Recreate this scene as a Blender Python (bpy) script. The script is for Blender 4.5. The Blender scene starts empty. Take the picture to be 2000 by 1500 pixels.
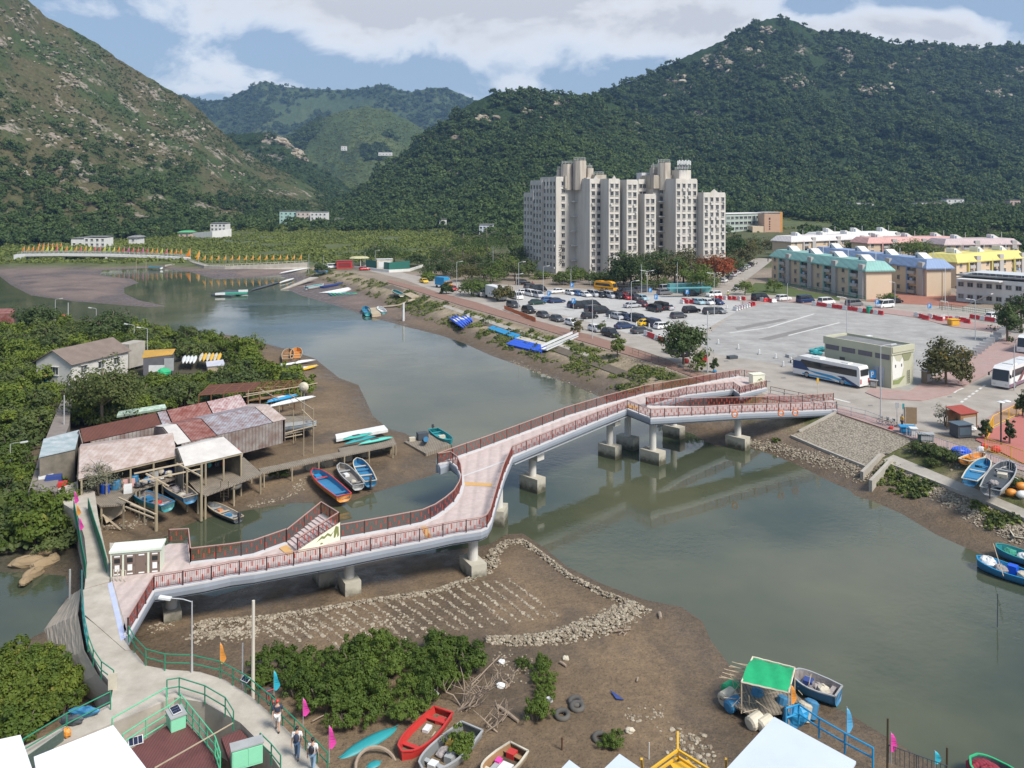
import bpy,bmesh,math,random
import numpy as np
from mathutils import Vector,Matrix
from mathutils.geometry import tessellate_polygon
R=math.radians
SC=bpy.context.scene
COL=SC.collection
random.seed(7)

# ---------------------------------------------------------------- camera (level, with vertical lens shift)
CH,FPX,HY=30.2,1600.0,375.0          # eye height, focal length and horizon of the 2000 x 1500 photograph
cam=bpy.data.cameras.new("camera");camo=bpy.data.objects.new("camera",cam);COL.objects.link(camo)
camo.location=(0,0,CH);camo.rotation_euler=(R(90),0,0)
cam.sensor_width=36;cam.lens=36*FPX/2000;cam.shift_y=-(750 - HY)/2000
cam.clip_start=.5;cam.clip_end=30000
SC.camera=camo
SC.view_settings.view_transform='Standard';SC.view_settings.look='None'
SC.view_settings.exposure=0.18;SC.view_settings.gamma=1.0
SC.cycles.max_bounces=6;SC.cycles.diffuse_bounces=2;SC.cycles.glossy_bounces=2
SC.cycles.transmission_bounces=2;SC.cycles.transparent_max_bounces=4;SC.cycles.volume_bounces=0

def P(px,py,z=0.):                        # the point of height z seen at a pixel of the photograph
    d=FPX*(CH - z)/(py - HY)
    return Vector(((px - 1000)*d/FPX,d,z))
def PD(px,py,d):                          # the point at distance d
    return Vector(((px - 1000)*d/FPX,d,CH - (py - HY)*d/FPX))

# ---------------------------------------------------------------- shader helpers
class NT:
    def __init__(s,nt): s.nt=nt;s.nt.nodes.clear()
    def n(s,t,ins=None,**at):
        nd=s.nt.nodes.new(t)
        for k,v in at.items(): setattr(nd,k,v)
        for k,v in (ins or {}).items():
            if isinstance(v,bpy.types.NodeSocket): s.nt.links.new(v,nd.inputs[k])
            else: nd.inputs[k].default_value=v
        return nd
    def m(s,op,a,b=0.,c=None,clamp=False):
        i={0: a,1: b}
        if c is not None: i[2]=c
        return s.n('ShaderNodeMath',i,operation=op,use_clamp=clamp).outputs[0]
    def mix(s,f,a,b,bt='MIX'):
        nd=s.n('ShaderNodeMix',{0: f},data_type='RGBA',blend_type=bt)
        for k,v in ((6,a),(7,b)):
            if isinstance(v,bpy.types.NodeSocket): s.nt.links.new(v,nd.inputs[k])
            else: nd.inputs[k].default_value=(*v[:3],1)
        return nd.outputs[2]
    def ramp(s,f,*stops):
        nd=s.n('ShaderNodeValToRGB',{0: f});e=nd.color_ramp.elements
        while len(e) < len(stops): e.new(.5)
        for q,(p,c) in zip(e,stops):
            q.position=p;q.color=(c,c,c,1) if isinstance(c,(int,float)) else (*c,1)
        return nd.outputs[0]
    def noise(s,vec,scale,detail=4,rough=.55,out=0,dist=0.):
        return s.n('ShaderNodeTexNoise',{'Vector': vec,'Scale': scale,'Detail': detail,'Roughness': rough,'Distortion': dist}).outputs[out]
    def out(s,sh): s.nt.links.new(sh,s.n('ShaderNodeOutputMaterial').inputs[0])

# ---------------------------------------------------------------- sky: daylight sky with broken cloud
SUN=Vector((.62,-.55,.95)).normalized()
w=bpy.data.worlds.new("World");SC.world=w;w.use_nodes=True
g=NT(w.node_tree)
sky=g.n('ShaderNodeTexSky',sky_type='NISHITA',sun_disc=False,sun_elevation=math.asin(SUN.z),
          sun_rotation=math.atan2(SUN.x,SUN.y),altitude=50,air_density=1.0,dust_density=1.6,ozone_density=1.6)
dirv=g.n('ShaderNodeTexCoord').outputs['Generated']
sx=g.n('ShaderNodeSeparateXYZ',{0: dirv})
dx,dy,dz=sx.outputs
zz=g.m('ADD',g.m('MAXIMUM',dz,0.),.10)
pl=g.n('ShaderNodeCombineXYZ',{0: g.m('DIVIDE',dx,zz),1: g.m('DIVIDE',dy,zz),2: 0.}).outputs[0]
ry=g.m('MAXIMUM',dy,.02)
U=g.m('DIVIDE',dx,ry);V=g.m('DIVIDE',dz,ry)
front=g.m('GREATER_THAN',dy,.03)
def blob(px,py,sxp,syp,amp):            # a cloud bank in a compass direction
    a=g.m('DIVIDE',g.m('SUBTRACT',U,(px - 1000)/FPX),sxp/FPX)
    b=g.m('DIVIDE',g.m('SUBTRACT',V,(HY - py)/FPX),syp/FPX)
    r=g.m('ADD',g.m('MULTIPLY',a,a),g.m('MULTIPLY',b,b))
    return g.m('MULTIPLY',g.m('POWER',2.718,g.m('MULTIPLY',r,-1.)),amp)
BL=[(430,10,210,42,.42),(700,92,80,45,.55),(640,30,200,40,.3),(1000,20,230,85,.6),(1240,60,170,75,.5),(1440,40,110,85,.55),
      (1545,45,120,40,.5),(1740,52,110,42,.6),(1900,62,120,45,.55),(375,178,50,14,.5),(1010,162,40,14,.3),
      (560,112,160,34,-.4),(250,90,120,75,-.45),(1590,8,110,22,-.5),(1850,5,180,22,-.5),(1080,150,140,30,-.2),(820,150,120,40,-.25),
      (900,-45,300,95,1.1),(600,-110,160,60,.35),(1040,-215,420,65,-.55),(1350,-470,900,180,.5),(1500,-60,200,60,.3)]
bsum=0.
for b in BL: bsum=g.m('ADD',blob(*b),bsum)
bsum=g.m('MULTIPLY',bsum,front)
n1=g.noise(pl,.55,8,.55,dist=.35)
uv=g.n('ShaderNodeCombineXYZ',{0: U,1: g.m('MULTIPLY',V,1.7),2: 0.}).outputs[0]
n2=g.noise(uv,6.5,9,.58,dist=.3)
nz=g.mix(g.m('MULTIPLY',front,g.ramp(V,(.22,1.),(.42,0.))),n1,n2)
dens=g.m('ADD',g.m('MULTIPLY_ADD',g.n('ShaderNodeSeparateColor',{0: nz}).outputs[0],2.1,-.55),g.m('MULTIPLY',bsum,.62))
up=g.m('SUBTRACT',0.,g.ramp(V,(.27,0.),(.45,.10)))
dens=g.m('ADD',dens,up)
cov=g.ramp(dens,(.45,0.),(.66,.5),(1.0,1.))
thick=g.ramp(g.m('SUBTRACT',dens,g.m('MULTIPLY',g.noise(uv,3.2,5,.5),.35)),(.46,1.),(.92,0.))
ccol=g.mix(thick,(6.9,7.1,7.6),(13.5,13.3,13.1))
skyc=g.mix(1.0,g.mix(.40,sky.outputs[0],(5.8,7.6,10.2)),(1.,1.,1.),'MULTIPLY')
fin=g.mix(g.m('MULTIPLY',cov,.93),skyc,ccol)
bg=g.n('ShaderNodeBackground',{0: fin,1: .085})
g.nt.links.new(bg.outputs[0],g.n('ShaderNodeOutputWorld').inputs[0])

sl=bpy.data.lights.new("sun",'SUN');so=bpy.data.objects.new("sun",sl);COL.objects.link(so)
sl.energy=4.6;sl.angle=R(16);sl.color=(1.,.95,.88)
so.rotation_euler=SUN.to_track_quat('Z','Y').to_euler()

# ---------------------------------------------------------------- materials
MATS={}
def mat(key,col=(.5,.5,.5),rough=.75,var=.12,sc=1.2,metal=0.,bump=0.,bsc=8.,dirt=0.,dcol=(.10,.085,.06),dsc=.6,spec=.4,lines=None,coord='Object',stretch=None):
    if key in MATS: return MATS[key]
    m=bpy.data.materials.new(key);m.use_nodes=True;g=NT(m.node_tree)
    co=g.n('ShaderNodeTexCoord').outputs['Object'] if coord == 'Object' else g.n('ShaderNodeNewGeometry').outputs['Position']
    if stretch: co=g.n('ShaderNodeVectorMath',{0: co,1: stretch},operation='MULTIPLY').outputs[0]
    nz=g.noise(co,sc,5,.6)
    c=g.mix(nz,[x*(1 - 2*var) for x in col],[min(x*(1+2*var),.95) for x in col])
    if dirt:
        d=g.ramp(g.noise(co,dsc,6,.65),(.5 - dirt*.25,0.),(.75 - dirt*.15,1.))
        c=g.mix(g.m('MULTIPLY',d,min(1.,dirt)),c,dcol)
    ins={'Roughness': rough,'Metallic': metal,'Specular IOR Level': spec}
    h=None
    if lines:                               # ribs or boards: axis, spacing in metres, darkness of the grooves
        ax,sp,dk=lines
        wv=g.n('ShaderNodeTexWave',{'Vector': co,'Scale': .314/sp,'Distortion': 0.},wave_type='BANDS',bands_direction=ax,wave_profile='SIN').outputs[1]
        h=wv;c=g.mix(g.m('MULTIPLY',g.ramp(wv,(0.,1.),(.35,0.)),dk),c,(.03,.025,.02))
    if bump:
        nb=g.noise(co,bsc,4,.6)
        h=nb if h is None else g.m('ADD',g.m('MULTIPLY',h,2.),nb)
    b=g.n('ShaderNodeBsdfPrincipled',{'Base Color': c,**ins})
    if h is not None:
        bn=g.n('ShaderNodeBump',{'Height': h,'Strength': max(bump,.25),'Distance': .05})
        g.nt.links.new(bn.outputs[0],b.inputs['Normal'])
    g.out(b.outputs[0]);MATS[key]=m
    return m
def paint(name,col,rough=.45,dirt=.0): return mat(name,col,rough,.05,2.,dirt=dirt,spec=.5)

# ---------------------------------------------------------------- numpy noise and distances
def _h(ix,iy,s): 
    v=np.sin(ix*127.1+iy*311.7+s*74.7)*43758.5453
    return v - np.floor(v)
def vnoise(x,y,s=0):
    ix,iy=np.floor(x),np.floor(y);fx,fy=x - ix,y - iy
    fx=fx*fx*(3 - 2*fx);fy=fy*fy*(3 - 2*fy)
    a,b,c,d=_h(ix,iy,s),_h(ix+1,iy,s),_h(ix,iy+1,s),_h(ix+1,iy+1,s)
    return a+(b - a)*fx+(c - a)*fy+(a - b - c+d)*fx*fy
def fbm(x,y,o=4,s=0):
    t=0;a=.5
    for k in range(o): t=t+a*vnoise(x,y,s+k);x=x*2.03+11.3;y=y*2.03 - 7.1;a *= .5
    return t
def sdist(poly,X,Y):                      # signed distance to a polygon, negative inside
    best=np.full(X.shape,1e18);ins=np.zeros(X.shape,bool);n=len(poly)
    for i in range(n):
        ax,ay=poly[i];bx,by=poly[(i+1) % n]
        ex,ey=bx - ax,by - ay;wx,wy=X - ax,Y - ay
        t=np.clip((wx*ex+wy*ey)/(ex*ex+ey*ey+1e-12),0,1)
        best=np.minimum(best,(wx - ex*t) ** 2+(wy - ey*t) ** 2)
        if ay != by: ins ^= ((ay > Y) != (by > Y)) & (X < ex*(Y - ay)/(by - ay)+ax)
    d=np.sqrt(best)
    return np.where(ins,-d,d)
def sstep(a,b,x):
    t=np.clip((x - a)/(b - a),0,1);return t*t*(3 - 2*t)

# ---------------------------------------------------------------- mesh builder
class MB:
    def __init__(s,M=None): s.v=[];s.f=[];s.mi=[];s.M=M;s.c=0
    def add(s,vs,fs,mi=None):
        o=len(s.v)
        s.v+=[s.M @ Vector(p) for p in vs] if s.M is not None else [Vector(p) for p in vs]
        s.f+=[[i+o for i in q] for q in fs];s.mi+=[s.c if mi is None else mi]*len(fs);return s
    def box(s,c,d,rz=0.,mi=None,T=None,taper=1.):
        x,y,z=d[0]/2,d[1]/2,d[2]/2
        M=Matrix.Translation(Vector(c)) @ (T if T is not None else Matrix.Rotation(rz,4,'Z'))
        vs=[M @ Vector(p) for p in ((-x,-y,-z),(x,-y,-z),(x,y,-z),(-x,y,-z),(-x*taper,-y*taper,z),(x*taper,-y*taper,z),(x*taper,y*taper,z),(-x*taper,y*taper,z))]
        return s.add(vs,[(0,3,2,1),(4,5,6,7),(0,1,5,4),(1,2,6,5),(2,3,7,6),(3,0,4,7)],mi)
    def bar(s,a,b,w,h,mi=None):        # rectangular bar from a to b
        a,b=Vector(a),Vector(b);t=(b - a)
        if t.length < 1e-6: return s
        t.normalize();up=Vector((0,0,1)) if abs(t.z) < .95 else Vector((0,1,0))
        sd=t.cross(up).normalized();u=sd.cross(t)
        vs=[p+sd*i*w/2+u*j*h/2 for p in (a,b) for i,j in ((-1,-1),(1,-1),(1,1),(-1,1))]
        return s.add(vs,[(3,2,1,0),(4,5,6,7),(0,1,5,4),(1,2,6,5),(2,3,7,6),(3,0,4,7)],mi)
    def tube(s,pts,r,n=8,mi=None,cap=True):
        pts=[Vector(p) for p in pts];rs=r if isinstance(r,(list,tuple)) else [r]*len(pts);vs=[]
        for i,p in enumerate(pts):
            t=(pts[min(i+1,len(pts) - 1)] - pts[max(i - 1,0)]).normalized()
            up=Vector((0,0,1)) if abs(t.z) < .9 else Vector((0,1,0))
            a=t.cross(up).normalized();b=a.cross(t)
            vs+=[p+(a*math.cos(k*2*math.pi/n)+b*math.sin(k*2*math.pi/n))*rs[i] for k in range(n)]
        fs=[(i*n+k,i*n+(k+1) % n,(i+1)*n+(k+1) % n,(i+1)*n+k) for i in range(len(pts) - 1) for k in range(n)]
        if cap: fs+=[tuple(range(n))[::-1],tuple((len(pts) - 1)*n+k for k in range(n))]
        return s.add(vs,fs,mi)
    def prism(s,poly,z0,z1,mi=None,zs=None):   # closed outline (x, y) extruded from z0 to z1
        n=len(poly);A=sum(poly[i][0]*poly[(i+1) % n][1] - poly[(i+1) % n][0]*poly[i][1] for i in range(n))
        if A < 0: poly=poly[::-1];zs=zs[::-1] if zs else None
        zt=zs or [z1]*n
        tri=tessellate_polygon([[Vector((p[0],p[1],0)) for p in poly]])
        vs=[(p[0],p[1],zt[i] - (z1 - z0)) for i,p in enumerate(poly)]+[(p[0],p[1],zt[i]) for i,p in enumerate(poly)]
        fs=[]
        for t in tri:
            a,b,c=[Vector((poly[i][0],poly[i][1])) for i in t]
            if (b - a).cross(c - a) < 0: t=t[::-1]
            fs+=[tuple(i+n for i in t),tuple(t[::-1])]
        fs+=[(i,(i+1) % n,(i+1) % n+n,i+n) for i in range(n)]
        return s.add(vs,fs,mi)
    def sheet(s,pts,mi=None):             # flat or folded outline of 3-D points, facing up
        tri=tessellate_polygon([[Vector((p[0],p[1],0)) for p in pts]]);fs=[]
        for t in tri:
            a,b,c=[Vector((pts[i][0],pts[i][1])) for i in t]
            fs.append(tuple(t) if (b - a).cross(c - a) > 0 else tuple(t[::-1]))
        return s.add(pts,fs,mi)
    def plate(s,q,th,mi=None):           # four corners, thickness th below
        q=[Vector(p) for p in q];nn=(q[2] - q[0]).cross(q[3] - q[1]).normalized()
        if nn.z < 0: nn=-nn;q=q[::-1]
        lo=[p - nn*th for p in q]
        return s.add(lo+q,[(3,2,1,0),(4,5,6,7),(0,1,5,4),(1,2,6,5),(2,3,7,6),(3,0,4,7)],mi)
    def quad(s,a,b,c,d,mi=None): return s.add([a,b,c,d],[(0,1,2,3)],mi)
    def ball(s,c,r,sc=(1,1,1),nu=10,nv=7,mi=None,jit=0.,rnd=random):
        vs=[];c=Vector(c)
        for j in range(nv+1):
            th=math.pi*j/nv
            for i in range(nu):
                ph=2*math.pi*i/nu;k=r*(1+rnd.uniform(-jit,jit))
                vs.append(c+Vector((math.sin(th)*math.cos(ph)*sc[0]*k,math.sin(th)*math.sin(ph)*sc[1]*k,math.cos(th)*sc[2]*k)))
        fs=[(j*nu+i,(j+1)*nu+i,(j+1)*nu+(i+1) % nu,j*nu+(i+1) % nu) for j in range(nv) for i in range(nu)]
        return s.add(vs,fs,mi)
    def torus(s,c,R0,r,n=18,k=8,T=None,mi=None):
        vs=[];T=T or Matrix.Identity(4)
        for i in range(n):
            a=2*math.pi*i/n
            for j in range(k):
                b=2*math.pi*j/k;q=R0+r*math.cos(b)
                vs.append(Vector(c)+(T @ Vector((q*math.cos(a),q*math.sin(a),r*math.sin(b)))))
        return s.add(vs,[(i*k+j,((i+1) % n)*k+j,((i+1) % n)*k+(j+1) % k,i*k+(j+1) % k) for i in range(n) for j in range(k)],mi)
    def sweep(s,pts,prof,side=1,mi=None):       # profile [(outward, dz)] along a polyline; outward is right of travel times side
        pts=[Vector(p) for p in pts];n=len(prof);vs=[]
        for i,p in enumerate(pts):
            ds=[]
            if i: ds.append((pts[i] - pts[i - 1]).xy.normalized())
            if i < len(pts) - 1: ds.append((pts[i+1] - pts[i]).xy.normalized())
            ns=[Vector((d.y,-d.x)) for d in ds];nn=ns[0] if len(ns) == 1 else (ns[0]+ns[1]).normalized()
            k=1/max(.5,nn.dot(ns[0]));nn=nn*side*k
            vs+=[Vector((p.x+nn.x*o,p.y+nn.y*o,p.z+dz)) for o,dz in prof]
        fs=[(i*n+k,i*n+(k+1) % n,(i+1)*n+(k+1) % n,(i+1)*n+k) for i in range(len(pts) - 1) for k in range(n)]
        fs+=[tuple(range(n)),tuple((len(pts) - 1)*n+k for k in range(n))[::-1]]
        return s.add(vs,fs,mi)
    def build(s,name,mats,parent=None,smooth=False,at=None):
        me=bpy.data.meshes.new(name);q=parent
        while q is not None and '_o' not in q: q=q.parent
        o0=Vector(at) if at is not None else (q['_o'] if q is not None else Vector((0,0,0)))
        o0=Vector(o0)
        me.from_pydata([v - o0 for v in s.v],[],s.f)
        for m in (mats if isinstance(mats,(list,tuple)) else [mats]): me.materials.append(m)
        if len(me.materials) > 1: me.polygons.foreach_set('material_index',s.mi)
        if smooth: me.polygons.foreach_set('use_smooth',[True]*len(me.polygons))
        me.update()
        o=bpy.data.objects.new(name,me);COL.objects.link(o)
        if parent is not None: o.parent=parent;o.location=(0,0,0)
        else: o.location=o0
        return o
def np_mesh(name,V,Fq,mats,smooth=True):        # big quad mesh from arrays
    me=bpy.data.meshes.new(name);nf,k=Fq.shape
    me.vertices.add(len(V));me.vertices.foreach_set('co',V.astype(np.float32).ravel())
    me.loops.add(nf*k);me.loops.foreach_set('vertex_index',Fq.astype(np.int32).ravel())
    me.polygons.add(nf);me.polygons.foreach_set('loop_start',np.arange(0,nf*k,k,dtype=np.int32))
    me.polygons.foreach_set('use_smooth',np.full(nf,smooth))
    for m in mats: me.materials.append(m)
    me.update(calc_edges=True);return me
def link(name,me,loc=(0,0,0)):
    o=bpy.data.objects.new(name,me);COL.objects.link(o);o.location=loc;return o
def thing(name,label,cat,loc=(0,0,0),group=None):     # an Empty at the thing's base; its parts are built in world space
    o=bpy.data.objects.new(name,None);COL.objects.link(o);o.location=loc;o['_o']=Vector(loc)[:]
    o.empty_display_size=.3
    return tag(o,label,cat,group)
def tag(o,label,cat,group=None):
    o['label']=label;o['category']=cat
    if group: o['group']=group
    return o
def struct(o): o['kind']='structure';return o
def stuff(o,label=None,cat=None):
    o['kind']='stuff'
    if label: o['label']=label
    if cat: o['category']=cat
    return o
def kids(o): return CH_MAP.get(o.name) or [c for c in bpy.data.objects if c.parent == o]
CH_MAP={}
def dup(root,loc,rz=None,label=None,scale=None,group=None):    # copy of a thing with its parts and sub-parts
    if root.name not in CH_MAP:
        CH_MAP[root.name]=[(c,[d for d in bpy.data.objects if d.parent == c]) for c in bpy.data.objects if c.parent == root]
    r=root.copy();COL.objects.link(r);r.location=loc
    if rz is not None: r.rotation_euler=(0,0,rz)
    if scale is not None: r.scale=scale if hasattr(scale,'__len__') else (scale,)*3
    if label: r['label']=label
    if group: r['group']=group
    for c,gs in CH_MAP[root.name]:
        k=c.copy();COL.objects.link(k);k.parent=r
        for d in gs:
            e=d.copy();COL.objects.link(e);e.parent=k
    return r
ORD="first second third fourth fifth sixth seventh eighth ninth tenth eleventh twelfth thirteenth fourteenth fifteenth sixteenth seventeenth eighteenth nineteenth twentieth".split()
def nth(i):
    if i < 20: return ORD[i]
    t={2: 'twenty',3: 'thirty',4: 'forty',5: 'fifty',6: 'sixty',7: 'seventy',8: 'eighty',9: 'ninety'}[(i+1) // 10] if i < 99 else 'hundred'
    u=(i+1) % 10
    return (t[:-1]+'ieth') if u == 0 else t+'-'+ORD[u - 1]
# ================================================================ land and water
WZ=-3.5
def px2(pts,z): return [P(x,y,z).xy[:] for x,y in pts]
W_MAIN=px2([(2300,1290),(2000,1128),(1905,1078),(1830,1045),(1760,1003),(1700,977),(1668,968),(1655,948),(1600,925),(1550,903),(1495,880),(1440,868),(1400,872),(1370,858),(1340,838),(1300,815),(1240,790),(1180,768),(1130,755),(1080,738),(1020,716),(960,695),(900,668),(860,655),(800,640),(740,624),(690,608),(640,592),(590,578),(555,563),(580,548),(612,534),(600,532),(500,542),(420,545),(370,531),(300,523),(200,528),(195,537),(258,545),(271,552),(243,562),(243,573),(270,586),(325,598),(290,600),(200,593),(140,588),(60,577),(20,556),(0,540),(-60,520),(-200,505),
    (-200,560),(-100,640),(100,640),(250,640),(400,650),(460,656),(500,666),(560,682),(615,700),(632,714),(650,728),(662,738),(700,752),(715,782),(728,812),(760,838),(790,846),(840,872),(862,885),(850,900),(858,915),(860,922),(825,935),(770,950),(720,966),(662,988),(612,982),(562,983),(475,998),(440,1005),(400,1012),(345,1033),(318,1052),(322,1090),(345,1125),(380,1160),(420,1165),(470,1150),(560,1122),(640,1102),(760,1090),(860,1078),(930,1068),(958,1062),(990,1043),(1022,1042),(1060,1068),(1110,1108),(1180,1142),(1245,1166),(1262,1172),(1330,1185),(1372,1213),(1388,1250),(1425,1300),(1500,1345),(1600,1370),(1660,1395),(1720,1432),(1800,1480),(1850,1510),(2000,1590)],WZ)
W_POND=px2([(-150,1100),(-50,1105),(0,1118),(60,1118),(128,1125),(135,1160),(88,1232),(40,1257),(0,1277),(-60,1300),(-200,1330)],WZ)
BANK_PX=[(612,521),(690,533),(760,553),(800,567),(900,600),(1000,630),(1100,660),(1200,690),(1290,718),(1380,748),(1440,767),(1500,778),(1560,790),(1635,808),(1720,836),(1790,862),(1890,895),(2000,932),(2300,1040)]
E_BANK=px2(BANK_PX,0)+[(260,60),(1500,300),(1500,900),(60,520),(-20,420)]
def heights(X,Y,micro=True):
    X=np.asarray(X,float);Y=np.asarray(Y,float)
    dW=np.minimum(sdist(W_MAIN,X,Y),sdist(W_POND,X,Y));dP=sdist(E_BANK,X,Y)
    n=fbm(X*.35,Y*.35,3,3) - .44
    mud=WZ+.95*(1 - np.exp(-np.maximum(dW,0)/9))+.10*n*np.clip(dW/3,0,1)
    z=np.where(dW < 0,WZ - np.minimum(1.2,-dW*.12),mud)
    bank=np.where(dP < 0,0,-.28*dP - .12*n*np.clip(dP,0,1))
    z=np.maximum(z,bank)
    N=sstep(345,425,Y)*sstep(3,15,dW)*(dP > 0)
    z=z+(-.8 - z)*N
    z=z+14*sstep(370,760,Y)*sstep(-70,160,X)+4*sstep(520,760,Y)*(1 - sstep(-70,160,X))
    if micro: z=z+.03*(vnoise(X*3,Y*3,9) - .5)*np.clip(dW,0,1)*(dP > 0)
    return z,dW,dP
def gz(x,y): return float(heights(np.array([x]),np.array([y]),False)[0][0])
def PG(px,py,up=0.):                      # the spot on the ground seen at a pixel
    z=-1.5
    for _ in range(40):
        p=P(px,py,z);z2=gz(p.x,p.y)
        z+=(z2 - z)*.5
    p=P(px,py,z);p.z=z+up;return p

ys=np.concatenate([[2,10,18,26],np.geomspace(31,780,640),np.geomspace(790,3400,40)])
ts=np.linspace(-1.05,1.05,560)
Yg,Tg=np.meshgrid(ys,ts,indexing='ij');Xg=Yg*Tg
Xg[:4]=np.linspace(-40,40,560)[None,:]
Zg,dWg,dPg=heights(Xg,Yg)
f1=fbm(Xg*.22,Yg*.22,5,1);f2=fbm(Xg*.9,Yg*.9,4,5);f3=fbm(Xg*.05,Yg*.05,4,8)
def c3(r,g_,b): return np.array([r,g_,b])[None,None,:]
def lerp3(A,B,t): return A+(B - A)*t[...,None]
colg=c3(.165,.118,.072)*(.62+.75*f1[...,None])
colg=lerp3(colg,c3(.17,.130,.112)*(.7+.6*f1[...,None]),sstep(190,250,Yg))
wet=np.clip(1 - dWg/5+(f1 - .5)*1.2,0,1)*(dPg > 1)
wet=np.maximum(wet,sstep(.47,.60,f3)*sstep(190,240,Yg)*.8*(dPg > 3))
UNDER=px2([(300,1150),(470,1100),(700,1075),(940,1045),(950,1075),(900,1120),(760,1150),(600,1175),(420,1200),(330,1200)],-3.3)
wet=np.maximum(wet,sstep(.47,.56,fbm(Xg*.16+3,Yg*.10,4,17))*.7*(dPg > 8)*(Yg < 140))
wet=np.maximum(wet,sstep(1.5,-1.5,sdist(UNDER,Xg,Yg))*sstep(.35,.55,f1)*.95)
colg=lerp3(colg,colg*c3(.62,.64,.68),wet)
slope=sstep(.02,.5,dPg)*sstep(13,10,dPg)*sstep(-3.0,-2.5,Zg)
gr=sstep(.40,.56,f1+.25*(f2 - .5))*sstep(.30,.46,f3+.1)
bank=lerp3(c3(.30,.245,.17)*(.6+.8*f2[...,None]),c3(.085,.095,.028)*(.55+.9*f2[...,None]),gr)
bank=lerp3(bank,c3(.15,.115,.085)*(.7+.6*f2[...,None]),sstep(-1.3,-2.4,Zg))
colg=lerp3(colg,bank,slope)
plat=lerp3(c3(.25,.205,.16)*(.75+.5*f1[...,None]),c3(.075,.085,.03)*(.6+.8*f1[...,None]),sstep(300,330,Yg+40*(f3 - .5)))
colg=lerp3(colg,plat,sstep(.3,-.3,dPg))
marsh=sstep(345,370,Yg)*sstep(2,9,dWg)*sstep(0,4,dPg)
colg=lerp3(colg,c3(.080,.098,.028)*(.5+1.0*f1[...,None]),marsh)
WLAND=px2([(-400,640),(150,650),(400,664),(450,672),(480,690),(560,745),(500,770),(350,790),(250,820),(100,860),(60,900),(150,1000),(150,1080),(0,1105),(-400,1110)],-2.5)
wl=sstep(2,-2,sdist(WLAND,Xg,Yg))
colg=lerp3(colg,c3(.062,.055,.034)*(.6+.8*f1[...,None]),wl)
colg=np.clip(colg,.01,.8)
V=np.stack([Xg,Yg,Zg],-1).reshape(-1,3)
nr,nc=Xg.shape
ii=(np.arange(nr - 1)[:,None]*nc+np.arange(nc - 1)[None,:]).ravel()
GF=np.stack([ii,ii+1,ii+nc+1,ii+nc],-1)
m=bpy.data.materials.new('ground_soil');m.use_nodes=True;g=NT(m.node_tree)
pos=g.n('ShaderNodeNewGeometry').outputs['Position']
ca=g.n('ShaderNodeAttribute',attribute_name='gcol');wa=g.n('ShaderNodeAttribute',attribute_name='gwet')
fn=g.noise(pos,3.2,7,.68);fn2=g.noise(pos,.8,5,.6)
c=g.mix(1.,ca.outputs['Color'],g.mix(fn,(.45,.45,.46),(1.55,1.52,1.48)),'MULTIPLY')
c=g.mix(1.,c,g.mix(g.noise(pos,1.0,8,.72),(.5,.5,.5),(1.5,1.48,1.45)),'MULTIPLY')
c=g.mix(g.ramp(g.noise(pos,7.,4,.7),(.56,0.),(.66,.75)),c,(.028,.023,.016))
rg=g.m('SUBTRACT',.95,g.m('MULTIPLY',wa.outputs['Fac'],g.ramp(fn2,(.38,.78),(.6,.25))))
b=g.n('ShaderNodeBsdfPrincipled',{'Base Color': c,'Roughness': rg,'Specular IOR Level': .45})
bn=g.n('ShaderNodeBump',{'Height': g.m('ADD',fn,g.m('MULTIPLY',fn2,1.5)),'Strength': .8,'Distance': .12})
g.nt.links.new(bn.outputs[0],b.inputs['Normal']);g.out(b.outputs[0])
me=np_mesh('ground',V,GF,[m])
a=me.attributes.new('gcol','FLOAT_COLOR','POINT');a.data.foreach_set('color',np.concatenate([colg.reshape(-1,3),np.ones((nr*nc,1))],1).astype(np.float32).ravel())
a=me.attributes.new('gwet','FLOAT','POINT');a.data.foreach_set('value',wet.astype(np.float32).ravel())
struct(link('ground',me))

# water: one sheet over the whole river at low tide
m=bpy.data.materials.new('river_water');m.use_nodes=True;g=NT(m.node_tree)
pos=g.n('ShaderNodeNewGeometry').outputs['Position']
mu=g.noise(pos,.06,5,.55)
c=g.mix(g.ramp(mu,(.35,0.),(.65,1.)),(.042,.055,.034),(.090,.094,.054))
rip=g.noise(pos,1.6,3,.55);rip2=g.noise(pos,.22,3,.5)
patch=g.ramp(g.noise(pos,.035,3,.5),(.45,.15),(.62,1.))
h=g.m('ADD',g.m('MULTIPLY',rip,g.m('MULTIPLY',patch,.035)),g.m('MULTIPLY',rip2,.03))
bn=g.n('ShaderNodeBump',{'Height': h,'Strength': .55,'Distance': 1.})
b=g.n('ShaderNodeBsdfPrincipled',{'Base Color': c,'Roughness': .035,'IOR': 1.33,'Specular IOR Level': .95,'Normal': bn.outputs[0]})
g.out(b.outputs[0])
mb=MB();mb.quad((-420,20,WZ),(300,20,WZ),(300,420,WZ),(-420,420,WZ))
struct(mb.build('river_water',m))

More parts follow.
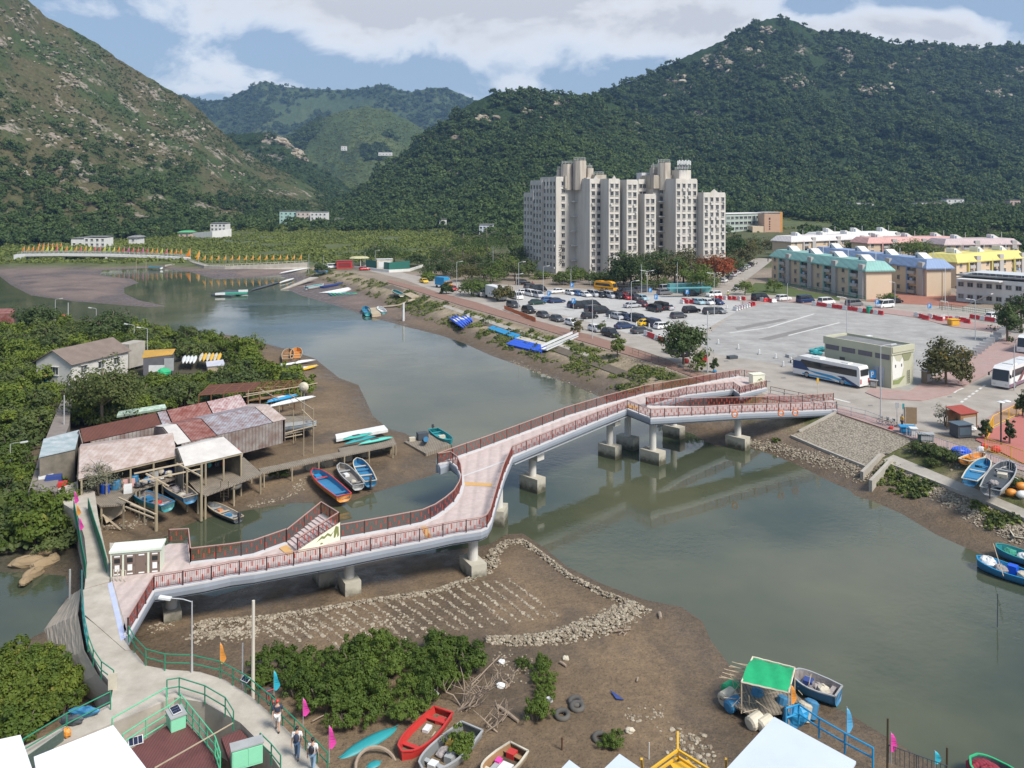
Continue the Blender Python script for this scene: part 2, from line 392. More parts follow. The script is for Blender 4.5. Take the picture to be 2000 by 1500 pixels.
# paved sheets on the east bank
def sheet(name,px,z,m_,th=0.):
    mb=MB()
    if th: mb.prism(px2(px,z),z - th,z)
    else: mb.sheet([P(x,y,z) for x,y in px])
    return struct(mb.build(name,m_))
asph=mat('asphalt',(.35,.315,.275),.9,.16,.35,dirt=.45,dcol=(.20,.17,.14),dsc=.25,bump=.2,bsc=14,coord='W')
conc_lot=mat('lot_concrete',(.42,.41,.39),.9,.10,.5,dirt=.4,dcol=(.26,.25,.24),dsc=.16,bump=.15,bsc=10,coord='W')
conc_site=mat('site_concrete',(.37,.36,.34),.9,.16,.7,dirt=.75,dcol=(.23,.22,.21),dsc=.2,bump=.2,bsc=8,coord='W')
pinkpave=mat('pink_pavers',(.36,.235,.21),.9,.16,.8,dirt=.5,dcol=(.27,.24,.22),dsc=.4,bump=.2,bsc=12,coord='W')
redpave=mat('red_brick_pavers',(.24,.135,.10),.9,.15,.9,dirt=.4,dcol=(.2,.17,.14),dsc=.5,bump=.2,bsc=12,coord='W')
redcourt=mat('red_court',(.40,.14,.12),.85,.08,.6,dirt=.25,dcol=(.3,.12,.10),coord='W')
white_line=mat('road_paint',(.62,.61,.58),.8,.12,2.5,dirt=.4,dcol=(.35,.33,.3),dsc=2.,coord='W')
sheet('road',[(690,521),(790,546),(900,588),(1000,617),(1150,653),(1250,683),(1330,710),(1440,752),(1500,772),(1640,798),(1740,823),(1790,838),(1860,852),(1935,850),(2060,790),(2300,690),(2300,610),(1980,606),(1850,596),(1700,590),(1480,572),(1440,560),(1500,515),(1540,480),(1500,480),(1455,520),(1420,548),(1380,560),(1200,566),(1050,560),(900,550),(800,536),(730,515)],.004,asph)
sheet('car_park_ground',[(1000,577),(1200,574),(1380,580),(1445,590),(1450,602),(1375,645),(1330,668),(1240,655),(1120,620),(1010,596)],.008,conc_lot)
sheet('site_ground',[(1448,600),(1520,590),(1650,603),(1790,622),(1860,640),(1965,656),(1905,692),(1820,735),(1775,762),(1610,728),(1550,716),(1400,692),(1362,672)],.012,conc_site)
sheet('promenade_path',[(760,546),(860,572),(930,590),(1000,613),(1130,648),(1230,678),(1300,702),(1385,736),(1375,744),(1290,712),(1200,685),(1100,655),(1000,625),(900,596),(800,564),(755,551)],.12,redpave,.3)
sheet('promenade_pavement',[(1500,768),(1640,795),(1740,826),(1800,846),(1880,872),(1945,890),(2060,925),(2060,935),(1890,890),(1790,859),(1720,834),(1635,806),(1560,788),(1490,776)],.12,pinkpave,.3)
sheet('corner_pavement',[(1812,742),(1905,692),(1965,657),(2080,660),(2010,690),(1900,745),(1852,770),(1800,782),(1720,778),(1690,766),(1700,758),(1775,764)],.12,pinkpave,.3)
sheet('east_pavement',[(1910,830),(1950,800),(2060,750),(2200,700),(2200,760),(2060,850),(1960,872),(1930,862)],.12,pinkpave,.3)
sheet('playground_ground',[(1905,858),(1940,838),(2010,800),(2200,770),(2250,900),(2000,905),(1950,880)],.125,redcourt,.1)
sheet('site_fringe_pavement',[(1450,588),(1520,582),(1700,598),(1850,618),(1960,640),(1975,652),(1860,638),(1790,620),(1650,601),(1520,588),(1452,597)],.1,pinkpave,.2)
sheet('estate_forecourt',[(1690,588),(1740,572),(1860,575),(1900,590),(1880,600),(1780,594)],.03,mat('red_forecourt',(.30,.13,.09),.9,.15,.5,coord='W'))
lawn=mat('lawn_grass',(.075,.10,.028),.95,.25,1.5,bump=.4,coord='W')
stuff(sheet('lawn_grass',[(1452,572),(1475,552),(1530,556),(1560,566),(1640,580),(1640,587),(1500,575)],.05,lawn),'mown grass verge below the teal roofed block','grass')
mb=MB()
def stroke(pts,wd,z=.02):
    for a_,b_ in zip(pts[:-1],pts[1:]):
        a_,b_=P(*a_,z),P(*b_,z);t=(b_ - a_).normalized();s_=Vector((-t.y,t.x,0))*wd/2
        mb.sheet([a_+s_,a_ - s_,b_ - s_,b_+s_])
for i in range(7): stroke([(1877+i*7.2,786 - i*5.2),(1881+i*7.2,783 - i*5.2)],.35)
stroke([(1864,767),(1868,763),(1882,758)],.3);stroke([(1690,768),(1740,777),(1800,780),(1850,768)],.12)
for a_,b_ in (((1425,650),(1500,640)),((1500,640),(1590,613)),((1540,655),(1640,630)),((1620,776),(1660,786))): stroke([a_,b_],.5)
for i in range(9): stroke([(1040+i*36,581+i*.4),(1048+i*36,590+i*.6)],.12)
for i in range(8): stroke([(1150+i*24,622+i*3.5),(1165+i*24,617+i*3.5)],.12)
struct(mb.build('road_markings',white_line))
mb=MB()
dkp=mat('asphalt_patch',(.20,.19,.18),.9,.15,.8,coord='W')
def patchq(pts): mb.sheet([P(x,y,.016) for x,y in pts])
patchq([(1480,662),(1600,634),(1628,634),(1500,665)]);patchq([(1560,700),(1640,684),(1655,690),(1600,712)]);patchq([(1180,605),(1260,617),(1262,621),(1180,609)])
patchq([(1435,640),(1530,622),(1540,625),(1440,645)]);patchq([(1640,590),(1700,596),(1700,601),(1640,596)])
for a_ in ((1733,767),(1752,770),(1768,775),(1855,775),(1500,745),(1530,738),(1418,705),(1700,792)): patchq([(a_[0] - 5,a_[1] - 1),(a_[0]+4,a_[1] - 1.5),(a_[0]+5,a_[1]+1),(a_[0] - 4,a_[1]+1.2)])
struct(mb.build('road_patches',dkp))

# stone pitched slope below the promenade, its kerbs and the culvert
stone_pitch=mat('pitched_stone',(.36,.315,.25),.9,.12,1.2,dirt=.4,dcol=(.22,.185,.13),dsc=.35,coord='W')
nt_=stone_pitch.node_tree;bs=[n for n in nt_.nodes if n.type == 'BSDF_PRINCIPLED'][0];src=bs.inputs['Base Color'].links[0].from_socket
gp=NT.__new__(NT);gp.nt=nt_
vor=gp.n('ShaderNodeTexVoronoi',{'Vector': gp.n('ShaderNodeNewGeometry').outputs['Position'],'Scale': 2.9},feature='DISTANCE_TO_EDGE')
fac=gp.ramp(vor.outputs[0],(.05,1.),(.17,0.))
nt_.links.new(gp.mix(gp.m('MULTIPLY',fac,.72),src,(.09,.075,.055)),bs.inputs['Base Color'])
def drape(name,c4,nu,nv,m_,up=.08):
    V_=[];n_=(nu+1)*(nv+1)
    for j in range(nv+1):
        for i in range(nu+1):
            u,v=i/nu,j/nv
            a_=[c4[0][k]*(1 - u)+c4[1][k]*u for k in (0,1)];b_=[c4[3][k]*(1 - u)+c4[2][k]*u for k in (0,1)]
            V_.append((a_[0]*(1 - v)+b_[0]*v,a_[1]*(1 - v)+b_[1]*v))
    z=np.full(n_,-1.5);Q=np.array(V_)
    for _ in range(40):
        d=FPX*(CH - z)/(Q[:,1] - HY);z+=(heights((Q[:,0] - 1000)*d/FPX,d,False)[0] - z)*.5
    d=FPX*(CH - z)/(Q[:,1] - HY)
    mb=MB();mb.add([((Q[i,0] - 1000)*d[i]/FPX,d[i],z[i]+up) for i in range(n_)],[(j*(nu+1)+i,j*(nu+1)+i+1,(j+1)*(nu+1)+i+1,(j+1)*(nu+1)+i) for j in range(nv) for i in range(nu)])
    bm=bmesh.new();
    o=mb.build(name,m_,smooth=True);bm.from_mesh(o.data);bmesh.ops.recalc_face_normals(bm,faces=bm.faces)
    if sum(f.normal.z for f in bm.faces) < 0: bmesh.ops.reverse_faces(bm,faces=bm.faces)
    bm.to_mesh(o.data);bm.free();return struct(o)
drape('stone_slope',[(1632,809),(1782,862),(1692,913),(1545,852)],24,16,stone_pitch)
drape('stone_slope_beneath_bridge',[(1500,778),(1540,790),(1470,812),(1445,806)],8,8,stone_pitch)
concrete=mat('concrete',(.40,.37,.32),.9,.1,.8,dirt=.45,dcol=(.2,.17,.13),dsc=.5,bump=.2,coord='W')
drape('bank_terrace',[(1725,900),(1745,890),(2010,1000),(2010,1022)],30,2,concrete,.12)
mudstone=mat('dark_revetment',(.13,.105,.08),.95,.2,.8,dirt=.4,bump=.5,bsc=3,coord='W')
for k_,q_ in enumerate(([(745,560),(765,557),(1250,735),(1238,745)],[(860,598),(870,596),(1160,695),(1152,702)])):
    drape('bank_berm_path',q_,40,2,mudstone if k_ == 0 else concrete,.1)
def bar_on(name,pts,wd,ht,m_,label,cat,up=0.):
    mb=MB();q=[PG(*p_) for p_ in pts]
    mb.sweep(q,[(-wd/2,ht),(wd/2,ht),(wd/2,-.3),(-wd/2,-.3)]);return tag(mb.build(name,m_,at=q[0]),label,cat)
bar_on('kerb',[(1545,853),(1600,877),(1692,914)],.3,.25,concrete,'low concrete kerb along the toe of the stone pitched slope','kerb')
bar_on('kerb',[(1632,808),(1560,845)],.3,.3,concrete,'concrete edge strip down the side of the stone pitched slope','kerb')
bar_on('retaining_edge',[(1728,905),(1850,953),(1930,985),(2010,1020)],.4,.3,concrete,'long concrete edge above the rubble east of the culvert','kerb')

# causeway, landing and walkways on the near bank
walk=mat('walkway_concrete',(.46,.42,.36),.9,.12,.9,dirt=.6,dcol=(.27,.235,.185),dsc=.55,bump=.15,bsc=10,coord='W')
def slab(name,px,z,th,m_=walk): return struct((lambda mb: mb.prism(px2(px,z),z - th,z).build(name,m_))(MB()))
slab('causeway_path',[(112,955),(150,940),(185,960),(192,1010),(205,1070),(216,1110),(214,1135),(165,1150),(170,1100),(165,1050),(150,1000),(125,985)],0,3.6)
slab('landing_path',[(214,1060),(262,1062),(270,1110),(262,1150),(236,1240),(256,1270),(245,1270),(165,1200),(162,1152),(216,1137)],.05,3.6)
slab('walkway_path',[(160,1200),(250,1268),(262,1272),(285,1300),(330,1308),(390,1312),(440,1328),(490,1360),(530,1395),(580,1445),(640,1520),(560,1520),(520,1462),(470,1412),(400,1372),(340,1362),(220,1412),(60,1480),(20,1500),(20,1470),(215,1375),(222,1340),(195,1310),(175,1270)],0,3.4)
emb=mat('embankment_concrete',(.46,.39,.31),.95,.14,.5,dirt=.4,dcol=(.24,.19,.13),dsc=.5,bump=.5,bsc=2.5,coord='W')
mb=MB()
eA=[(158,1150,-.1),(152,1200,-.1),(165,1270,-.1),(190,1315,-.1),(216,1348,-.1)];eB=[(134,1165,-3.6),(85,1230,-3.6),(100,1300,-3.4),(140,1345,-3.0),(190,1372,-2.6)]
va=[P(*q) for q in eA];vb=[P(*q) for q in eB];n_=24
def pl_(l,t): k=min(int(t*4),3);return l[k].lerp(l[k+1],t*4 - k)
ev=[];rnd_=random.Random(2)
for j_ in range(n_+1):
    for i_ in range(n_+1): p_=pl_(va,i_/n_).lerp(pl_(vb,i_/n_),j_/n_);ev.append(p_+Vector((0,0,rnd_.uniform(-.05,.05)*(0 < j_))))
mb.add(ev,[(j_*(n_+1)+i_,(j_+1)*(n_+1)+i_,(j_+1)*(n_+1)+i_+1,j_*(n_+1)+i_+1) for j_ in range(n_) for i_ in range(n_)])
struct(mb.build('embankment_slope',emb))
sheet('walkway_marking',[(210,1140),(219,1136),(246,1245),(236,1252)],.062,mat('blue_lane_paint',(.42,.47,.66),.85,.1,1.5,dirt=.3,dcol=(.4,.38,.4),coord='W'))
sheet('walkway_path_strip',[(244,1138),(300,1156),(252,1240),(226,1140)],.058,mat('warm_paving',(.50,.41,.31),.9,.08,1.,coord='W'))
# ================================================================ hills and forest
def hill_mat(name,cols,rock=0.,rsc=.02,sc=.012,fine=.25,grass=0.):
    m=bpy.data.materials.new(name);m.use_nodes=True;g=NT(m.node_tree)
    pos=g.n('ShaderNodeNewGeometry').outputs['Position']
    n1=g.noise(pos,sc,7,.62);n2=g.noise(pos,fine,4,.65)
    k=len(cols)
    c=g.ramp(n1,*[(.26+.48*i/(k - 1),cols[i]) for i in range(k)])
    c=g.mix(1.,c,g.mix(n2,(.35,.35,.35),(1.7,1.7,1.65)),'MULTIPLY')
    if rock:
        sep=g.n('ShaderNodeSeparateXYZ',{0: pos}).outputs[2]
        r1=g.m('MULTIPLY',g.ramp(g.noise(pos,rsc,6,.7),(.60 - rock*.1,0.),(.66 - rock*.1,1.)),g.ramp(g.noise(pos,rsc*6,5,.7),(.42,0.),(.52,1.)))
        c=g.mix(r1,c,g.mix(n2,(.13,.105,.085),(.42,.36,.30)))
    b=g.n('ShaderNodeBsdfPrincipled',{'Base Color': c,'Roughness': .95,'Specular IOR Level': .1})
    bn=g.n('ShaderNodeBump',{'Height': n2,'Strength': .9,'Distance': 2.5});g.nt.links.new(bn.outputs[0],b.inputs['Normal'])
    g.out(b.outputs[0]);return m
HILLS={}
def hill(name,sil,ridge,foot,m_,nx=300,ny=160,gul=14.,gsc=.006,back=.35,seed=0,S=1.15,bump=1.6,bs=.14):
    su=np.linspace(sil[0][0],sil[-1][0],nx)
    sy=np.interp(su,[p[0] for p in sil],[p[1] for p in sil])
    ker=np.ones(7)/7;sy=np.convolve(np.pad(sy,3,'edge'),ker,'valid')
    Dr=np.interp(su,[p[0] for p in ridge],[p[1] for p in ridge]);Df=np.interp(su,[p[0] for p in foot],[p[1] for p in foot])
    Dr=np.maximum(Dr,Df+20)
    zr=CH - (sy - HY)*Dr/FPX
    v=np.concatenate([np.linspace(0,1,ny),1+back*np.linspace(.03,1,14)])
    Vv,Ui=np.meshgrid(v,np.arange(nx),indexing='ij')
    D=Df[Ui]+(Dr[Ui] - Df[Ui])*Vv;X=(su[Ui] - 1000)/FPX*D
    zf=heights(((su - 1000)/FPX*Df),Df,False)[0] - 2.
    vv=np.clip(Vv,0,1)
    s=np.where(Vv <= 1,vv ** S*(1 - .12*np.sin(vv*np.pi)),1 - ((Vv - 1)/back) ** 1.4*.55)
    Z=zf[Ui]+(zr - zf)[Ui]*s
    env=np.clip(4*vv*(1 - vv),0,1)*np.clip((zr - zf)[Ui]/150,.1,1.4)
    gl=np.abs(fbm(X*gsc+seed,D*gsc*.5,5,seed) - .47)*2
    Z=Z - gul*env*(1 - gl*2.2)*.8+10*env*(fbm(X*gsc*3,D*gsc*3,4,seed+3) - .47)
    Z=Z+bump*(vnoise(X*bs,D*bs,seed)+.6*vnoise(X*bs*2.1,D*bs*2.1,seed+1) - .8)
    V=np.stack([X,D,Z],-1).reshape(-1,3);nr,nc=X.shape
    i0=(np.arange(nr - 1)[:,None]*nc+np.arange(nc - 1)[None,:]).ravel()
    me=np_mesh(name,V,np.stack([i0,i0+1,i0+nc+1,i0+nc],-1),[m_])
    HILLS[name]=(X,D,Z,vv,su)
    return struct(link(name,me))
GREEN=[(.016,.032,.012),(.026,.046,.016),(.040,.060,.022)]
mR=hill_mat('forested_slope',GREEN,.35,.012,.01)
mL=hill_mat('grassy_slope',[(.035,.060,.018),(.052,.074,.026),(.095,.082,.042),(.045,.070,.022)],.45,.03,.014,.3)
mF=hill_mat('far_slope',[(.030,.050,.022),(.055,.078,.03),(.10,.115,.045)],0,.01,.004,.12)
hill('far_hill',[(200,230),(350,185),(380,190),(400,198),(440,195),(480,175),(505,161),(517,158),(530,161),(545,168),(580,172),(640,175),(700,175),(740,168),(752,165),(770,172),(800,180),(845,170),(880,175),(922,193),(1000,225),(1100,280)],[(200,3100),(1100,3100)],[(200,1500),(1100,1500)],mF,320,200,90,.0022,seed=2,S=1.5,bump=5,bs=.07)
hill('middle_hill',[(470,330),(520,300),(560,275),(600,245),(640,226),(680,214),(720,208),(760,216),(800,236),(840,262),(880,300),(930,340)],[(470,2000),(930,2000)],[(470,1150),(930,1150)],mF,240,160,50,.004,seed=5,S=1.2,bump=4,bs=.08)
hill('rocky_spur',[(400,250),(432,262),(480,262),(520,258),(555,270),(590,300),(615,325),(650,345),(690,372),(740,400),(780,418)],[(400,1350),(780,1350)],[(400,980),(780,900)],mR,160,90,20,.006,seed=9,bump=3)
hill('near_hill',[(-420,-330),(-150,-170),(0,-55),(55,0),(90,33),(130,52),(190,85),(230,115),(280,145),(330,175),(370,196),(400,225),(440,262),(480,298),(520,322),(560,338),(590,354),(620,374),(680,402),(740,424),(800,436)],[(-420,860),(0,900),(300,1050),(600,1150),(800,1100)],[(-420,450),(0,470),(130,485),(250,520),(400,600),(520,680),(620,760),(800,900)],mL,420,240,16,.009,seed=1,bump=2.2)
hill('wooded_hill',[(640,420),(700,378),(740,336),(790,298),(850,253),(900,214),(945,189),(975,181),(1000,178),(1030,179),(1060,179),(1100,183),(1150,187),(1200,200),(1260,230),(1330,280),(1420,330)],[(640,1000),(1420,1150)],[(640,840),(720,760),(850,660),(1000,560),(1100,540),(1420,640)],mR,320,180,18,.007,seed=4,bump=3)
hill('mountain',[(1060,250),(1120,200),(1150,187),(1200,168),(1260,150),(1300,130),(1350,105),(1400,85),(1450,60),(1490,39),(1510,34),(1530,34),(1550,40),(1575,52),(1605,65),(1640,60),(1680,65),(1720,78),(1745,86),(1800,84),(1850,87),(1900,97),(1930,90),(1980,88),(2030,90),(2150,110),(2400,190),(2600,260)],[(1060,1350),(1500,1450),(2000,1500),(2600,1400)],[(1060,720),(1400,740),(1700,760),(2000,770),(2600,740)],mR,480,260,34,.0055,seed=7,S=1.1,bump=3)

# leafy crowns ---------------------------------------------------------------------------------
def leaf_mat(key,lo,hi,odd=None,tr=.25):
    m=bpy.data.materials.new(key);m.use_nodes=True;g=NT(m.node_tree)
    at=g.n('ShaderNodeAttribute',attribute_name='lv').outputs['Fac']
    rnd=g.n('ShaderNodeObjectInfo').outputs['Random']
    big=g.noise(g.n('ShaderNodeNewGeometry').outputs['Position'],.018,4,.6)
    t=g.m('ADD',g.m('ADD',g.m('MULTIPLY',at,.5),g.m('MULTIPLY',rnd,.42)),g.m('MULTIPLY_ADD',big,1.3,-.60))
    mid=[(a+b)/2 for a,b in zip(lo,hi)]
    c=g.ramp(t,(.08,lo),(.5,mid),(.92,hi))
    if odd: c=g.mix(g.ramp(at,(.90,0.),(.94,1.)),c,odd)
    d=g.n('ShaderNodeBsdfPrincipled',{'Base Color': c,'Roughness': .62,'Specular IOR Level': .25})
    t_=g.n('ShaderNodeBsdfTranslucent',{0: g.mix(.5,c,(.12,.16,.02))})
    mx=g.n('ShaderNodeMixShader',{0: tr,1: d.outputs[0],2: t_.outputs[0]});g.out(mx.outputs[0]);return m
def crown_arrays(seed,rx,rz,nclump,per,leaf,flat=.0,hollow=.55,clr=.28,cz=None,squash=.75,under=.28):
    r=np.random.RandomState(seed);Vs=[];L=[]
    u=r.normal(size=(nclump,3));u /= np.linalg.norm(u,axis=1)[:,None]
    u[:,2]=np.abs(u[:,2])*(1 - flat) - under*r.rand(nclump) 
    rad=(hollow+(1 - hollow)*r.rand(nclump))*(.78+.42*r.rand(nclump))
    C=u*rad[:,None]*np.array([rx,rx,rz])
    for k in range(nclump):
        n=max(3,int(per*(.5+r.rand())))
        q=r.normal(size=(n,3));q /= np.linalg.norm(q,axis=1)[:,None]+1e-6
        cs=clr*rx*(.6+.7*r.rand())
        p=C[k]+q*cs*(.45+.55*r.rand(n))[:,None]*np.array([1,1,squash])
        nn=q*.8+u[k]*.35+np.array([0,0,.45])+r.normal(size=(n,3))*.35;nn /= np.linalg.norm(nn,axis=1)[:,None]
        t=np.cross(nn,r.normal(size=(n,3)));t /= np.linalg.norm(t,axis=1)[:,None]+1e-6
        b=np.cross(nn,t);s=leaf*(.6+.8*r.rand(n))[:,None]
        Vs.append(np.stack([p - t*s*.5,p+b*s*.32,p+t*s*.5,p - b*s*.32],1))
        L.append(np.clip(.25+.5*r.rand()+.25*r.rand(n),0,1))
    Vs=np.concatenate(Vs).reshape(-1,3);L=np.concatenate(L)
    Vs[:,2]+=(rz if cz is None else cz)
    return Vs,L
def crown_mesh(name,m_,*a,sub=None,**k):
    Vs,L=crown_arrays(*a,**k);nf=len(L)
    me=np_mesh(name,Vs,np.arange(nf*4).reshape(-1,4),[m_],False)
    at=me.attributes.new('lv','FLOAT','FACE');at.data.foreach_set('value',L.astype(np.float32))
    return me
LF_FOREST=leaf_mat('forest_leaves',(.022,.050,.014),(.105,.155,.040),(.13,.12,.05))
LF_SCRUB=leaf_mat('scrub_leaves',(.036,.060,.017),(.115,.145,.040),None)
LF_MANG=leaf_mat('mangrove_leaves',(.040,.074,.010),(.175,.225,.032),(.22,.20,.04),.3)
LF_NEAR=leaf_mat('near_mangrove_leaves',(.026,.056,.009),(.13,.185,.028),None,.3)
LF_DARK=leaf_mat('dark_leaves',(.024,.046,.014),(.085,.120,.034),None)
LF_OLIVE=leaf_mat('olive_leaves',(.045,.052,.018),(.130,.120,.040),(.26,.16,.03))
LF_LIGHT=leaf_mat('light_leaves',(.050,.085,.016),(.150,.200,.040),None,.3)
LF_RED=leaf_mat('flame_blossom_leaves',(.040,.075,.018),(.40,.045,.020),(.60,.07,.03),.2)
PROTO=bpy.data.collections.new('crown_shapes')
def proto(name,me):
    o=bpy.data.objects.new(name,me);PROTO.objects.link(o);return o
for k in range(4): proto('crown_%d' % k,crown_mesh('forest_crown',LF_FOREST,10+k,4.2,3.6,16,16,1.25,hollow=.5,cz=3.0))
for k in range(2): proto('crown_%d' % (4+k),crown_mesh('scrub_crown',LF_SCRUB,20+k,1.9,1.2,8,10,.8,hollow=.4,cz=.7))
LF_MARSH_SUNLIT=leaf_mat('marsh_and_sunlit_leaves',(.075,.105,.022),(.21,.245,.055),(.20,.18,.06))
for k in range(2): proto('crown_%d' % (6+k),crown_mesh('marsh_and_sunlit_crown',LF_MARSH_SUNLIT,30+k,2.2,.9,9,10,.8,hollow=.4,cz=.4))
NG=bpy.data.node_groups.new('scatter','GeometryNodeTree')
NG.interface.new_socket('Geometry',in_out='INPUT',socket_type='NodeSocketGeometry');NG.interface.new_socket('Geometry',in_out='OUTPUT',socket_type='NodeSocketGeometry')
_i=NG.nodes.new('NodeGroupInput');_o=NG.nodes.new('NodeGroupOutput');_ip=NG.nodes.new('GeometryNodeInstanceOnPoints');_ci=NG.nodes.new('GeometryNodeCollectionInfo')
_ci.inputs['Collection'].default_value=PROTO;_ci.inputs['Separate Children'].default_value=True;_ci.inputs['Reset Children'].default_value=True
_ip.inputs['Pick Instance'].default_value=True
def _na(nm,ty):
    n=NG.nodes.new('GeometryNodeInputNamedAttribute');n.data_type=ty;n.inputs[0].default_value=nm;return n.outputs[0]
NG.links.new(_i.outputs[0],_ip.inputs['Points']);NG.links.new(_ci.outputs[0],_ip.inputs['Instance'])
NG.links.new(_na('kind_index','INT'),_ip.inputs['Instance Index']);NG.links.new(_na('spin','FLOAT_VECTOR'),_ip.inputs['Rotation']);NG.links.new(_na('size','FLOAT_VECTOR'),_ip.inputs['Scale'])
NG.links.new(_ip.outputs[0],_o.inputs[0])
def forest(name,pts,size,idx,label,cat,seed=0):
    r=np.random.RandomState(seed);n=len(pts);me=bpy.data.meshes.new(name)
    me.vertices.add(n);me.vertices.foreach_set('co',np.asarray(pts,np.float32).ravel())
    a=me.attributes.new('kind_index','INT','POINT');a.data.foreach_set('value',np.asarray(idx,np.int32))
    sp=np.zeros((n,3),np.float32);sp[:,2]=r.rand(n)*6.28;a=me.attributes.new('spin','FLOAT_VECTOR','POINT');a.data.foreach_set('vector',sp.ravel())
    sz=np.asarray(size,np.float32)[:,None]*np.stack([np.ones(n),np.ones(n),.8+.5*r.rand(n)],1);a=me.attributes.new('size','FLOAT_VECTOR','POINT');a.data.foreach_set('vector',sz.astype(np.float32).ravel())
    o=link(name,me);md=o.modifiers.new('scatter','NODES');md.node_group=NG;return stuff(o,label,cat)
def on_hill(h,n,seed,keep):
    X,D,Z,vv,su=HILLS[h];r=np.random.RandomState(seed)
    ny=int((vv[:,0] < 1).sum());w_=(D[1:ny,:-1] - D[:ny - 1,:-1])*(X[1:ny,1:] - X[1:ny,:-1]);w_=np.abs(w_).ravel();w_=w_/w_.sum()
    c=r.choice(len(w_),n,p=w_);i,j=np.divmod(c,X.shape[1] - 1);fu,fv=r.rand(n),r.rand(n)
    def q(A): return (A[i,j]*(1 - fu)+A[i,j+1]*fu)*(1 - fv)+(A[i+1,j]*(1 - fu)+A[i+1,j+1]*fu)*fv
    p=np.stack([q(X),q(D),q(Z)],-1);v=q(vv);k=keep(p,v,r) & (np.abs(p[:,0]) < .80*p[:,1]);return p[k],v[k],r
def mixf(h,n,seed,keep,frac=lambda p,v: 0*v,s0=.8,s1=1.5):
    p,v,r=on_hill(h,n,seed,keep);sc=r.rand(len(p)) < frac(p,v)
    idx=np.where(sc,4+r.randint(0,2,len(p)),r.randint(0,4,len(p)))
    p[:,2] -= .6
    return p,s0+(s1 - s0)*r.rand(len(p)) ** 1.6,idx
fs=[mixf('mountain',27000,1,lambda p,v,r: fbm(p[:,0]*.012,p[:,1]*.012,4,3)+.30*(1 - v) > .33,lambda p,v: .55*v,.6,2.0),
      mixf('wooded_hill',13000,2,lambda p,v,r: fbm(p[:,0]*.014,p[:,1]*.014,4,6)+.3*(1 - v) > .34,lambda p,v: .6*v,.6,1.9),
      mixf('rocky_spur',1500,3,lambda p,v,r: r.rand(len(v)) > .25*v,lambda p,v: .4*v)]
fm_=mixf('middle_hill',8000,6,lambda p,v,r: v > -1,s0=1.3,s1=2.4);fm_[2][:]=np.where(fbm(fm_[0][:,0]*.006,fm_[0][:,1]*.004,4,5) > .42,6,fm_[2])  # paler marsh crowns put the middle hill's sunlit patch into leaf colour
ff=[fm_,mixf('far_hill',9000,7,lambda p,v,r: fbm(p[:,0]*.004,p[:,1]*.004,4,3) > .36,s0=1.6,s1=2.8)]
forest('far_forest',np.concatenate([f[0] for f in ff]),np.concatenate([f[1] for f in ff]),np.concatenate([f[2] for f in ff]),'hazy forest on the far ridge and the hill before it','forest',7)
forest('hill_forest',np.concatenate([f[0] for f in fs]),np.concatenate([f[1] for f in fs]),np.concatenate([f[2] for f in fs]),'dense evergreen forest covering the mountain and the wooded hill','forest',1)
fn_=lambda p,v: fbm(p[:,0]*.02,p[:,1]*.01,4,11)
fs=[mixf('near_hill',11000,4,lambda p,v,r: (fn_(p,v)+.6*(.40 - v) > .45) & (v < .85),lambda p,v: np.clip((v - .25)*2.2,0,.9),.55,1.25),
      mixf('near_hill',17000,5,lambda p,v,r: (fbm(p[:,0]*.05,p[:,1]*.03,4,12) > .42) & (v > .2),lambda p,v: 1+0*v,.6,1.5)]
forest('hillside_scrub_and_woods',np.concatenate([f[0] for f in fs]),np.concatenate([f[1] for f in fs]),np.concatenate([f[2] for f in fs]),'green scrub and low woods spread over the boulder strewn hillside','forest',2)
# woods on the plain and the marsh
def plain(n,seed,box,keep):
    r=np.random.RandomState(seed);y=box[2]+(box[3] - box[2])*r.rand(n);u=box[0]+(box[1] - box[0])*r.rand(n);x=(u - 1000)/FPX*y
    z=heights(x,y,False)[0];p=np.stack([x,y,z],-1);return p[keep(u,y,p,r)],r
def pn(p,s,k): return fbm(p[:,0]*s,p[:,1]*s,3,k)
p1,r=plain(6500,11,(1425,2250,345,800),lambda u,y,p,r: ~((u < 1560) & (y < 570) & (u > 1400) & (y > 380)) & (pn(p,.02,3) > .34 - .2*(y > 640)) & ((y > 392) | (u > 2010) & (y > 350)) & ~((u > 1500) & (u < 1640) & (y > 480) & (y < 600)))
p2,r2=plain(3800,12,(560,1440,318,860),lambda u,y,p,r: (pn(p,.02,4) > .42 - .5*sstep(560,760,y)) & (y > 520+(u < 1000)*90 - 200*(u > 1020) - 150*((u > 900) & (u < 1025))) & ~((u > 1020) & (u < 1425) & (y < 328)) & ~((u > 900) & (u < 1425) & (y < 340)) & ~((u > 1405) & (y < 480)))
p3,r3=plain(1200,13,(-150,560,445,760),lambda u,y,p,r: (y > 455+.28*np.maximum(u,0)) & ~((u > 130) & (u < 215) & (y < 500)) & ~((u > 340) & (u < 470) & (y < 625)) & ~((u > 540) & (u < 650) & (y < 725)))
pp=np.concatenate([p1,p2,p3]);rr=np.random.RandomState(5)
pp[:,2] -= .5
forest('plain_woods',pp,.7+.6*rr.rand(len(pp)),rr.randint(0,4,len(pp)),'mixed green woods filling the valley floor below the hills','forest',3)
m1,r=plain(13000,14,(-150,1020,372,760),lambda u,y,p,r: (p[:,0] < -12) & (pn(p,.05,6) > .3) & (u < 1000))
m2,r2=plain(4000,15,(1430,2200,470,720),lambda u,y,p,r: (pn(p,.03,7) > .38))
pp=np.concatenate([m1,m2]);pp[:,2] -= .35
forest('marsh_mangrove',pp,.7+.7*rr.rand(len(pp)),rr.randint(6,8,len(pp)),'low green marsh scrub carpeting the flat ground behind the sea wall','marsh',4)
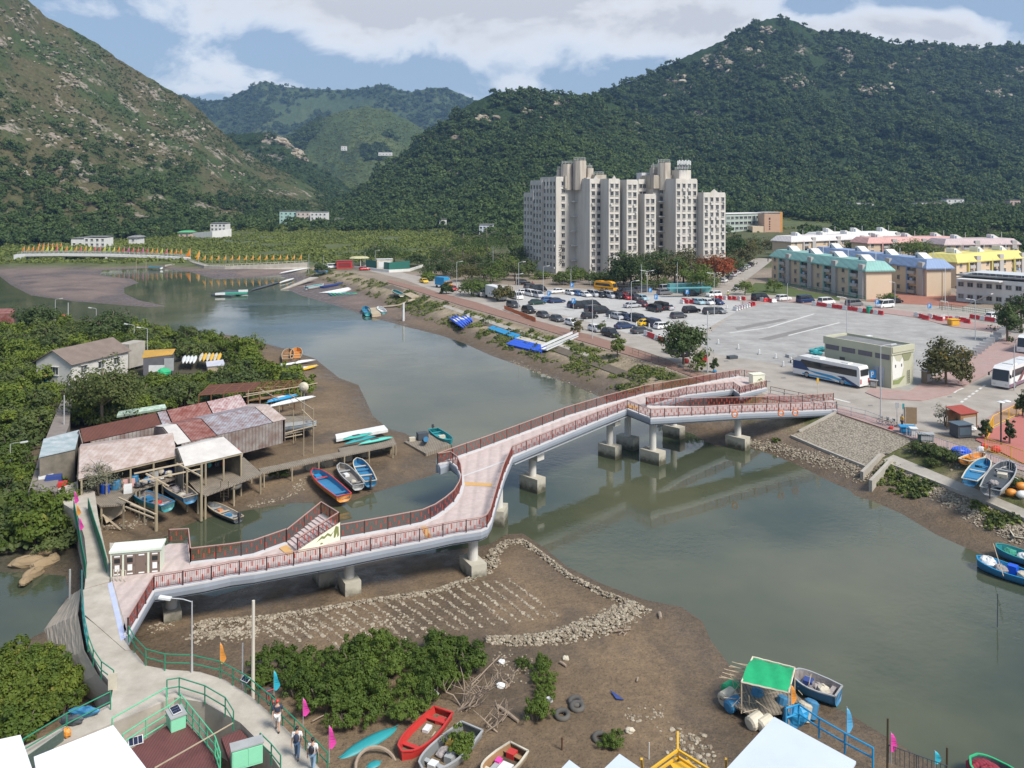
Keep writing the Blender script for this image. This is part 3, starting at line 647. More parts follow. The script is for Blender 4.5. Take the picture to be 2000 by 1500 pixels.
# ================================================================ footbridge
deck_m=mat('bridge_deck_paving',(.52,.43,.40),.85,.12,2.6,dirt=.45,dcol=(.38,.31,.28),dsc=1.1,lines=('X',1.2,.12),bump=.15,bsc=14,coord='W')
fascia_m=mat('bridge_edge_beam',(.27,.30,.345),.6,.08,.6,dirt=.4,dcol=(.25,.26,.27),dsc=.5,stretch=(1,1,.25))
column_m=mat('pier_column',(.56,.54,.50),.8,.07,.8,dirt=.3,dcol=(.36,.33,.28),stretch=(1,1,.3))
kerb_m=mat('bridge_kerb',(.54,.53,.53),.8,.06,1.,dirt=.2,dcol=(.45,.43,.42))
r_post=paint('railing_post',(.055,.028,.025),.5);r_bar=paint('railing_bar',(.17,.055,.045),.5);r_red=mat('railing_red',(.36,.052,.028),.5,.2,.8);r_top=paint('railing_handrail',(.42,.27,.23),.5)
cap_m=bpy.data.materials.new('pile_cap_concrete');cap_m.use_nodes=True;g=NT(cap_m.node_tree)
pos=g.n('ShaderNodeNewGeometry').outputs['Position'];zc=g.n('ShaderNodeSeparateXYZ',{0: pos}).outputs[2]
nz=g.noise(pos,1.6,6,.65)
cc=g.mix(nz,(.36,.33,.26),(.50,.47,.39))
wetl=g.m('ADD',g.m('MULTIPLY',g.m('ADD',zc,3.1),.55),g.m('MULTIPLY',nz,.7))
cc=g.mix(g.ramp(wetl,(.30,1.),(.75,0.)),cc,g.mix(nz,(.035,.035,.022),(.13,.12,.075)))
g.out(g.n('ShaderNodeBsdfPrincipled',{'Base Color': cc,'Roughness': .85}).outputs[0])
def P3(l): return [P(*q) for q in l]
bridge=thing('footbridge','long grey footbridge with pinkish deck, brown and red railings, forking over the river','footbridge',P(1040,960,WZ))
NEAR=P3([(250,1241,.08),(300,1155,.15),(400,1138,.28),(450,1127,.33),(497,1121,.38),(585,1105,.48),(657,1092,.58),(755,1072,.75),(820,1060,.88),(885,1046,1.0),(938,1038,1.08),(951,1032,1.1),(958,1020,1.12),(970,976,1.25),(984,930,1.45),(1000,893,1.7),(1050,872,2.0),(1100,851,2.2),(1165,824,2.45),(1225,800,2.6)])
BN=P3([(1225,800,2.6),(1271,818,2.5),(1360,813,2.05),(1445,808,1.5),(1560,804,.7),(1634,801,.2)])
BF=P3([(1262,794,2.6),(1350,795,2.1),(1445,793,1.5),(1560,789,.7),(1628,784,.22)])
UN=P3([(1262,794,2.6),(1340,773,2.1),(1432,762,1.35),(1445,771,1.2),(1497,758,.35)])
UF=P3([(1185,790,2.5),(1262,769,2.4),(1352,753,1.8),(1412,741,1.1),(1445,736,.6),(1480,741,.3)])
FAR1=P3([(330,1062,.1),(368,1060,.14),(372,1100,.28),(450,1091,.35),(495,1084,.4),(559,1061,.5)])
FAR2=P3([(665,1052,.62),(700,1046,.68),(760,1035,.78),(825,1022,.88),(850,1011,.93),(870,997,.98),(887,982,1.03),(897,965,1.08),(902,948,1.15),(900,930,1.22),(893,914,1.3),(880,904,1.36),(855,908,1.42)])
FAR3=P3([(855,908,1.42),(897,892,1.58),(937,878,1.7),(975,864,1.85),(1044,838,2.12),(1107,814,2.36),(1185,790,2.5)])
mb=MB()
main=NEAR+[BF[0]]+list(reversed(FAR3))[0:-1]+list(reversed(FAR2))+list(reversed(FAR1))+[P(216,1120,.08)]
mb.sheet(main);mb.sheet(BN+list(reversed(BF)));mb.sheet(UN+list(reversed(UF)))
mb.build('deck',deck_m,bridge)
mb=MB()
for pts,sd in ((NEAR,1),(BN,1),(BF,-1),(UN,1),(UF,-1),(FAR1[2:],-1),(FAR2,-1),(FAR3,-1)):
    mb.c=0;mb.sweep(pts,[(-.25,-.02),(.12,-.02),(.16,-.30),(.10,-.62),(-.3,-.92),(-.45,-.92),(-.45,-.3)],sd)
    mb.c=1;mb.sweep(pts,[(-.28,.10),(.13,.10),(.13,-.02),(-.28,-.02)],sd)
low=[Vector((p.x,p.y,p.z - .85)) for p in main]
mb.c=0
for lst in (main,BN+list(reversed(BF)),UN+list(reversed(UF))):
    lo=[Vector((p.x,p.y,p.z - .80)) for p in lst];k0=len(mb.f);mb.sheet(lo);mb.f[k0:]=[f[::-1] for f in mb.f[k0:]]
mb.build('edge_beam',[fascia_m,kerb_m],bridge)
def railing(parent,pts,h=1.12,step=2.1,dense=1.,name='railing',plates=True,offs=0.,mats=None):
    mb=MB();rnd=random.Random(int(abs(pts[0].x*100)))
    cum=[0.]
    for a_,b_ in zip(pts[:-1],pts[1:]): cum.append(cum[-1]+(b_ - a_).length)
    def at(s):
        for i in range(len(pts) - 1):
            if s <= cum[i+1]+1e-6:
                t=(s - cum[i])/max(1e-6,cum[i+1] - cum[i]);return pts[i].lerp(pts[i+1],t)
        return pts[-1].copy()
    Z=Vector((0,0,1));L=cum[-1]
    for a_,b_ in zip(pts[:-1],pts[1:]):
        mb.c=3;mb.bar(a_+Z*h,b_+Z*h,.075,.06)
        mb.c=1;mb.bar(a_+Z*(h - .12),b_+Z*(h - .12),.04,.04);mb.bar(a_+Z*.16,b_+Z*.16,.04,.04)
    n=max(1,round(L/step))
    for i in range(n+1):
        p=at(L*i/n);mb.c=0;mb.box(p+Z*(h/2),(.085,.085,h))
    k=int(L/(.135/dense));j=0
    for i in range(k):
        p=at((i+.5)*L/k);q=at(min(L,(i+.5)*L/k+.05));d_=(q - p);a=math.atan2(d_.y,d_.x)
        if plates and i % 3 == 1:
            mb.c=2;up=(j % 2);j+=1;hh=.30+.12*rnd.random()
            mb.box(p+Z*((.92 - hh/2) if up else (.20+hh/2)),(.095,.035,hh),a)
        mb.c=1;mb.box(p+Z*.58,(.024,.024,.84),a)
    return mb.build(name,mats or [r_post,r_bar,r_red,r_top],parent)
up1=lambda l: [p+Vector((0,0,.10)) for p in l]
for l in (NEAR[:2],NEAR[1:12],NEAR[11:16],NEAR[15:],BN[:2],BN[1:],BF,UN[:3],UN[2:],UF,FAR1[2:],FAR2,FAR3): railing(bridge,up1(l))
railing(bridge,up1(FAR1[:3]))
# tactile strips across the deck
mb=MB()
for q in ([(904,941,1.19),(962,944,1.34),(960,950,1.32),(905,947,1.17)],[(822,1028,.90),(832,1026,.92),(846,1054,.94),(834,1056,.92)],[(560,1064,.53),(545,1070,.52),(562,1084,.53),(576,1079,.53)],[(1228,789,2.6),(1250,796,2.62),(1240,799,2.62),(1222,794,2.6)]):
    mb=MB();mb.plate([P(x,y,z+.02) for x,y,z in q],.03);mb.build('tactile_strip',mat('tactile_paving',(.56,.34,.13),.8,.08,2.),bridge)
mb=MB();mb.bar(P(902,931,1.26),P(998,896,1.72),.25,.03);mb.build('joint_cover',kerb_m,bridge)
# stairs up from the deck
A0,A1=P(560,1061,.5),P(581,1078,.55);T0,T1=P(627,1006,1.75),P(662,1028,1.75)
n=10;mb=MB();mb.c=0
lo0=Vector((T0.x,T0.y,.45));lo1=Vector((T1.x,T1.y,.45))
for i in range(n):
    a_,b_=A0.lerp(lo0,i/n),A1.lerp(lo1,i/n);c_,d_=A1.lerp(lo1,(i+1)/n),A0.lerp(lo0,(i+1)/n);zt=.55+1.3*(i+1)/n
    mb.prism([q.xy[:] for q in (a_,b_,c_,d_)],.3,zt)
mb.build('stairs',mat('stair_treads',(.50,.42,.40),.85,.1,2.,lines=None),bridge)
mb=MB();w0,w1=A1+Vector((.1,-.12,0)),Vector((T1.x+.1,T1.y - .12,.5))
mb.add([w0,w1,w1+Vector((0,0,1.62)),w0+Vector((0,0,.18)),w0+Vector((0,.14,0)),w1+Vector((0,.14,0)),w1+Vector((0,.14,1.62)),w0+Vector((0,.14,.18))],[(0,1,2,3),(7,6,5,4),(3,2,6,7),(1,5,6,2),(0,3,7,4),(0,4,5,1)])
cream=paint('cream_wall_paint',(.70,.70,.56),.7,.1)
wl_=mb.build('stair_wall',cream,bridge)
olive=paint('olive_paint',(.17,.19,.06),.7)
def on_plane(o,ux,uz,pts,off): return [o+ux*a_+uz*b_+off for a_,b_ in pts]
mb=MB();ux=(w1 - w0)*1.0;uz=Vector((0,0,1));off=Vector((0,-.012,0))
for pts in ([(.42,.42),(.56,.86),(.62,.78),(.70,1.0),(.78,.80),(.86,1.05),(.78,.62),(.70,.80),(.62,.58),(.56,.66)],[(.85,.45),(.86,1.05),(.90,1.42),(.97,1.30),(.98,.55),(.94,.40),(.93,.85),(.89,.45)],[(.50,.22),(.55,.32),(.60,.24),(.56,.17)]):
    P3d=on_plane(w0,ux,uz,pts,off);k0=len(mb.v)
    mb.add(P3d,[tuple(t) for t in tessellate_polygon([P3d])])
mb.build('mural',olive,bridge)
for l in ([A0,T0],[T0,T1],[A1,T1+Vector((0,0,.05))]): railing(bridge,[p+Vector((0,0,.12)) for p in l],1.05,1.8)
# piers
def pier(px,py,dz,ang=0.,cap=(2.7,1.4),r=.43,head=0,zt=-1.9):
    b=P(px,py,zt);pr=MB()
    pr.c=0;pr.box((b.x,b.y,(zt - 4.3)/2),(cap[0],cap[1],4.3+zt),ang)
    pr.c=1;pr.tube([(b.x,b.y,zt - .1),(b.x,b.y,dz - .8)],r,18)
    if head: pr.box((b.x,b.y,dz - 1.45),(2.5,1.15,.8),ang);pr.c=2;pr.box((b.x,b.y,dz - 1.0),(1.7,.5,.25),ang)
    pr.build('pier',[cap_m,column_m,r_post],bridge)
AN,A2=R(137),R(118)
pier(335,1186,.15,A2,(2.0,1.3),zt=-2.4);pier(682,1126,.6,A2,(2.3,1.35));pier(632,1108,.5,A2,(2.3,1.35))
pier(924,1092,1.05,A2,(2.5,1.45));pier(974,990,1.2,R(80),(2.4,1.5));pier(1040,929,1.95,AN,head=1)
pier(1191,867,2.5,AN,head=1);pier(1226,851,2.55,AN);pier(1275,878,2.5,AN,(2.8,1.5))
pier(1316,831,2.2,AN);pier(1441,851,1.5,AN,(2.8,1.5));pier(1587,812,.6,AN,(1.5,1.5),.6,zt=-1.2);pier(1380,795,1.6,AN)
mb=MB()
for (a_,b_) in ((NEAR[15],NEAR[19]),):
    o_=Vector((.25,-.12,-.75));mb.tube([a_+o_,a_.lerp(b_,.5)+o_,b_+o_],.07,8)
mb.build('service_pipe',mat('galvanised',(.45,.46,.47),.45,.08,2.,metal=.6),bridge)

# utility cabin on the landing
KA,KB=P(216,1128,.06),P(314,1119,.06);ku=(KB - KA).normalized();kn=Vector((ku.y,-ku.x,0));Lk=(KB - KA).length;ka=math.atan2(ku.y,ku.x)
cabin=thing('utility_cabin','pale green flat roofed utility cabin with brown doors beside the footbridge landing','utility cabin',KA)
pale=paint('pale_green_paint',(.66,.71,.58),.6,.15);brown=paint('brown_door_paint',(.17,.125,.10),.5,.1);notice=paint('white_notice',(.75,.75,.74),.6);vent=paint('black_vent',(.02,.02,.02),.6)
def kp(u,v,z): return KA+ku*u - kn*v+Vector((0,0,z))
mb=MB();mb.box(kp(Lk/2,.75,.95),(Lk,1.5,1.9),ka);mb.build('body',pale,cabin)
mb=MB();mb.box(kp(Lk/2,.75,1.98),(Lk+.2,1.75,.16),ka);mb.box(kp(Lk/2,.75,2.07),(Lk - .2,1.3,.04),ka);mb.build('roof',paint('pale_roof_paint',(.68,.74,.64),.7,.2),cabin)
for u0,u1 in ((.12,.84),(1.0,1.82),(1.84,2.68),(2.86,3.62)):
    mb=MB();mb.box(kp((u0+u1)/2,-.02,.9),(u1 - u0,.05,1.62),ka);d_=mb.build('door',brown,cabin)
    um=(u0+u1)/2
    for zq in (1.6,.2): mb=MB();mb.box(kp(um,-.05,zq),(.42,.02,.10),ka);mb.build('notice',notice,d_)
    if u0 != 1.84:
        mb=MB();mb.box(kp(um,-.05,1.25),(.42,.02,.34),ka);mb.build('vent',vent,d_)
        mb=MB();mb.box(kp(um,-.055,.68),(.34,.02,.48),ka);mb.build('notice',notice,d_)
    mb=MB();mb.tube([kp(u1 - .1,-.06,.75),kp(u1 - .1,-.06,.95)],.015,6);mb.build('handle',vent,d_)
# emblem box at the far end of the bridge
b=P(1478,757,.13);eb=thing('service_box','cream service box with a dark mountain emblem at the far end of the footbridge','service box',b)
mb=MB();mb.box(b+Vector((0,0,1.05)),(2.0,1.2,2.1),R(15));mb.box(b+Vector((0,0,2.14)),(2.15,1.35,.1),R(15));mb.build('body',cream,eb)
ux=Vector((math.cos(R(15)),math.sin(R(15)),0));o=b - ux.cross(Vector((0,0,1)))*-0+Vector((math.sin(R(15)),-math.cos(R(15)),0))*.62
mb=MB()
for pts in ([(-.35,1.05),(0,1.5),(.12,1.38),(.35,1.62),(.7,1.2),(.36,1.42),(.14,1.16),(0,1.3)],[(.05,.85),(.33,1.2),(.66,.86),(.33,1.03)]):
    q=[o+ux*x+Vector((0,0,z)) for x,z in pts];mb.add(q,[tuple(t) for t in tessellate_polygon([q])])
mb.build('emblem',olive,eb)
# ================================================================ buildings
glass_m=bpy.data.materials.new('window_glass');glass_m.use_nodes=True;g=NT(glass_m.node_tree)
rn=g.n('ShaderNodeObjectInfo').outputs['Random'];pos=g.n('ShaderNodeNewGeometry').outputs['Position']
rn2=g.n('ShaderNodeTexWhiteNoise',{0: g.n('ShaderNodeVectorMath',{0: g.n('ShaderNodeVectorMath',{0: pos,1: (1.1,1.1,1.1)},operation='MULTIPLY').outputs[0]},operation='FLOOR').outputs[0]}).outputs[0]
g.out(g.n('ShaderNodeBsdfPrincipled',{'Base Color': g.ramp(g.m('ADD',g.m('MULTIPLY',rn,.5),g.m('MULTIPLY',rn2,.5)),(.3,(.018,.02,.024)),(.6,(.06,.065,.07)),(.85,(.22,.22,.21))),'Roughness': .18,'Specular IOR Level': .6}).outputs[0])
frame_m=paint('window_frame',(.45,.45,.43),.5);frame_w=paint('white_window_frame',(.62,.62,.60),.5)
roofgrey=mat('flat_roof',(.20,.20,.20),.9,.15,.5,dirt=.4,dcol=(.10,.10,.10),coord='W')
def window_mb(mb,A,u,n_,x,z,w_,h_,sill=True,mull=2):
    """frame, glass and sill of one window on the wall plane through A with direction u and normal n_"""
    Z=Vector((0,0,1));c=A+u*x+Z*z;f=.07;a=math.atan2(u.y,u.x)
    mb.c=1;q=[c+u*i*(w_/2 - .03)+Z*j*(h_/2 - .03)+n_*.03 for i,j in ((-1,-1),(1,-1),(1,1),(-1,1))];mb.quad(*q)
    mb.c=0
    for dx_,dz_,sx_,sz_ in ((0,h_/2,w_+f,f),(0,-h_/2,w_+f,f),(-w_/2,0,f,h_ - f),(w_/2,0,f,h_ - f)): mb.box(c+u*dx_+Z*dz_+n_*.04,(sx_,.09,sz_),a)
    for k in range(1,mull): mb.box(c+u*(w_*(k/mull - .5))+n_*.045,(.05,.06,h_ - f),a)
    if sill: mb.c=2;mb.box(c - Z*(h_/2+.10)+n_*.10,(w_+.2,.22,.1),a);mb.box(c+Z*(h_/2+.13)+n_*.13,(w_+.25,.28,.09),a)
def add_windows(parent,specs,mats,limit=100,name='window'):
    for sp in specs[:limit]:
        mb=MB();window_mb(mb,*sp);mb.build(name,mats,parent)
    if len(specs) > limit:
        mb=MB()
        for sp in specs[limit:]: window_mb(mb,*sp)
        mb.build(name,mats,parent)['kind']='stuff'
def ray_len(A,t,px):          # distance along t from A until the point lies on the vertical line of a photo column
    k=(px - 1000)/FPX;return (k*A.y - A.x)/(t.x - k*t.y)
# ---- tower block
tw_m=mat('tower_wall',(.58,.55,.50),.9,.06,.35,dirt=.38,dcol=(.33,.28,.22),dsc=.5,stretch=(1,1,.14))
tw_dirty=mat('tower_stained_wall',(.48,.43,.36),.9,.10,.5,dirt=.75,dcol=(.20,.17,.13),dsc=.7,stretch=(1,1,.12))
tank_m=mat('tank_wall',(.54,.49,.42),.9,.12,.6,dirt=.6,dcol=(.27,.22,.17),dsc=.8,stretch=(1,1,.12))
AL=R(25);tt=Vector((math.cos(AL),math.sin(AL),0));nn=Vector((math.sin(AL),-math.cos(AL),0));bb=-nn
tower=thing('tower_block','tall stained concrete residential tower block of stepped wings with water tanks on top','tower block',(35,300,0))
specs=[];FL=2.74
def wing(xl,xr,d,ytop,depth,cols,sidecols=0,mat_=None,name='wing',gable=False,base=0.):
    A=Vector(((xl - 1000)*d/FPX,d,base));L=ray_len(A,tt,xr);h=CH - (ytop - HY)*d/FPX - base
    mb=MB();c=A+tt*L/2+bb*depth/2;mb.box((c.x,c.y,base+h/2),(L,depth,h),AL)
    mb.box((c.x,c.y,base+h+.2),(L - .3,depth - .3,.4),AL)
    if gable: mb.M=None;g0=A+Vector((0,0,h));mb.add([g0+tt*L*.3,g0+tt*L*.7,g0+tt*L*.5+Vector((0,0,1.6)),g0+tt*L*.3+bb*.5,g0+tt*L*.7+bb*.5,g0+tt*L*.5+bb*.5+Vector((0,0,1.6))],[(0,1,2),(5,4,3),(1,4,5,2),(0,2,5,3)])
    mb.build(name,mat_ or tw_m,tower)
    nf=int((h - 1.6)/FL)
    for f in range(nf):
        z=h - 2.2 - f*FL
        for k in range(cols): specs.append((A.copy(),tt,nn,L*(k+.5+(.0 if cols > 2 else (.06 if k == 0 else -.06)))/cols,z,1.35 if cols < 4 else 1.25,1.45))
        for k in range(sidecols): specs.append((A+bb*depth,-bb,-tt,depth*(k+.5)/sidecols,z,1.1,1.4))
    return A,L,h
wing(1040.5,1050,318,378,8,0,3);wing(1058,1085,312,354,10,0,4)
A1_,L1_,h1_=wing(1086,1111,303,347,13,1,5,gable=False)
wing(1110,1152,305.5,344,10,0,mat_=tw_m,name='stair_core');wing(1146,1153,300,349,6,1)
wing(1152,1176,296.5,351,12,2,gable=True);wing(1189,1211,293,351,16,2,gable=True);wing(1224,1246,293,353,16,2);wing(1247,1263,304,352,8,2)
wing(1259,1281,294,381,12,2);wing(1275,1312,302,346,10,0,name='stair_core');wing(1310,1321,299,352,6,1);wing(1320,1362,295,351,14,4);wing(1374,1417,296,378,15,4,gable=True)
specs.sort(key=lambda s: (s[2].x < 0,s[0].y))
add_windows(tower,specs,[frame_m,glass_m,tw_m],100)
# open stair balconies in the two cores
for xl,xr,d in ((1111,1151,304.6),(1280,1309,301)):
    A=Vector(((xl - 1000)*d/FPX,d,0));L=ray_len(A,tt,xr)
    for f in range(12):
        z=31.0 - f*FL;mb=MB();mb.c=1
        mb.box(A+tt*L*.45+nn*.06+Vector((0,0,z - .55)),(1.9,.12,1.7),AL);mb.c=0
        if f % 2: mb.box(A+tt*L*.40+nn*.7+Vector((0,0,z - 1.55)),(L*.62,1.5,.35),AL)
        else: mb.box(A+tt*L*.45+nn*.35+Vector((0,0,z - 1.5)),(2.3,.7,.25),AL)
        mb.build('balcony',[paint('balcony_slab',(.50,.52,.52),.7,.2),glass_m],tower)
        mb=MB();mb.box(A+tt*L*.88+nn*.06+Vector((0,0,z - .4)),(1.3,.1,1.4),AL);mb.build('stair_window',glass_m,tower)
mb=MB()
for i in range(8):
    A=PD(1109 if i % 2 else 1152,520,302.5 - (i % 2));
def tank(x0,x1,yt,yb,d,round_=False,m_=None,rail=True):
    a_,b_=PD(x0,yt,d),PD(x1,yb,d);wd=b_.x - a_.x;c=Vector(((a_.x+b_.x)/2,d+4,0));mb=MB()
    if round_: mb.tube([(c.x,c.y,b_.z - 4),(c.x,c.y,a_.z)],wd/2,8)
    else: mb.box((c.x,c.y,(a_.z+b_.z)/2 - 2),(wd,wd*.9,a_.z - b_.z+4),AL)
    o=mb.build('roof_tank',m_ or tank_m,tower)
    if rail:
        mb=MB();n=10;pts=[(c.x+math.cos(i*6.283/n)*wd*.45,c.y+math.sin(i*6.283/n)*wd*.45,a_.z) for i in range(n+1)]
        for p_ in pts: mb.tube([p_,(p_[0],p_[1],p_[2]+1.1)],.05,4)
        for k in (.55,1.1): mb.tube([(p_[0],p_[1],p_[2]+k) for p_ in pts],.04,4)
        mb.build('roof_railing',frame_m,o)
tank(1097,1121,320,350,302,True);tank(1121,1147,313,350,300,True);tank(1146,1159,328,350,301);tank(1090,1100,331,350,304);tank(1160,1183,341,352,300,m_=tw_dirty)
tank(1288,1314,317,350,299,True);tank(1275,1290,327,350,303);tank(1321,1349,332,354,300,m_=tw_m);tank(1250,1270,337,354,306,m_=paint('plant_box',(.5,.5,.52),.7,.3),rail=False)
wing(1104,1150,303.5,345,9,0,name='roof_parapet',base=31.5,mat_=tw_dirty);wing(1277,1318,300.5,344,9,0,name='roof_parapet',base=31.5,mat_=tw_dirty)
for i in range(9):
    p_=PD(1324+i*3.,330,299+(i % 3));mb=MB();mb.tube([p_,p_+Vector((0,0,2.8))],.08,5);mb.box(p_+Vector((0,-.2,2.2+.3*(i % 2))),(.45,.25,1.6));mb.build('antenna',paint('antenna_white',(.68,.68,.66),.5),tower)
for x,yt in ((1042,372),(1066,350),(1072,348),(1372,372),(1408,372),(1286,311),(1276,318),(1152,318)):
    p_=PD(x,yt+9,303);mb=MB();mb.tube([p_ - Vector((0,0,2)),p_+Vector((0,0,1.7))],.09,5);mb.build('mast',frame_m,tower)
# air conditioners on the lit faces, as one part
rnd=random.Random(3);mb=MB()
for sp in specs:
    if rnd.random() < .35: c=sp[0]+sp[1]*(sp[3]+rnd.choice((-.45,.45)))+sp[2]*.3+Vector((0,0,sp[4] - 1.1));mb.box(c,(.7,.5,.5),math.atan2(sp[1].y,sp[1].x))
mb.build('air_conditioner',paint('ac_white',(.55,.55,.53),.6,.3),tower)['kind']='stuff'
# estate name on the wall
for i,ch in enumerate('天利苑'):
    cu=bpy.data.curves.new('name_lettering','FONT');cu.body=ch;cu.size=2.6;cu.extrude=.04;cu.align_x='CENTER'
    to=bpy.data.objects.new('name_lettering',cu);COL.objects.link(to);dg=bpy.context.evaluated_depsgraph_get();dg.update()
    me=bpy.data.meshes.new_from_object(to.evaluated_get(dg));bpy.data.objects.remove(to)
    o=bpy.data.objects.new('name_lettering',me);COL.objects.link(o);me.materials.clear();me.materials.append(paint('dark_lettering',(.05,.045,.04),.6));o.parent=tower
    o.location=A1_+tt*L1_*.42+nn*.05+Vector((0,0,8.6 - i*2.7)) - tower.location;o.rotation_euler=(R(90),0,AL)

# ---- generic storeyed block
def block(name,label,cat,A,B,depth,storeys,wall_m,cols,fh=2.8,roof=None,roof_h=2.2,flat=None,win=(1.5,1.3),parapet=.5,extra=None,frames=None,base=None,side_cols=0,group=None,endless=False):
    A,B=Vector(A),Vector(B);z0=A.z if base is None else base;A.z=B.z=z0;u=(B - A);L=u.length;u.normalize();n_=Vector((u.y,-u.x,0));a=math.atan2(u.y,u.x);h=storeys*fh;Z=Vector((0,0,1))
    t=thing(name,label,cat,A,group);c=A+u*L/2 - n_*depth/2
    mb=MB();mb.box(c+Z*(h/2 - .5),(L,depth,h+1),a);mb.build('wall',wall_m,t)
    if roof:
        mb=MB();o=.7;i=1.5
        lo=[A+u*x - n_*y+Z*(h - .7) for x,y in ((-o,-o),(L+o,-o),(L+o,depth+o),(-o,depth+o))]
        mi_=[p+Z*.35 for p in lo]
        hi=[A+u*x - n_*y+Z*(h+roof_h - .7) for x,y in ((i,i*.8),(L - i,i*.8),(L - i,depth - i*.8),(i,depth - i*.8))]
        mb.add(lo+mi_+hi,[(0,3,2,1)]+[(k,(k+1) % 4,(k+1) % 4+4,k+4) for k in range(4)]+[(k+4,(k+1) % 4+4,(k+1) % 4+8,k+8) for k in range(4)]+[(8,9,10,11)])
        mb.build('roof',roof,t)
    else:
        mb=MB();mb.box(c+Z*(h+parapet/2+.45),(L+.3,depth+.3,.35),a);mb.box(c+Z*(h+.52),(L+.1,depth+.1,.12),a);mb.build('roof',flat or roofgrey,t)
    sp=[]
    for f in range(storeys):
        for k in range(cols): sp.append((A.copy(),u,n_,L*(k+.5)/cols,f*fh+1.5,*win))
        for k in range(side_cols): sp.append((A - n_*depth,n_,-u,depth*(k+.5)/side_cols,f*fh+1.5,*win));sp.append((B.copy(),-n_,u,depth*(k+.5)/side_cols,f*fh+1.5,*win))
    add_windows(t,sp,frames or [frame_m,glass_m,wall_m],100)
    if extra: extra(t,A,u,n_,L,depth,h)
    return t
peach=mat('peach_wall',(.62,.49,.355),.9,.07,.5,dirt=.25,dcol=(.38,.26,.17),dsc=.5,stretch=(1,1,.3))
greyw=mat('grey_render',(.44,.42,.40),.9,.08,.6,dirt=.3,dcol=(.3,.28,.26))
white_r=mat('white_render',(.66,.65,.62),.85,.06,.5,dirt=.3,dcol=(.42,.40,.36),dsc=.6,stretch=(1,1,.3))
def rpaint(nm,c): return mat(nm,c,.7,.10,.6,dirt=.25,dcol=tuple(x*.6 for x in c),dsc=.4,lines=('X',.9,.12))
def estate(accent):
    def ex(t,A,u,n_,L,depth,h):
        a=math.atan2(u.y,u.x);Z=Vector((0,0,1));nb=max(2,round(L/14))
        for k in range(nb):                 # grey stair bays, coloured columns, recessed balconies
            x=L*(k+.5)/nb+L/nb*.36
            if x < L - 1: mb=MB();mb.box(A+u*x+n_*.2+Z*(h+1.2)/2,(2.2,.9,h+1.2),a);mb.build('stair_bay',greyw,t)
            x=L*(k+.5)/nb - .6
            mb=MB();mb.box(A+u*x+n_*.25+Z*h/2,(.55,.7,h),a);mb.build('column',accent,t)
            for f in range(int(h/2.75)):
                mb=MB();mb.c=0;mb.box(A+u*(x+1.9)+n_*.35+Z*(f*2.8+.75),(3.0,.8,.95),a);mb.c=1;mb.box(A+u*(x+1.9)+n_*.05+Z*(f*2.8+1.85),(2.9,.16,1.15),a)
                if f % 2: mb.c=2;mb.box(A+u*(x+2.3)+n_*.8+Z*(f*2.8+1.6),(1.1,.08,.7),a)
                mb.build('balcony',[greyw,glass_m,paint('laundry_cloth',(.30,.40,.55),.8)],t)
            p=A+u*(L*(k+.55)/nb) - n_*depth*.5+Z*(h+1.2);mb=MB()     # white stair head with a sloping parapet
            mb.add([p+u*x_ - n_*y_+Z*z_ for y_ in (-1.4,1.4) for x_,z_ in ((-1.6,-.6),(-1.6,2.3),(-.4,2.3),(3.0,.5),(3.0,-.6))],[(0,1,2,3,4),(9,8,7,6,5),(0,5,6,1),(1,6,7,2),(2,7,8,3),(3,8,9,4)])
            sh=mb.build('stair_head',white_r,t);mb=MB();mb.box(p+n_*1.42 - u*1.0+Z*1.0,(.8,.06,1.5),a);mb.build('door',paint('blue_grey_door',(.12,.18,.26),.6),sh)
            mb=MB();mb.tube([p+u*4.5,p+u*4.5+Z*3.2],.09,5);mb.build('vent_pipe',white_r,t)
    return ex
teal=rpaint('teal_roof',(.22,.42,.38));blue=rpaint('blue_roof',(.22,.30,.46));yellow=rpaint('yellow_roof',(.64,.56,.18));mauve=rpaint('mauve_roof',(.48,.38,.38));pink=rpaint('pink_roof',(.55,.32,.29));paler=rpaint('pale_roof',(.60,.56,.55))
def row_block(label,pr,back,roof,L,depth,cols,dirx=(.19,-.98),px2_=None):
    u=Vector((dirx[0],dirx[1],0)).normalized();B=P(*pr,0);A=B - u*L
    return block('housing_block',label,'housing block',A,B,depth,3,peach,cols,2.85,roof,2.7,extra=estate(back),win=(1.3,1.25),group='low housing blocks of the estate')
row_block('three storey peach housing block under a teal mansard roof',(1692,585),teal,teal,53,8,12)
row_block('three storey peach housing block under a blue mansard roof',(1810,579),blue,blue,60,8,12)
block('housing_block','peach housing block under a bright yellow roof with yellow columns','housing block',P(1868,563,0),P(1868,563,0)+Vector((34,20,0)),11,3,peach,8,2.85,yellow,2.6,extra=estate(yellow),win=(1.3,1.25),group='low housing blocks of the estate')
block('housing_block','housing block under a pale pinkish roof behind the blue roofed one','housing block',P(1545,508,0),P(1690,500,0),11,3,peach,8,2.85,paler,2.6,extra=estate(paler),win=(1.3,1.25),group='low housing blocks of the estate')
block('housing_block','housing block under a salmon pink roof behind the flowering tree','housing block',P(1695,512,0),P(1870,508,0),11,3,peach,10,2.85,pink,2.6,extra=estate(pink),win=(1.3,1.25),group='low housing blocks of the estate')
block('housing_block','long housing block under a mauve grey roof behind the yellow roofed one','housing block',P(1845,516,0),P(1990,514,0),12,3,peach,9,2.85,mauve,2.6,extra=estate(mauve),win=(1.3,1.25),group='low housing blocks of the estate')
block('housing_block','white roofed low housing block at the rear of the estate','housing block',P(1600,494,1),P(1760,490,1),11,3,white_r,8,2.7,white_r,2.2,extra=estate(white_r),win=(1.2,1.2),group='low housing blocks of the estate')
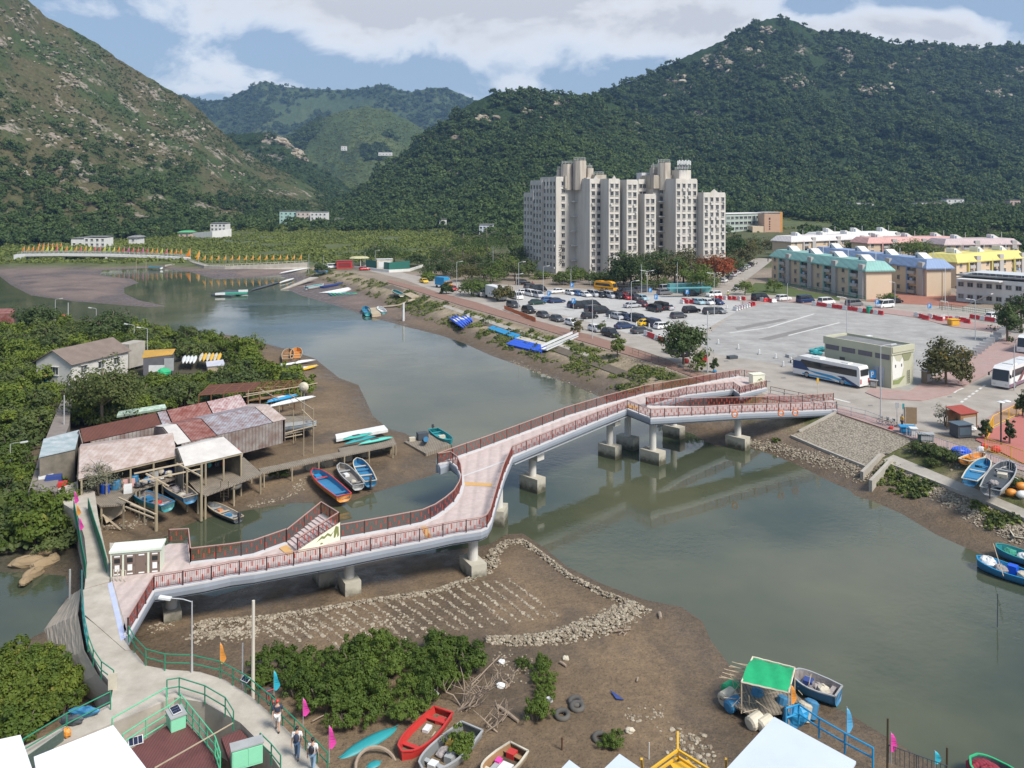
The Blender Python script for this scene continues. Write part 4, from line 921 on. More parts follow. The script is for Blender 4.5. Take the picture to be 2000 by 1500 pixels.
# school
orange=paint('orange_wall',(.62,.30,.08),.8,.2)
def sch(t,A,u,n_,L,depth,h):
    a=math.atan2(u.y,u.x);Z=Vector((0,0,1));mb=MB();mb.box(A+u*(L+.9) - n_*depth/2+Z*(h/2+.4),(1.6,depth*.9,h+1.2),a);mb.build('orange_fin',orange,t)
    mb=MB();mb.box(A+u*L*.33+n_*.06+Z*(h - 3.2),(1.0,.1,1.3),a)
    for k in range(4): mb.box(A+u*L*.33+n_*.06+Z*(h - 5.2 - k*1.5),(.75,.1,.85),a)
    mb.build('wall_emblem',paint('dark_red_sign',(.10,.03,.03),.6),t)
    mb=MB();mb.box(A+u*L*.5+n_*.06+Z*4.0,(L*.8,.1,1.4),a);mb.build('window_band',glass_m,t)
    mb=MB();mb.box(A+u*-4 - n_*4+Z*4,(8,8,9),a+.1);mb.build('entrance_wing',peach,t)
block('school_building','peach end block of the school with an orange fin wall','school',P(1493,468,0),P(1524,468,0),14,5,mat('school_wall',(.56,.36,.25),.9,.05,.5),0,3.3,extra=sch,flat=greyw)
block('school_building','long pale green school wing with a rooftop of skylights','school',P(1418,462,2),P(1500,458,2),16,4,mat('pale_green_wall',(.40,.46,.41),.9,.08,.5,dirt=.2),10,3.4,flat=white_r,win=(3.2,1.5))
# two storey grey building behind the site
def grey_ex(t,A,u,n_,L,depth,h):
    a=math.atan2(u.y,u.x);Z=Vector((0,0,1))
    mb=MB()
    for k in range(3): mb.box(A+u*L*.5 - n_*depth*.5+Z*(h+.9+.3*k),(L*(.9 - .1*k),depth*.8,.06),a)
    for k in range(14): mb.tube([A+u*L*(k+.5)/14+Z*(h+.4) - n_*.3,A+u*L*(k+.5)/14+Z*(h+1.6) - n_*.3],.05,4)
    mb.build('roof_railing',paint('pale_rail',(.55,.56,.56),.5),t)
    mb=MB();mb.plate([A+u*(L*.45)+n_*1.2+Z*3.2,A+u*(L*.45)+n_*3.0+Z*3.2,A+u*(L*.2)+n_*3.0+Z*.1,A+u*(L*.2)+n_*1.2+Z*.1],.3);mb.build('outside_stair',greyw,t)
    mb=MB();mb.box(A+u*L*.3 - n_*-1.5+Z*(h - .2),(L*.5,3,.3),a);mb.build('canopy',white_r,t)
    mb=MB();mb.box(A+u*L*.75+n_*.1+Z*1.1,(1.3,.12,2.2),a);mb.build('door',paint('dark_door',(.05,.05,.06),.5),t)
block('clinic_building','two storey grey white building with railed flat roof behind the barriers','building',P(1868,588,0),P(2040,604,0),12,2,white_r,9,3.3,extra=grey_ex,win=(1.4,1.2))
# utility building with mural
uA,uB=P(1614,726,0),P(1742,759,0)
Ub=P(1741,759,0);uv_=Vector((-6.3,9.8,0)).normalized();Ua=Ub+uv_*11.9
sage=mat('sage_wall',(.46,.46,.34),.85,.05,.5,dirt=.2,dcol=(.34,.33,.25))
def util(t,A,u,n_,L,depth,h):
    a=math.atan2(u.y,u.x);Z=Vector((0,0,1))
    mb=MB();mb.box(A+u*L/2 - n_*depth/2+Z*(h+.62),(L - .4,depth - .4,.1),a);mb.build('roof_deck',roofgrey,t)
    for sx_,sy_,wx,wy in ((L/2,0,L,.25),(L/2,depth,L,.25),(0,depth/2,.25,depth),(L,depth/2,.25,depth)):
        mb=MB();mb.box(A+u*sx_ - n_*sy_+Z*(h+.6),(wx+.26,wy+.02,.85),a);mb.build('parapet',sage,t)
    for k in range(4):
        mb=MB();mb.box(A+u*(L*(k+.5)/4)+n_*.04+Z*(h - .55),(L*.2,.1,.85),a);mb.build('louvre_panel',mat('louvre',(.16,.15,.17),.6,.1,3.,lines=('Z',.12,.5)),t)
    for x,z,w_,hh in ((L*.42,1.9,2.6,1.4),(L*.82,1.5,1.9,3.0)):
        mb=MB();mb.box(A+u*x+n_*.04+Z*z,(w_,.1,hh),a);d_=mb.build('door',paint('pale_blue_door',(.42,.46,.50),.6,.3),t)
        mb=MB();mb.box(A+u*x+n_*.10+Z*z,(.08,.04,hh*.95),a);mb.box(A+u*(x - w_*.3)+n_*.10+Z*z,(.3,.04,hh*.6),a);mb.build('door_mural',paint('ink_blue',(.07,.09,.14),.7),d_)
    mb=MB();mb.box(A+u*L*.28+n_*.04+Z*3.0,(.9,.1,.8),a);mb.build('vent',paint('dark_vent',(.10,.10,.08),.6),t)
    # mural on the end wall: a pale cat-like blot and leaf swirls
    B=A+u*L;w_=-n_;o=B+u*.02
    def shape(pts,m_,off,nm):
        q=[o+w_*x+Z*z+u*off for x,z in pts];mb=MB();mb.add(q,[tuple(t_) for t_ in tessellate_polygon([q])]);mb.build(nm,m_,t)
    shape([(.3,1.3),(2.6,1.5),(3.2,3.0),(2.9,4.6),(2.2,3.9),(1.2,4.1),(.4,5.2),(.15,3.4)],paint('mural_white',(.66,.66,.62),.8),.01,'mural')
    shape([(2.4,5.9),(5.0,5.9),(5.2,4.6),(4.6,3.9),(3.4,3.9),(2.9,4.6)],paint('mural_olive',(.24,.25,.14),.8),.02,'mural')
    shape([(.4,.6),(2.0,.5),(3.6,1.6),(2.6,1.5),(1.6,1.15),(.5,1.2)],paint('mural_leaf',(.22,.26,.10),.8),.03,'mural')
    shape([(.9,3.1),(1.15,3.1),(1.15,3.55),(.9,3.55)],paint('mural_dark',(.05,.05,.05),.8),.03,'mural');shape([(2.5,3.1),(2.75,3.1),(2.75,3.55),(2.5,3.55)],paint('mural_dark',(.05,.05,.05),.8),.03,'mural')
    mb=MB()
    for k in (0,.45): mb.tube([o+w_*(4.1+k)+u*.15+Z*.3,o+w_*(4.1+k)+u*.15+Z*2.4],.04,5)
    for k in range(6): mb.tube([o+w_*4.1+u*.15+Z*(.5+.35*k),o+w_*4.55+u*.15+Z*(.5+.35*k)],.03,4)
    mb.build('ladder',paint('black_iron',(.03,.03,.03),.5),t)
block('utility_building','sage green single storey utility building with louvres and a painted end wall','utility building',Ua,Ub,5.8,1,sage,0,5.3,extra=util,flat=sage,parapet=-.9)
# distant houses
def house(label,px,d,yb,wpx,h,m_,storeys,cols,name='village_house',roof=None,depth=9,sl=0.):
    A=PD(px - wpx/2,yb,d);B=PD(px+wpx/2,yb,d - sl);B.z=A.z
    return block(name,label,'house',A,B,depth,storeys,m_,cols,h/storeys,roof,1.2,win=(1.3,1.2),group='houses scattered along the valley floor')
pinkw=mat('pink_render',(.56,.40,.34),.9,.06,.5,dirt=.2);tealw=mat('turquoise_render',(.40,.58,.52),.9,.06,.5,dirt=.2)
house('small white two storey house on the marsh edge behind a long wall',426,560,452,30,5,white_r,2,4)
house('turquoise three storey house joined to the pale flats by the marsh',563,690,434,34,8.5,tealw,3,4)
house('pale pink three storey flats by the marsh',592,688,436,26,9,mat('pale_pink_render',(.60,.52,.46),.9,.06,.5,dirt=.2),3,3)
house('cream three storey flats with open balconies by the marsh',622,680,437,32,9.2,white_r,3,4)
house('white bungalow with a sheet metal roof beyond the flag bridge',157,470,482,36,4.2,white_r,1,3)
house('white flat roofed house with small windows beyond the flag bridge',185,462,483,42,5.2,white_r,2,4)
house('tiny grey roofed cottage below the wooded hill',260,480,474,17,3.6,white_r,1,1,roof=roofgrey)
house('small white shed at the far side of the marsh',660,700,435,14,3.,white_r,1,1)
house('pale blue and white two storey house among the trees',950,520,458,28,5.6,mat('pale_blue_render',(.56,.60,.66),.9,.05),2,4)
house('lone white house half hidden by the trees above the marsh',865,640,447,14,7,white_r,2,2)
for px,w_,hh,st,lab,mm in ((1672,18,8,2,'white village house below the mountain with a pitched cap',white_r),(1694,26,7,2,'low wide white village house below the mountain',white_r),(1648,14,6,2,'cream village house half hidden by trees',white_r),(1763,14,7,2,'small white house in the middle of the village',white_r),(1805,30,8,3,'white village house with balconies beside the pink one',white_r),(1834,20,8,3,'pinkish village house beside the tall white one',pinkw),(1866,34,11,4,'tall white four storey village house with open balconies',white_r),(1910,18,7,2,'white village house with an awning beyond the woods',white_r),(1983,20,10,3,'salmon pink village house at the end of the village',pinkw)):
    house(lab,px,730,414,w_,hh,mm,st,3)
house('tiny white house high in the valley between the hills',671,1500,293,10,7,white_r,2,2);house('long pale retaining house on the valley slope',752,1500,303,26,5,white_r,1,4)
# walled compound on the marsh
mb=MB();q=[P(378,462,-.5),P(455,452,-.5)];mb.sweep([PD(372,464,555),PD(415,461,545),PD(452,456,550)],[(-.3,3.2),(.3,3.2),(.3,-2),(-.3,-2)]);tag(mb.build('compound_wall',white_r,at=PD(415,461,545)),'long white compound wall at the edge of the marsh','wall')
house('green roofed shed at the end of the white compound wall',360,550,464,22,4,pinkw,1,2,roof=rpaint('green_roof',(.08,.36,.16)))
# ================================================================ plants and stones
bark=mat('bark',(.20,.165,.125),.95,.15,2.,bump=.4,coord='W')
def inside(poly,x,y): return sdist(poly,np.array([x]),np.array([y]))[0] < 0
def poisson(poly_px,z,dmin,seed,excl=(),tries=6000,cap=999):
    poly=px2(poly_px,z);r=random.Random(seed);xs=[p[0] for p in poly];ys_=[p[1] for p in poly]
    C_=np.array([[r.uniform(min(xs),max(xs)),r.uniform(min(ys_),max(ys_))] for _ in range(tries)])
    ok=sdist(poly,C_[:,0],C_[:,1]) < 0
    for e in excl: ok &= sdist(e,C_[:,0],C_[:,1]) > .5
    ok &= np.abs(C_[:,0]) < C_[:,1]*.72
    out=[]
    for p in C_[ok]:
        if all((p[0] - q[0]) ** 2+(p[1] - q[1]) ** 2 > dmin*dmin for q in out): out.append((p[0],p[1]))
        if len(out) >= cap: break
    return out
def bush_mesh(nm,m_,seed,rx,rz,nc,per,leaf,stems=5,**k):
    Vs,L=crown_arrays(seed,rx,rz,nc,per,leaf,**k);r=random.Random(seed);mb=MB()
    for i in range(stems):
        a=r.uniform(0,6.28);e=Vector((math.cos(a)*rx*.5,math.sin(a)*rx*.5,rz*1.2));mb.tube([(0,0,-.5),e*.5+Vector((0,0,-.1)),e],[.09,.06,.03],5)
    v2=np.array([v[:] for v in mb.v]);f2=[f for f in mb.f if len(f) == 4]
    n=len(L)*4
    F=np.concatenate([np.arange(n).reshape(-1,4),np.array(f2)+n])
    me=np_mesh(nm,np.concatenate([Vs,v2]),F,[m_,bark],False)
    mi=np.zeros(len(F),np.int32);mi[len(L):]=1;me.polygons.foreach_set('material_index',mi)
    at=me.attributes.new('lv','FLOAT','FACE');at.data.foreach_set('value',np.concatenate([L,np.zeros(len(f2))]).astype(np.float32));return me
BM=[bush_mesh('mangrove_bush',LF_MANG if k < 3 else LF_SCRUB,40+k,2.5,1.7,34,46,.36,hollow=.4,cz=1.2,clr=.26) for k in range(5)]
BN_=[bush_mesh('mangrove_bush',LF_NEAR,60+k,1.5,1.0,42,75,.17,hollow=.4,cz=.85,clr=.22) for k in range(4)]
HOUSE_X=px2([(112,760),(122,745),(260,700),(262,690),(470,690),(462,722),(250,740),(215,770),(150,775)],-1.)
PATH_X=px2([(80,960),(45,960),(75,890),(95,830),(112,780),(135,778),(140,830),(120,870),(110,960)],-1.)
SHED_X=px2([(60,955),(75,860),(150,815),(230,818),(330,790),(470,765),(620,800),(560,900),(340,1000),(150,985),(130,955)],-1.)
def scatter_bushes(meshes,spots,label,group,s0,s1,seed,zoff=-.1):
    r=random.Random(seed)
    for x,y in spots:
        o=link('mangrove_bush',r.choice(meshes),(x,y,gz(x,y)+zoff));o.rotation_euler=(0,0,r.uniform(0,6.28))
        s=r.uniform(s0,s1);o.scale=(s,s,s*r.uniform(.85,1.3));tag(o,label,'bush',group)
A1P=[(-160,660),(60,645),(250,643),(400,666),(455,682),(500,706),(560,752),(592,772),(575,784),(480,780),(440,742),(380,722),(250,690),(130,690),(60,740),(-160,760)]
A2P=[(135,790),(150,760),(255,742),(330,730),(420,735),(480,778),(578,784),(490,796),(345,800),(300,815),(230,830),(140,850)]
A3P=[(-170,745),(60,735),(110,760),(95,800),(70,880),(45,960),(-170,960)]
A4P=[(-170,955),(50,958),(95,965),(128,1010),(138,1052),(110,1066),(0,1068),(-170,1066)]
scatter_bushes(BM,poisson(A1P,-2.6,4.0,1,(HOUSE_X,),cap=150),'rounded mangrove bush in the thicket between the river bend and the white house','mangrove bushes behind the white house',.85,1.35,1)
scatter_bushes(BM,poisson(A2P,-2.6,3.0,2,(HOUSE_X,SHED_X,PATH_X),cap=60),'mangrove bush in the belt between the white house and the rusty sheds','mangrove bushes before the rusty sheds',.7,1.15,2)
scatter_bushes(BM,poisson(A3P,-2.6,3.4,3,(PATH_X,),cap=60),'mangrove bush in the thicket beside the grey lane and the small grey shed','mangrove bushes along the lane',.8,1.25,3)
scatter_bushes(BM+BN_,poisson(A4P,-2.7,2.3,4,cap=50),'mangrove bush beside the pond and the causeway path','mangrove bushes between the pond and the causeway',.75,1.2,4)
BP=[(-150,1300),(0,1300),(60,1275),(95,1295),(120,1340),(140,1385),(105,1420),(50,1445),(0,1462),(-150,1480)]
BB_=[bush_mesh('mangrove_bush',LF_MANG,70+k,1.5,1.0,42,75,.17,hollow=.4,cz=.85,clr=.22) for k in range(2)]
scatter_bushes(BB_+BN_[:1],poisson(BP,-2.9,1.25,5,cap=60),'dense mangrove bush below the concrete embankment by the white roofs','mangrove bushes below the embankment',.8,1.25,5)
CP=[(475,1345),(500,1312),(560,1300),(640,1300),(690,1285),(740,1295),(800,1290),(860,1285),(905,1290),(925,1320),(880,1360),(850,1395),(780,1420),(700,1435),(640,1410),(590,1385),(540,1370)]
scatter_bushes(BN_,poisson(CP,-2.9,1.35,6,cap=70),'glossy green mangrove bush on the mud between the green railing and the stone rows','mangrove bushes on the near mud',.65,1.12,6)
scatter_bushes(BN_,[P(x,y,-2.9).xy[:] for x,y in ((1062,1335),(1066,1362),(1055,1392),(1045,1412),(1060,1318))],'upright mangrove bush in the narrow strip beside the old tyres','narrow strip of mangrove bushes by the tyres',.5,.72,7)
scatter_bushes(BN_,[P(x,y,-2.9).xy[:] for x,y in ((1022,1305),)],'small lone mangrove bush north of the narrow strip',None,.38,.42,8)
scatter_bushes(BN_,[P(x,y,-2.9).xy[:] for x,y in ((1200,1462),)],'low mangrove bush behind a half buried tyre and the pale shed roofs',None,.55,.6,9)
scatter_bushes(BN_,[P(x,y,-2.8).xy[:] for x,y in ((545,930),)],'mangrove bush growing beneath the timber jetty',None,.8,.9,10)
scatter_bushes(BN_,[P(x,y,-2.8).xy[:] for x,y in ((900,1475),)],'mangrove bush leaning over the grey motor boat',None,.6,.7,11)
# low growth that closes the gaps
gp_=[]
for pl_,n,s in ((A1P,2.2,21),(A2P,1.7,22),(A3P,1.9,23),(A4P,1.4,24)): gp_+=poisson(pl_,-2.6,n,s,(HOUSE_X,PATH_X,SHED_X) if pl_ is not A1P else (HOUSE_X,),3000,420)
rr=np.random.RandomState(8);gp_=np.array([(x,y,gz(x,y)+.1) for x,y in gp_])
forest('mangrove_undergrowth',gp_,.6+.5*rr.rand(len(gp_)),rr.randint(4,6,len(gp_)),'low mangrove growth filling the thicket floor','undergrowth',9)
# grass and weeds on the river bank
n=60000;r=np.random.RandomState(31);yy=80+250*r.rand(n) ** 1.3;uu=600+1500*r.rand(n);xx=(uu - 1000)/FPX*yy
zz_,dw_,dp_=heights(xx,yy,False);gm=fbm(xx*.22,yy*.22,5,1);g3=fbm(xx*.05,yy*.05,4,8)
ok=(dp_ > .3) & (dp_ < 10) & (zz_ > -2.7) & (gm > .42) & (g3 > .30)
SL=px2([(1630,806),(1785,860),(1690,916),(1540,853)],-1.2);TR=px2([(1720,905),(1745,885),(2020,1000),(2010,1030)],-2.2)
BRX=px2([(1235,740),(1440,720),(1640,790),(1640,815),(1260,830)],0.)
for e_ in (SL,TR,BRX): ok &= sdist(e_,xx,yy) > .3
gp_=np.stack([xx,yy,zz_ - .12],-1)[ok][:11000]
forest('bank_grass',gp_,.16+.28*r.rand(len(gp_)),np.where(r.rand(len(gp_)) < .25,4,r.randint(6,8,len(gp_))),'rough grass and weeds along the river bank','grass',10)
# ---- single trees
def limb_mb(h,r0,seed,crown_r,n=6,low=.45):
    r=random.Random(seed);mb=MB();mb.tube([(0,0,-.4),(r.uniform(-.15,.15),r.uniform(-.15,.15),h*.3),(r.uniform(-.3,.3),r.uniform(-.3,.3),h*.62),(0,0,h*.85)],[r0*1.25,r0,r0*.65,r0*.25],8)
    for i in range(n):
        a=6.28*i/n+r.uniform(-.4,.4);z=h*r.uniform(low,.65);e=Vector((math.cos(a)*crown_r*.7,math.sin(a)*crown_r*.7,z+h*.22))
        mb.tube([(0,0,z),e*.5+Vector((0,0,z*.5+.1)),e],[r0*.5,r0*.33,r0*.12],5)
    return mb
def tree(label,px,py,h,cr,leaf_m,seed,nc=34,per=40,leaf=.42,cz=None,crz=None,z=None,name='broadleaf_tree',n=6,hollow=.45,low=.45,d=None):
    p=P(px,py,z or 0.) if d is None else PD(px,py,d)
    if py < 600: cr *= 1.22;h *= 1.06
    t=thing(name,label,'tree',p);crz=(crz or h*.36)*1.3
    o=limb_mb(h,max(.10,h*.022),seed,cr,n,low).build('trunk',bark,None,True);o.parent=t;o.location=(0,0,0)
    me=crown_mesh('crown',leaf_m,seed,cr*.92,crz,int(nc*1.8),per,leaf,hollow=hollow,cz=(h - crz*1.12) if cz is None else cz,under=.9,clr=.33)
    o=bpy.data.objects.new('crown',me);COL.objects.link(o);o.parent=t;t.rotation_euler=(0,0,seed*1.3);return t
tree('broad dark green tree standing between the car park and the promenade',1335,712,9.0,4.3,LF_DARK,101,44,60,.45,crz=2.9)
tree('olive and yellow tree with two pale trunks at the street corner',1848,752,8.2,3.9,LF_OLIVE,102,50,60,.42,crz=3.0)
tree('tall tree over the row of white bollard boards at the street',1968,668,9.6,3.3,LF_DARK,103,36,50,.42)
tree('street tree furthest up the pink pavement by the clinic building',1995,650,10.,3.5,LF_DARK,104,36,46,.42)
tree('flame tree in red blossom beside the street',1396,560,11.,6.4,LF_RED,105,46,44,.62,crz=3.2)
tree('dark spreading tree in front of the tower, next to the car park fence',1232,560,11.5,6.5,LF_DARK,106,46,44,.65,crz=3.8)
tree('dark tree in front of the tower with the widest crown',1285,556,12.5,7.0,LF_DARK,107,50,44,.65,crz=4)
tree('dark olive tree between the tower and the flame tree',1335,553,12.,6.0,LF_OLIVE,108,44,40,.65,crz=4)
tree('light green feathery tree in front of the flame tree',1368,574,9.5,4.6,LF_LIGHT,109,36,40,.5)
tree('tall dark pointed tree between the tower and the school',1437,510,15.,5.0,LF_FOREST,110,40,40,.7,crz=6.5)
tree('dark tree at the foot of the lowest tower wing',1395,530,12.,6.,LF_DARK,111,40,40,.65)
tree('grey green tree before the school entrance',1462,505,9.5,5.2,LF_OLIVE,112,36,40,.6)
tree('young light green street tree on the grass verge',1455,576,5.5,2.6,LF_LIGHT,113,20,34,.4)
tree('small palm like tree before the teal roofed block',1512,571,5.,2.4,LF_LIGHT,114,18,34,.4)
tree('yellow green tree standing in the estate among pink roofs',1785,520,11.,8.5,LF_LIGHT,115,44,36,.7,crz=2.8)
tree('dark tree between the white roofed and the blue roofed blocks',1560,505,10.,4.2,LF_DARK,116,30,36,.6)
tree('dark tree beside the salmon roofed block',1668,505,10.,5.,LF_DARK,117,32,36,.6)
tree('young tree on the bank beside the gangway',1128,655,4.2,1.7,LF_OLIVE,118,18,40,.3)
tree('sapling on the bank in front of the parked white hatchback',1175,650,3.,1.1,LF_LIGHT,119,12,30,.26)
tree('bright green young tree on the bank slope before the road',1206,695,4.4,1.6,LF_LIGHT,120,22,44,.28,low=.2)
tree('slim sapling on the promenade edge by the tall lamp post',1395,728,3.4,.9,LF_DARK,121,12,40,.26,crz=1.4)
tree('ragged drooping shrub tree next to the broad dark tree',1363,728,5.0,1.5,LF_LIGHT,122,20,40,.3,crz=2)
for k,(px,py,h,cr,m_,lab) in enumerate(((925,578,5.5,5.,LF_LIGHT,'wide yellow green flat topped tree before the white lorry'),(982,588,4.5,3.,LF_OLIVE,'olive tree at the river end of the first row of dark cars'),(872,574,3.6,1.7,LF_DARK,'dark green bush tree next to the blue kiosk van'),(868,528,11.,7.,LF_DARK,'broad dark tree behind the roundabout'),(905,535,9.,6.5,LF_OLIVE,'brown green tree behind the blue kiosk van'),(985,540,8.5,6.,LF_LIGHT,'bright green tree behind the parked black cars'),(945,545,7.,5.,LF_DARK,'dark tree in the row behind the car park entrance'),(905,500,12.,8.,LF_FOREST,'dense dark tree above the car park entrance'),(950,496,13.,9.,LF_FOREST,'wide dense dark tree left of the tower foot'),(1000,500,12.,9.,LF_FOREST,'dense dark tree touching the tower side'),(735,516,10.,7.5,LF_FOREST,'dark tree on the marsh edge behind the park shelter'),(770,514,9.,7.,LF_FOREST,'second dark tree on the marsh edge behind the park shelter'),(815,520,6.,4.,LF_DARK,'dark round tree beside the bend of the road'),(627,530,3.5,2.2,LF_DARK,'small round tree at the end of the sea wall'),(838,548,3.4,2.2,LF_LIGHT,'bright green bush tree beside the road bend'))):
    tree(lab,px,py,h,cr,m_,130+k,34,34,.55)
for k,(px,py,h,cr,lab) in enumerate(((1925,858,3.0,.75,'narrow dark cypress beside the yellow playground gate'),(1972,868,3.1,.75,'narrow dark cypress inside the yellow playground fence'),(1996,815,4.0,1.1,'larger dark cypress behind the playground lamp'))):
    tree(lab,px,py,h,cr,LF_DARK,160+k,30,50,.2,cz=h*.5,crz=h*.48,name='cypress_tree',hollow=.3)
for k,(px,py,h,cr,lab) in enumerate(((1110,547,3.5,3.,'green shrub below the lettered tower wing'),(1135,549,5.,2.6,'young tree at the car park fence below the tower'),(1180,552,3.,3.2,'low shrub at the car park fence behind the yellow bus'),(1250,562,4.,3.4,'light green shrub behind the yellow bus'),(1292,566,4.2,3.,'bright green round shrub behind the parked grey cars'),(1060,545,3.,3.4,'shrub at the dark side of the tower'))):
    tree(lab,px,py,h,cr,LF_LIGHT if k % 2 else LF_SCRUB,170+k,22,34,.5,crz=h*.42,name='shrub')
tree('wide olive tree with a pale forked trunk above the rusty shed',200,828,9.2,6.0,leaf_mat('feathery_leaves',(.035,.055,.016),(.105,.125,.034),None),180,60,80,.36,crz=2.9,z=-1.8,n=8,low=.25)
tree('dark round tree by the red tarpaulin across the thicket',72,640,6.,5.2,LF_DARK,181,36,50,.5,z=-2.)
tree('tall dark tree rising from the thicket beside the white house',222,660,7.,5.5,LF_DARK,182,40,54,.5,z=-2.)
tree('second dark tree rising from the thicket beside the white house',195,672,6.5,4.5,LF_DARK,183,36,50,.5,z=-2.)
tree('leafless looking grey bush tree before the pinkish corrugated roof',192,960,3.6,2.0,leaf_mat('grey_leaves',(.09,.10,.06),(.22,.22,.15),None),184,26,60,.16,z=-.2)
tree('bare twiggy tree with pale leaves beside the red roofed stall',1847,832,3.2,1.7,leaf_mat('pale_leaves',(.16,.16,.11),(.36,.34,.26),None),185,20,26,.18,n=10)
tree('wide dark shrub beside the grey white clinic building',1902,582,5.,3.4,LF_DARK,186,30,40,.45)
tree('dense dark tree at the end of the yellow roofed block',1992,545,12.,6.,LF_FOREST,187,40,40,.6)
tree('green hedge shrub at the corner of the teal roofed block',1735,590,2.6,2.4,LF_LIGHT,188,20,40,.34,name='shrub')
belt={'in the belt before the tower, %s from the river end': ([(1098,556,4.5,3.2,LF_SCRUB),(1120,552,5.5,3.2,LF_LIGHT),(1158,556,4.5,3.,LF_SCRUB),(1200,560,7.,4.2,LF_DARK),(1218,556,9.5,4.6,LF_DARK),(1258,558,12.,5.4,LF_DARK),(1300,560,10.5,5.,LF_OLIVE),(1318,556,11.5,5.2,LF_DARK),(1350,560,9.,4.4,LF_LIGHT),(1378,556,9.,4.6,LF_DARK),(1412,548,10.,4.6,LF_DARK)]),
 'in the grove between the road bend and the tower, %s from the road bend': ([(850,538,6.,4.4,LF_DARK),(885,540,8.,5.,LF_DARK),(915,550,7.,4.6,LF_OLIVE),(928,535,9.,5.4,LF_DARK),(958,552,6.5,4.4,LF_LIGHT),(968,530,9.,5.4,LF_DARK),(1005,548,7.,4.6,LF_SCRUB),(1018,525,10.,5.6,LF_DARK),(1032,540,7.,4.,LF_SCRUB)]),
 'along the side street and the school, %s from the tower': ([(1428,535,8.,4.2,LF_DARK),(1448,520,8.5,4.4,LF_OLIVE),(1470,494,9.,4.8,LF_DARK),(1545,490,8.,4.6,LF_DARK),(1525,498,8.,4.6,LF_DARK),(1500,490,7.,4.4,LF_OLIVE)]),
 'behind the pink and mauve roofs, %s from the school': ([(1600,478,9.,5.,LF_DARK),(1660,476,9.,5.,LF_FOREST),(1740,474,9.,5.2,LF_DARK),(1830,474,10.,5.2,LF_FOREST),(1930,474,10.,5.6,LF_DARK),(1985,490,11.,5.6,LF_DARK)])}
for bi,(pl_,ls_) in enumerate(belt.items()):
    for i,(px,py,h,cr,m_) in enumerate(ls_): tree('tree '+pl_ % nth(i),px,py,h,cr,m_,220+bi*20+i,26,34,.58)['group']='trees '+pl_.split(',')[0]
# reedy scrub on the east bank
for k,(px,py,s) in enumerate(((1815,888,.9),(1840,896,.95),(1790,882,.7),(1865,905,.8),(1905,925,.6),(1970,950,.7),(1820,910,.6))):
    q=PG(px,py);o=link('bank_shrub',bush_mesh('bank_shrub',LF_SCRUB,200+k,1.7,.9,30,60,.22,hollow=.3,cz=.7),q);o.scale=(s,)*3
    tag(o,'wild green shrub on the bank between the stone slope and the hauled out boats','shrub','wild shrubs on the bank')
# ---- stones
rock_m=bpy.data.materials.new('shore_rock');rock_m.use_nodes=True;g=NT(rock_m.node_tree)
rn=g.n('ShaderNodeObjectInfo').outputs['Random'];oc=g.n('ShaderNodeTexCoord').outputs['Object']
c=g.mix(g.noise(oc,1.5,4),g.ramp(rn,(0.,(.20,.16,.11)),(.5,(.42,.36,.27)),(1.,(.60,.54,.42))),(.14,.11,.075))
g.out(g.n('ShaderNodeBsdfPrincipled',{'Base Color': c,'Roughness': .9}).outputs[0])
PROTO2=bpy.data.collections.new('stone_shapes')
for k in range(4):
    rr_=random.Random(k);mb=MB();mb.ball((0,0,0),1.,(1.,.8,.6),7,5,jit=.22,rnd=rr_);o=mb.build('stone_%d' % k,rock_m);COL.objects.unlink(o);PROTO2.objects.link(o)
NG2=NG.copy();NG2.name='stone_scatter'
for nd in NG2.nodes:
    if nd.bl_idname == 'GeometryNodeCollectionInfo': nd.inputs['Collection'].default_value=PROTO2
def stones(name,pts,sizes,label,seed=0):
    o=forest(name,pts,sizes,np.random.RandomState(seed).randint(0,4,len(pts)),label,'stones',seed);o.modifiers[0].node_group=NG2;return o
def band(pts,width,n,seed,s0,s1,pile=0.):
    r=np.random.RandomState(seed);w_=[P(x,y,-2.9) for x,y in pts];L=[(b_ - a_).length for a_,b_ in zip(w_[:-1],w_[1:])];T=sum(L);out=[];sz=[]
    wd=width if hasattr(width,'__len__') else [width]*len(pts)
    for _ in range(n):
        s=r.rand()*T;i=0
        while s > L[i]: s -= L[i];i+=1
        t=s/L[i];p=w_[i].lerp(w_[i+1],t);d_=(w_[i+1] - w_[i]).normalized();w2=wd[i]*(1 - t)+wd[i+1]*t
        q=np.clip(r.normal()*.42,-1,1);x,y=p.x - d_.y*q*w2/2,p.y+d_.x*q*w2/2
        out.append((x,y,pile*(1 - abs(q))*r.rand()));sz.append(s0+(s1 - s0)*r.rand() ** 2)
    out=np.array(out);out[:,2]+=heights(out[:,0],out[:,1],False)[0];return out,np.array(sz)
ring=[band([(958,1108),(962,1075),(985,1052),(1022,1050),(1060,1075),(1110,1116),(1180,1152),(1240,1172)],[1.6,1.5,1.2,1.1,.8,.8,.9,1.2],1500,1,.06,.17,.35),
        band([(1245,1172),(1200,1205),(1150,1228),(1090,1245),(1010,1255),(950,1255)],[2.6,3.2,2.8,2.2,1.4,.8],2300,2,.07,.20,.35),
        band([(956,1112),(905,1135),(850,1155),(760,1170),(680,1182),(600,1196),(500,1208),(400,1212),(385,1225)],[1.3,.9,.8,.8,.7,.8,.9,1.4,1.4],1900,3,.06,.17,.25),
        band([(385,1225),(430,1240),(500,1225)],3.4,420,4,.06,.18),band([(480,1230),(700,1225),(820,1210)],3.0,200,5,.06,.16),band([(300,1215),(330,1225)],2.,60,6,.05,.12)]
rows=[]
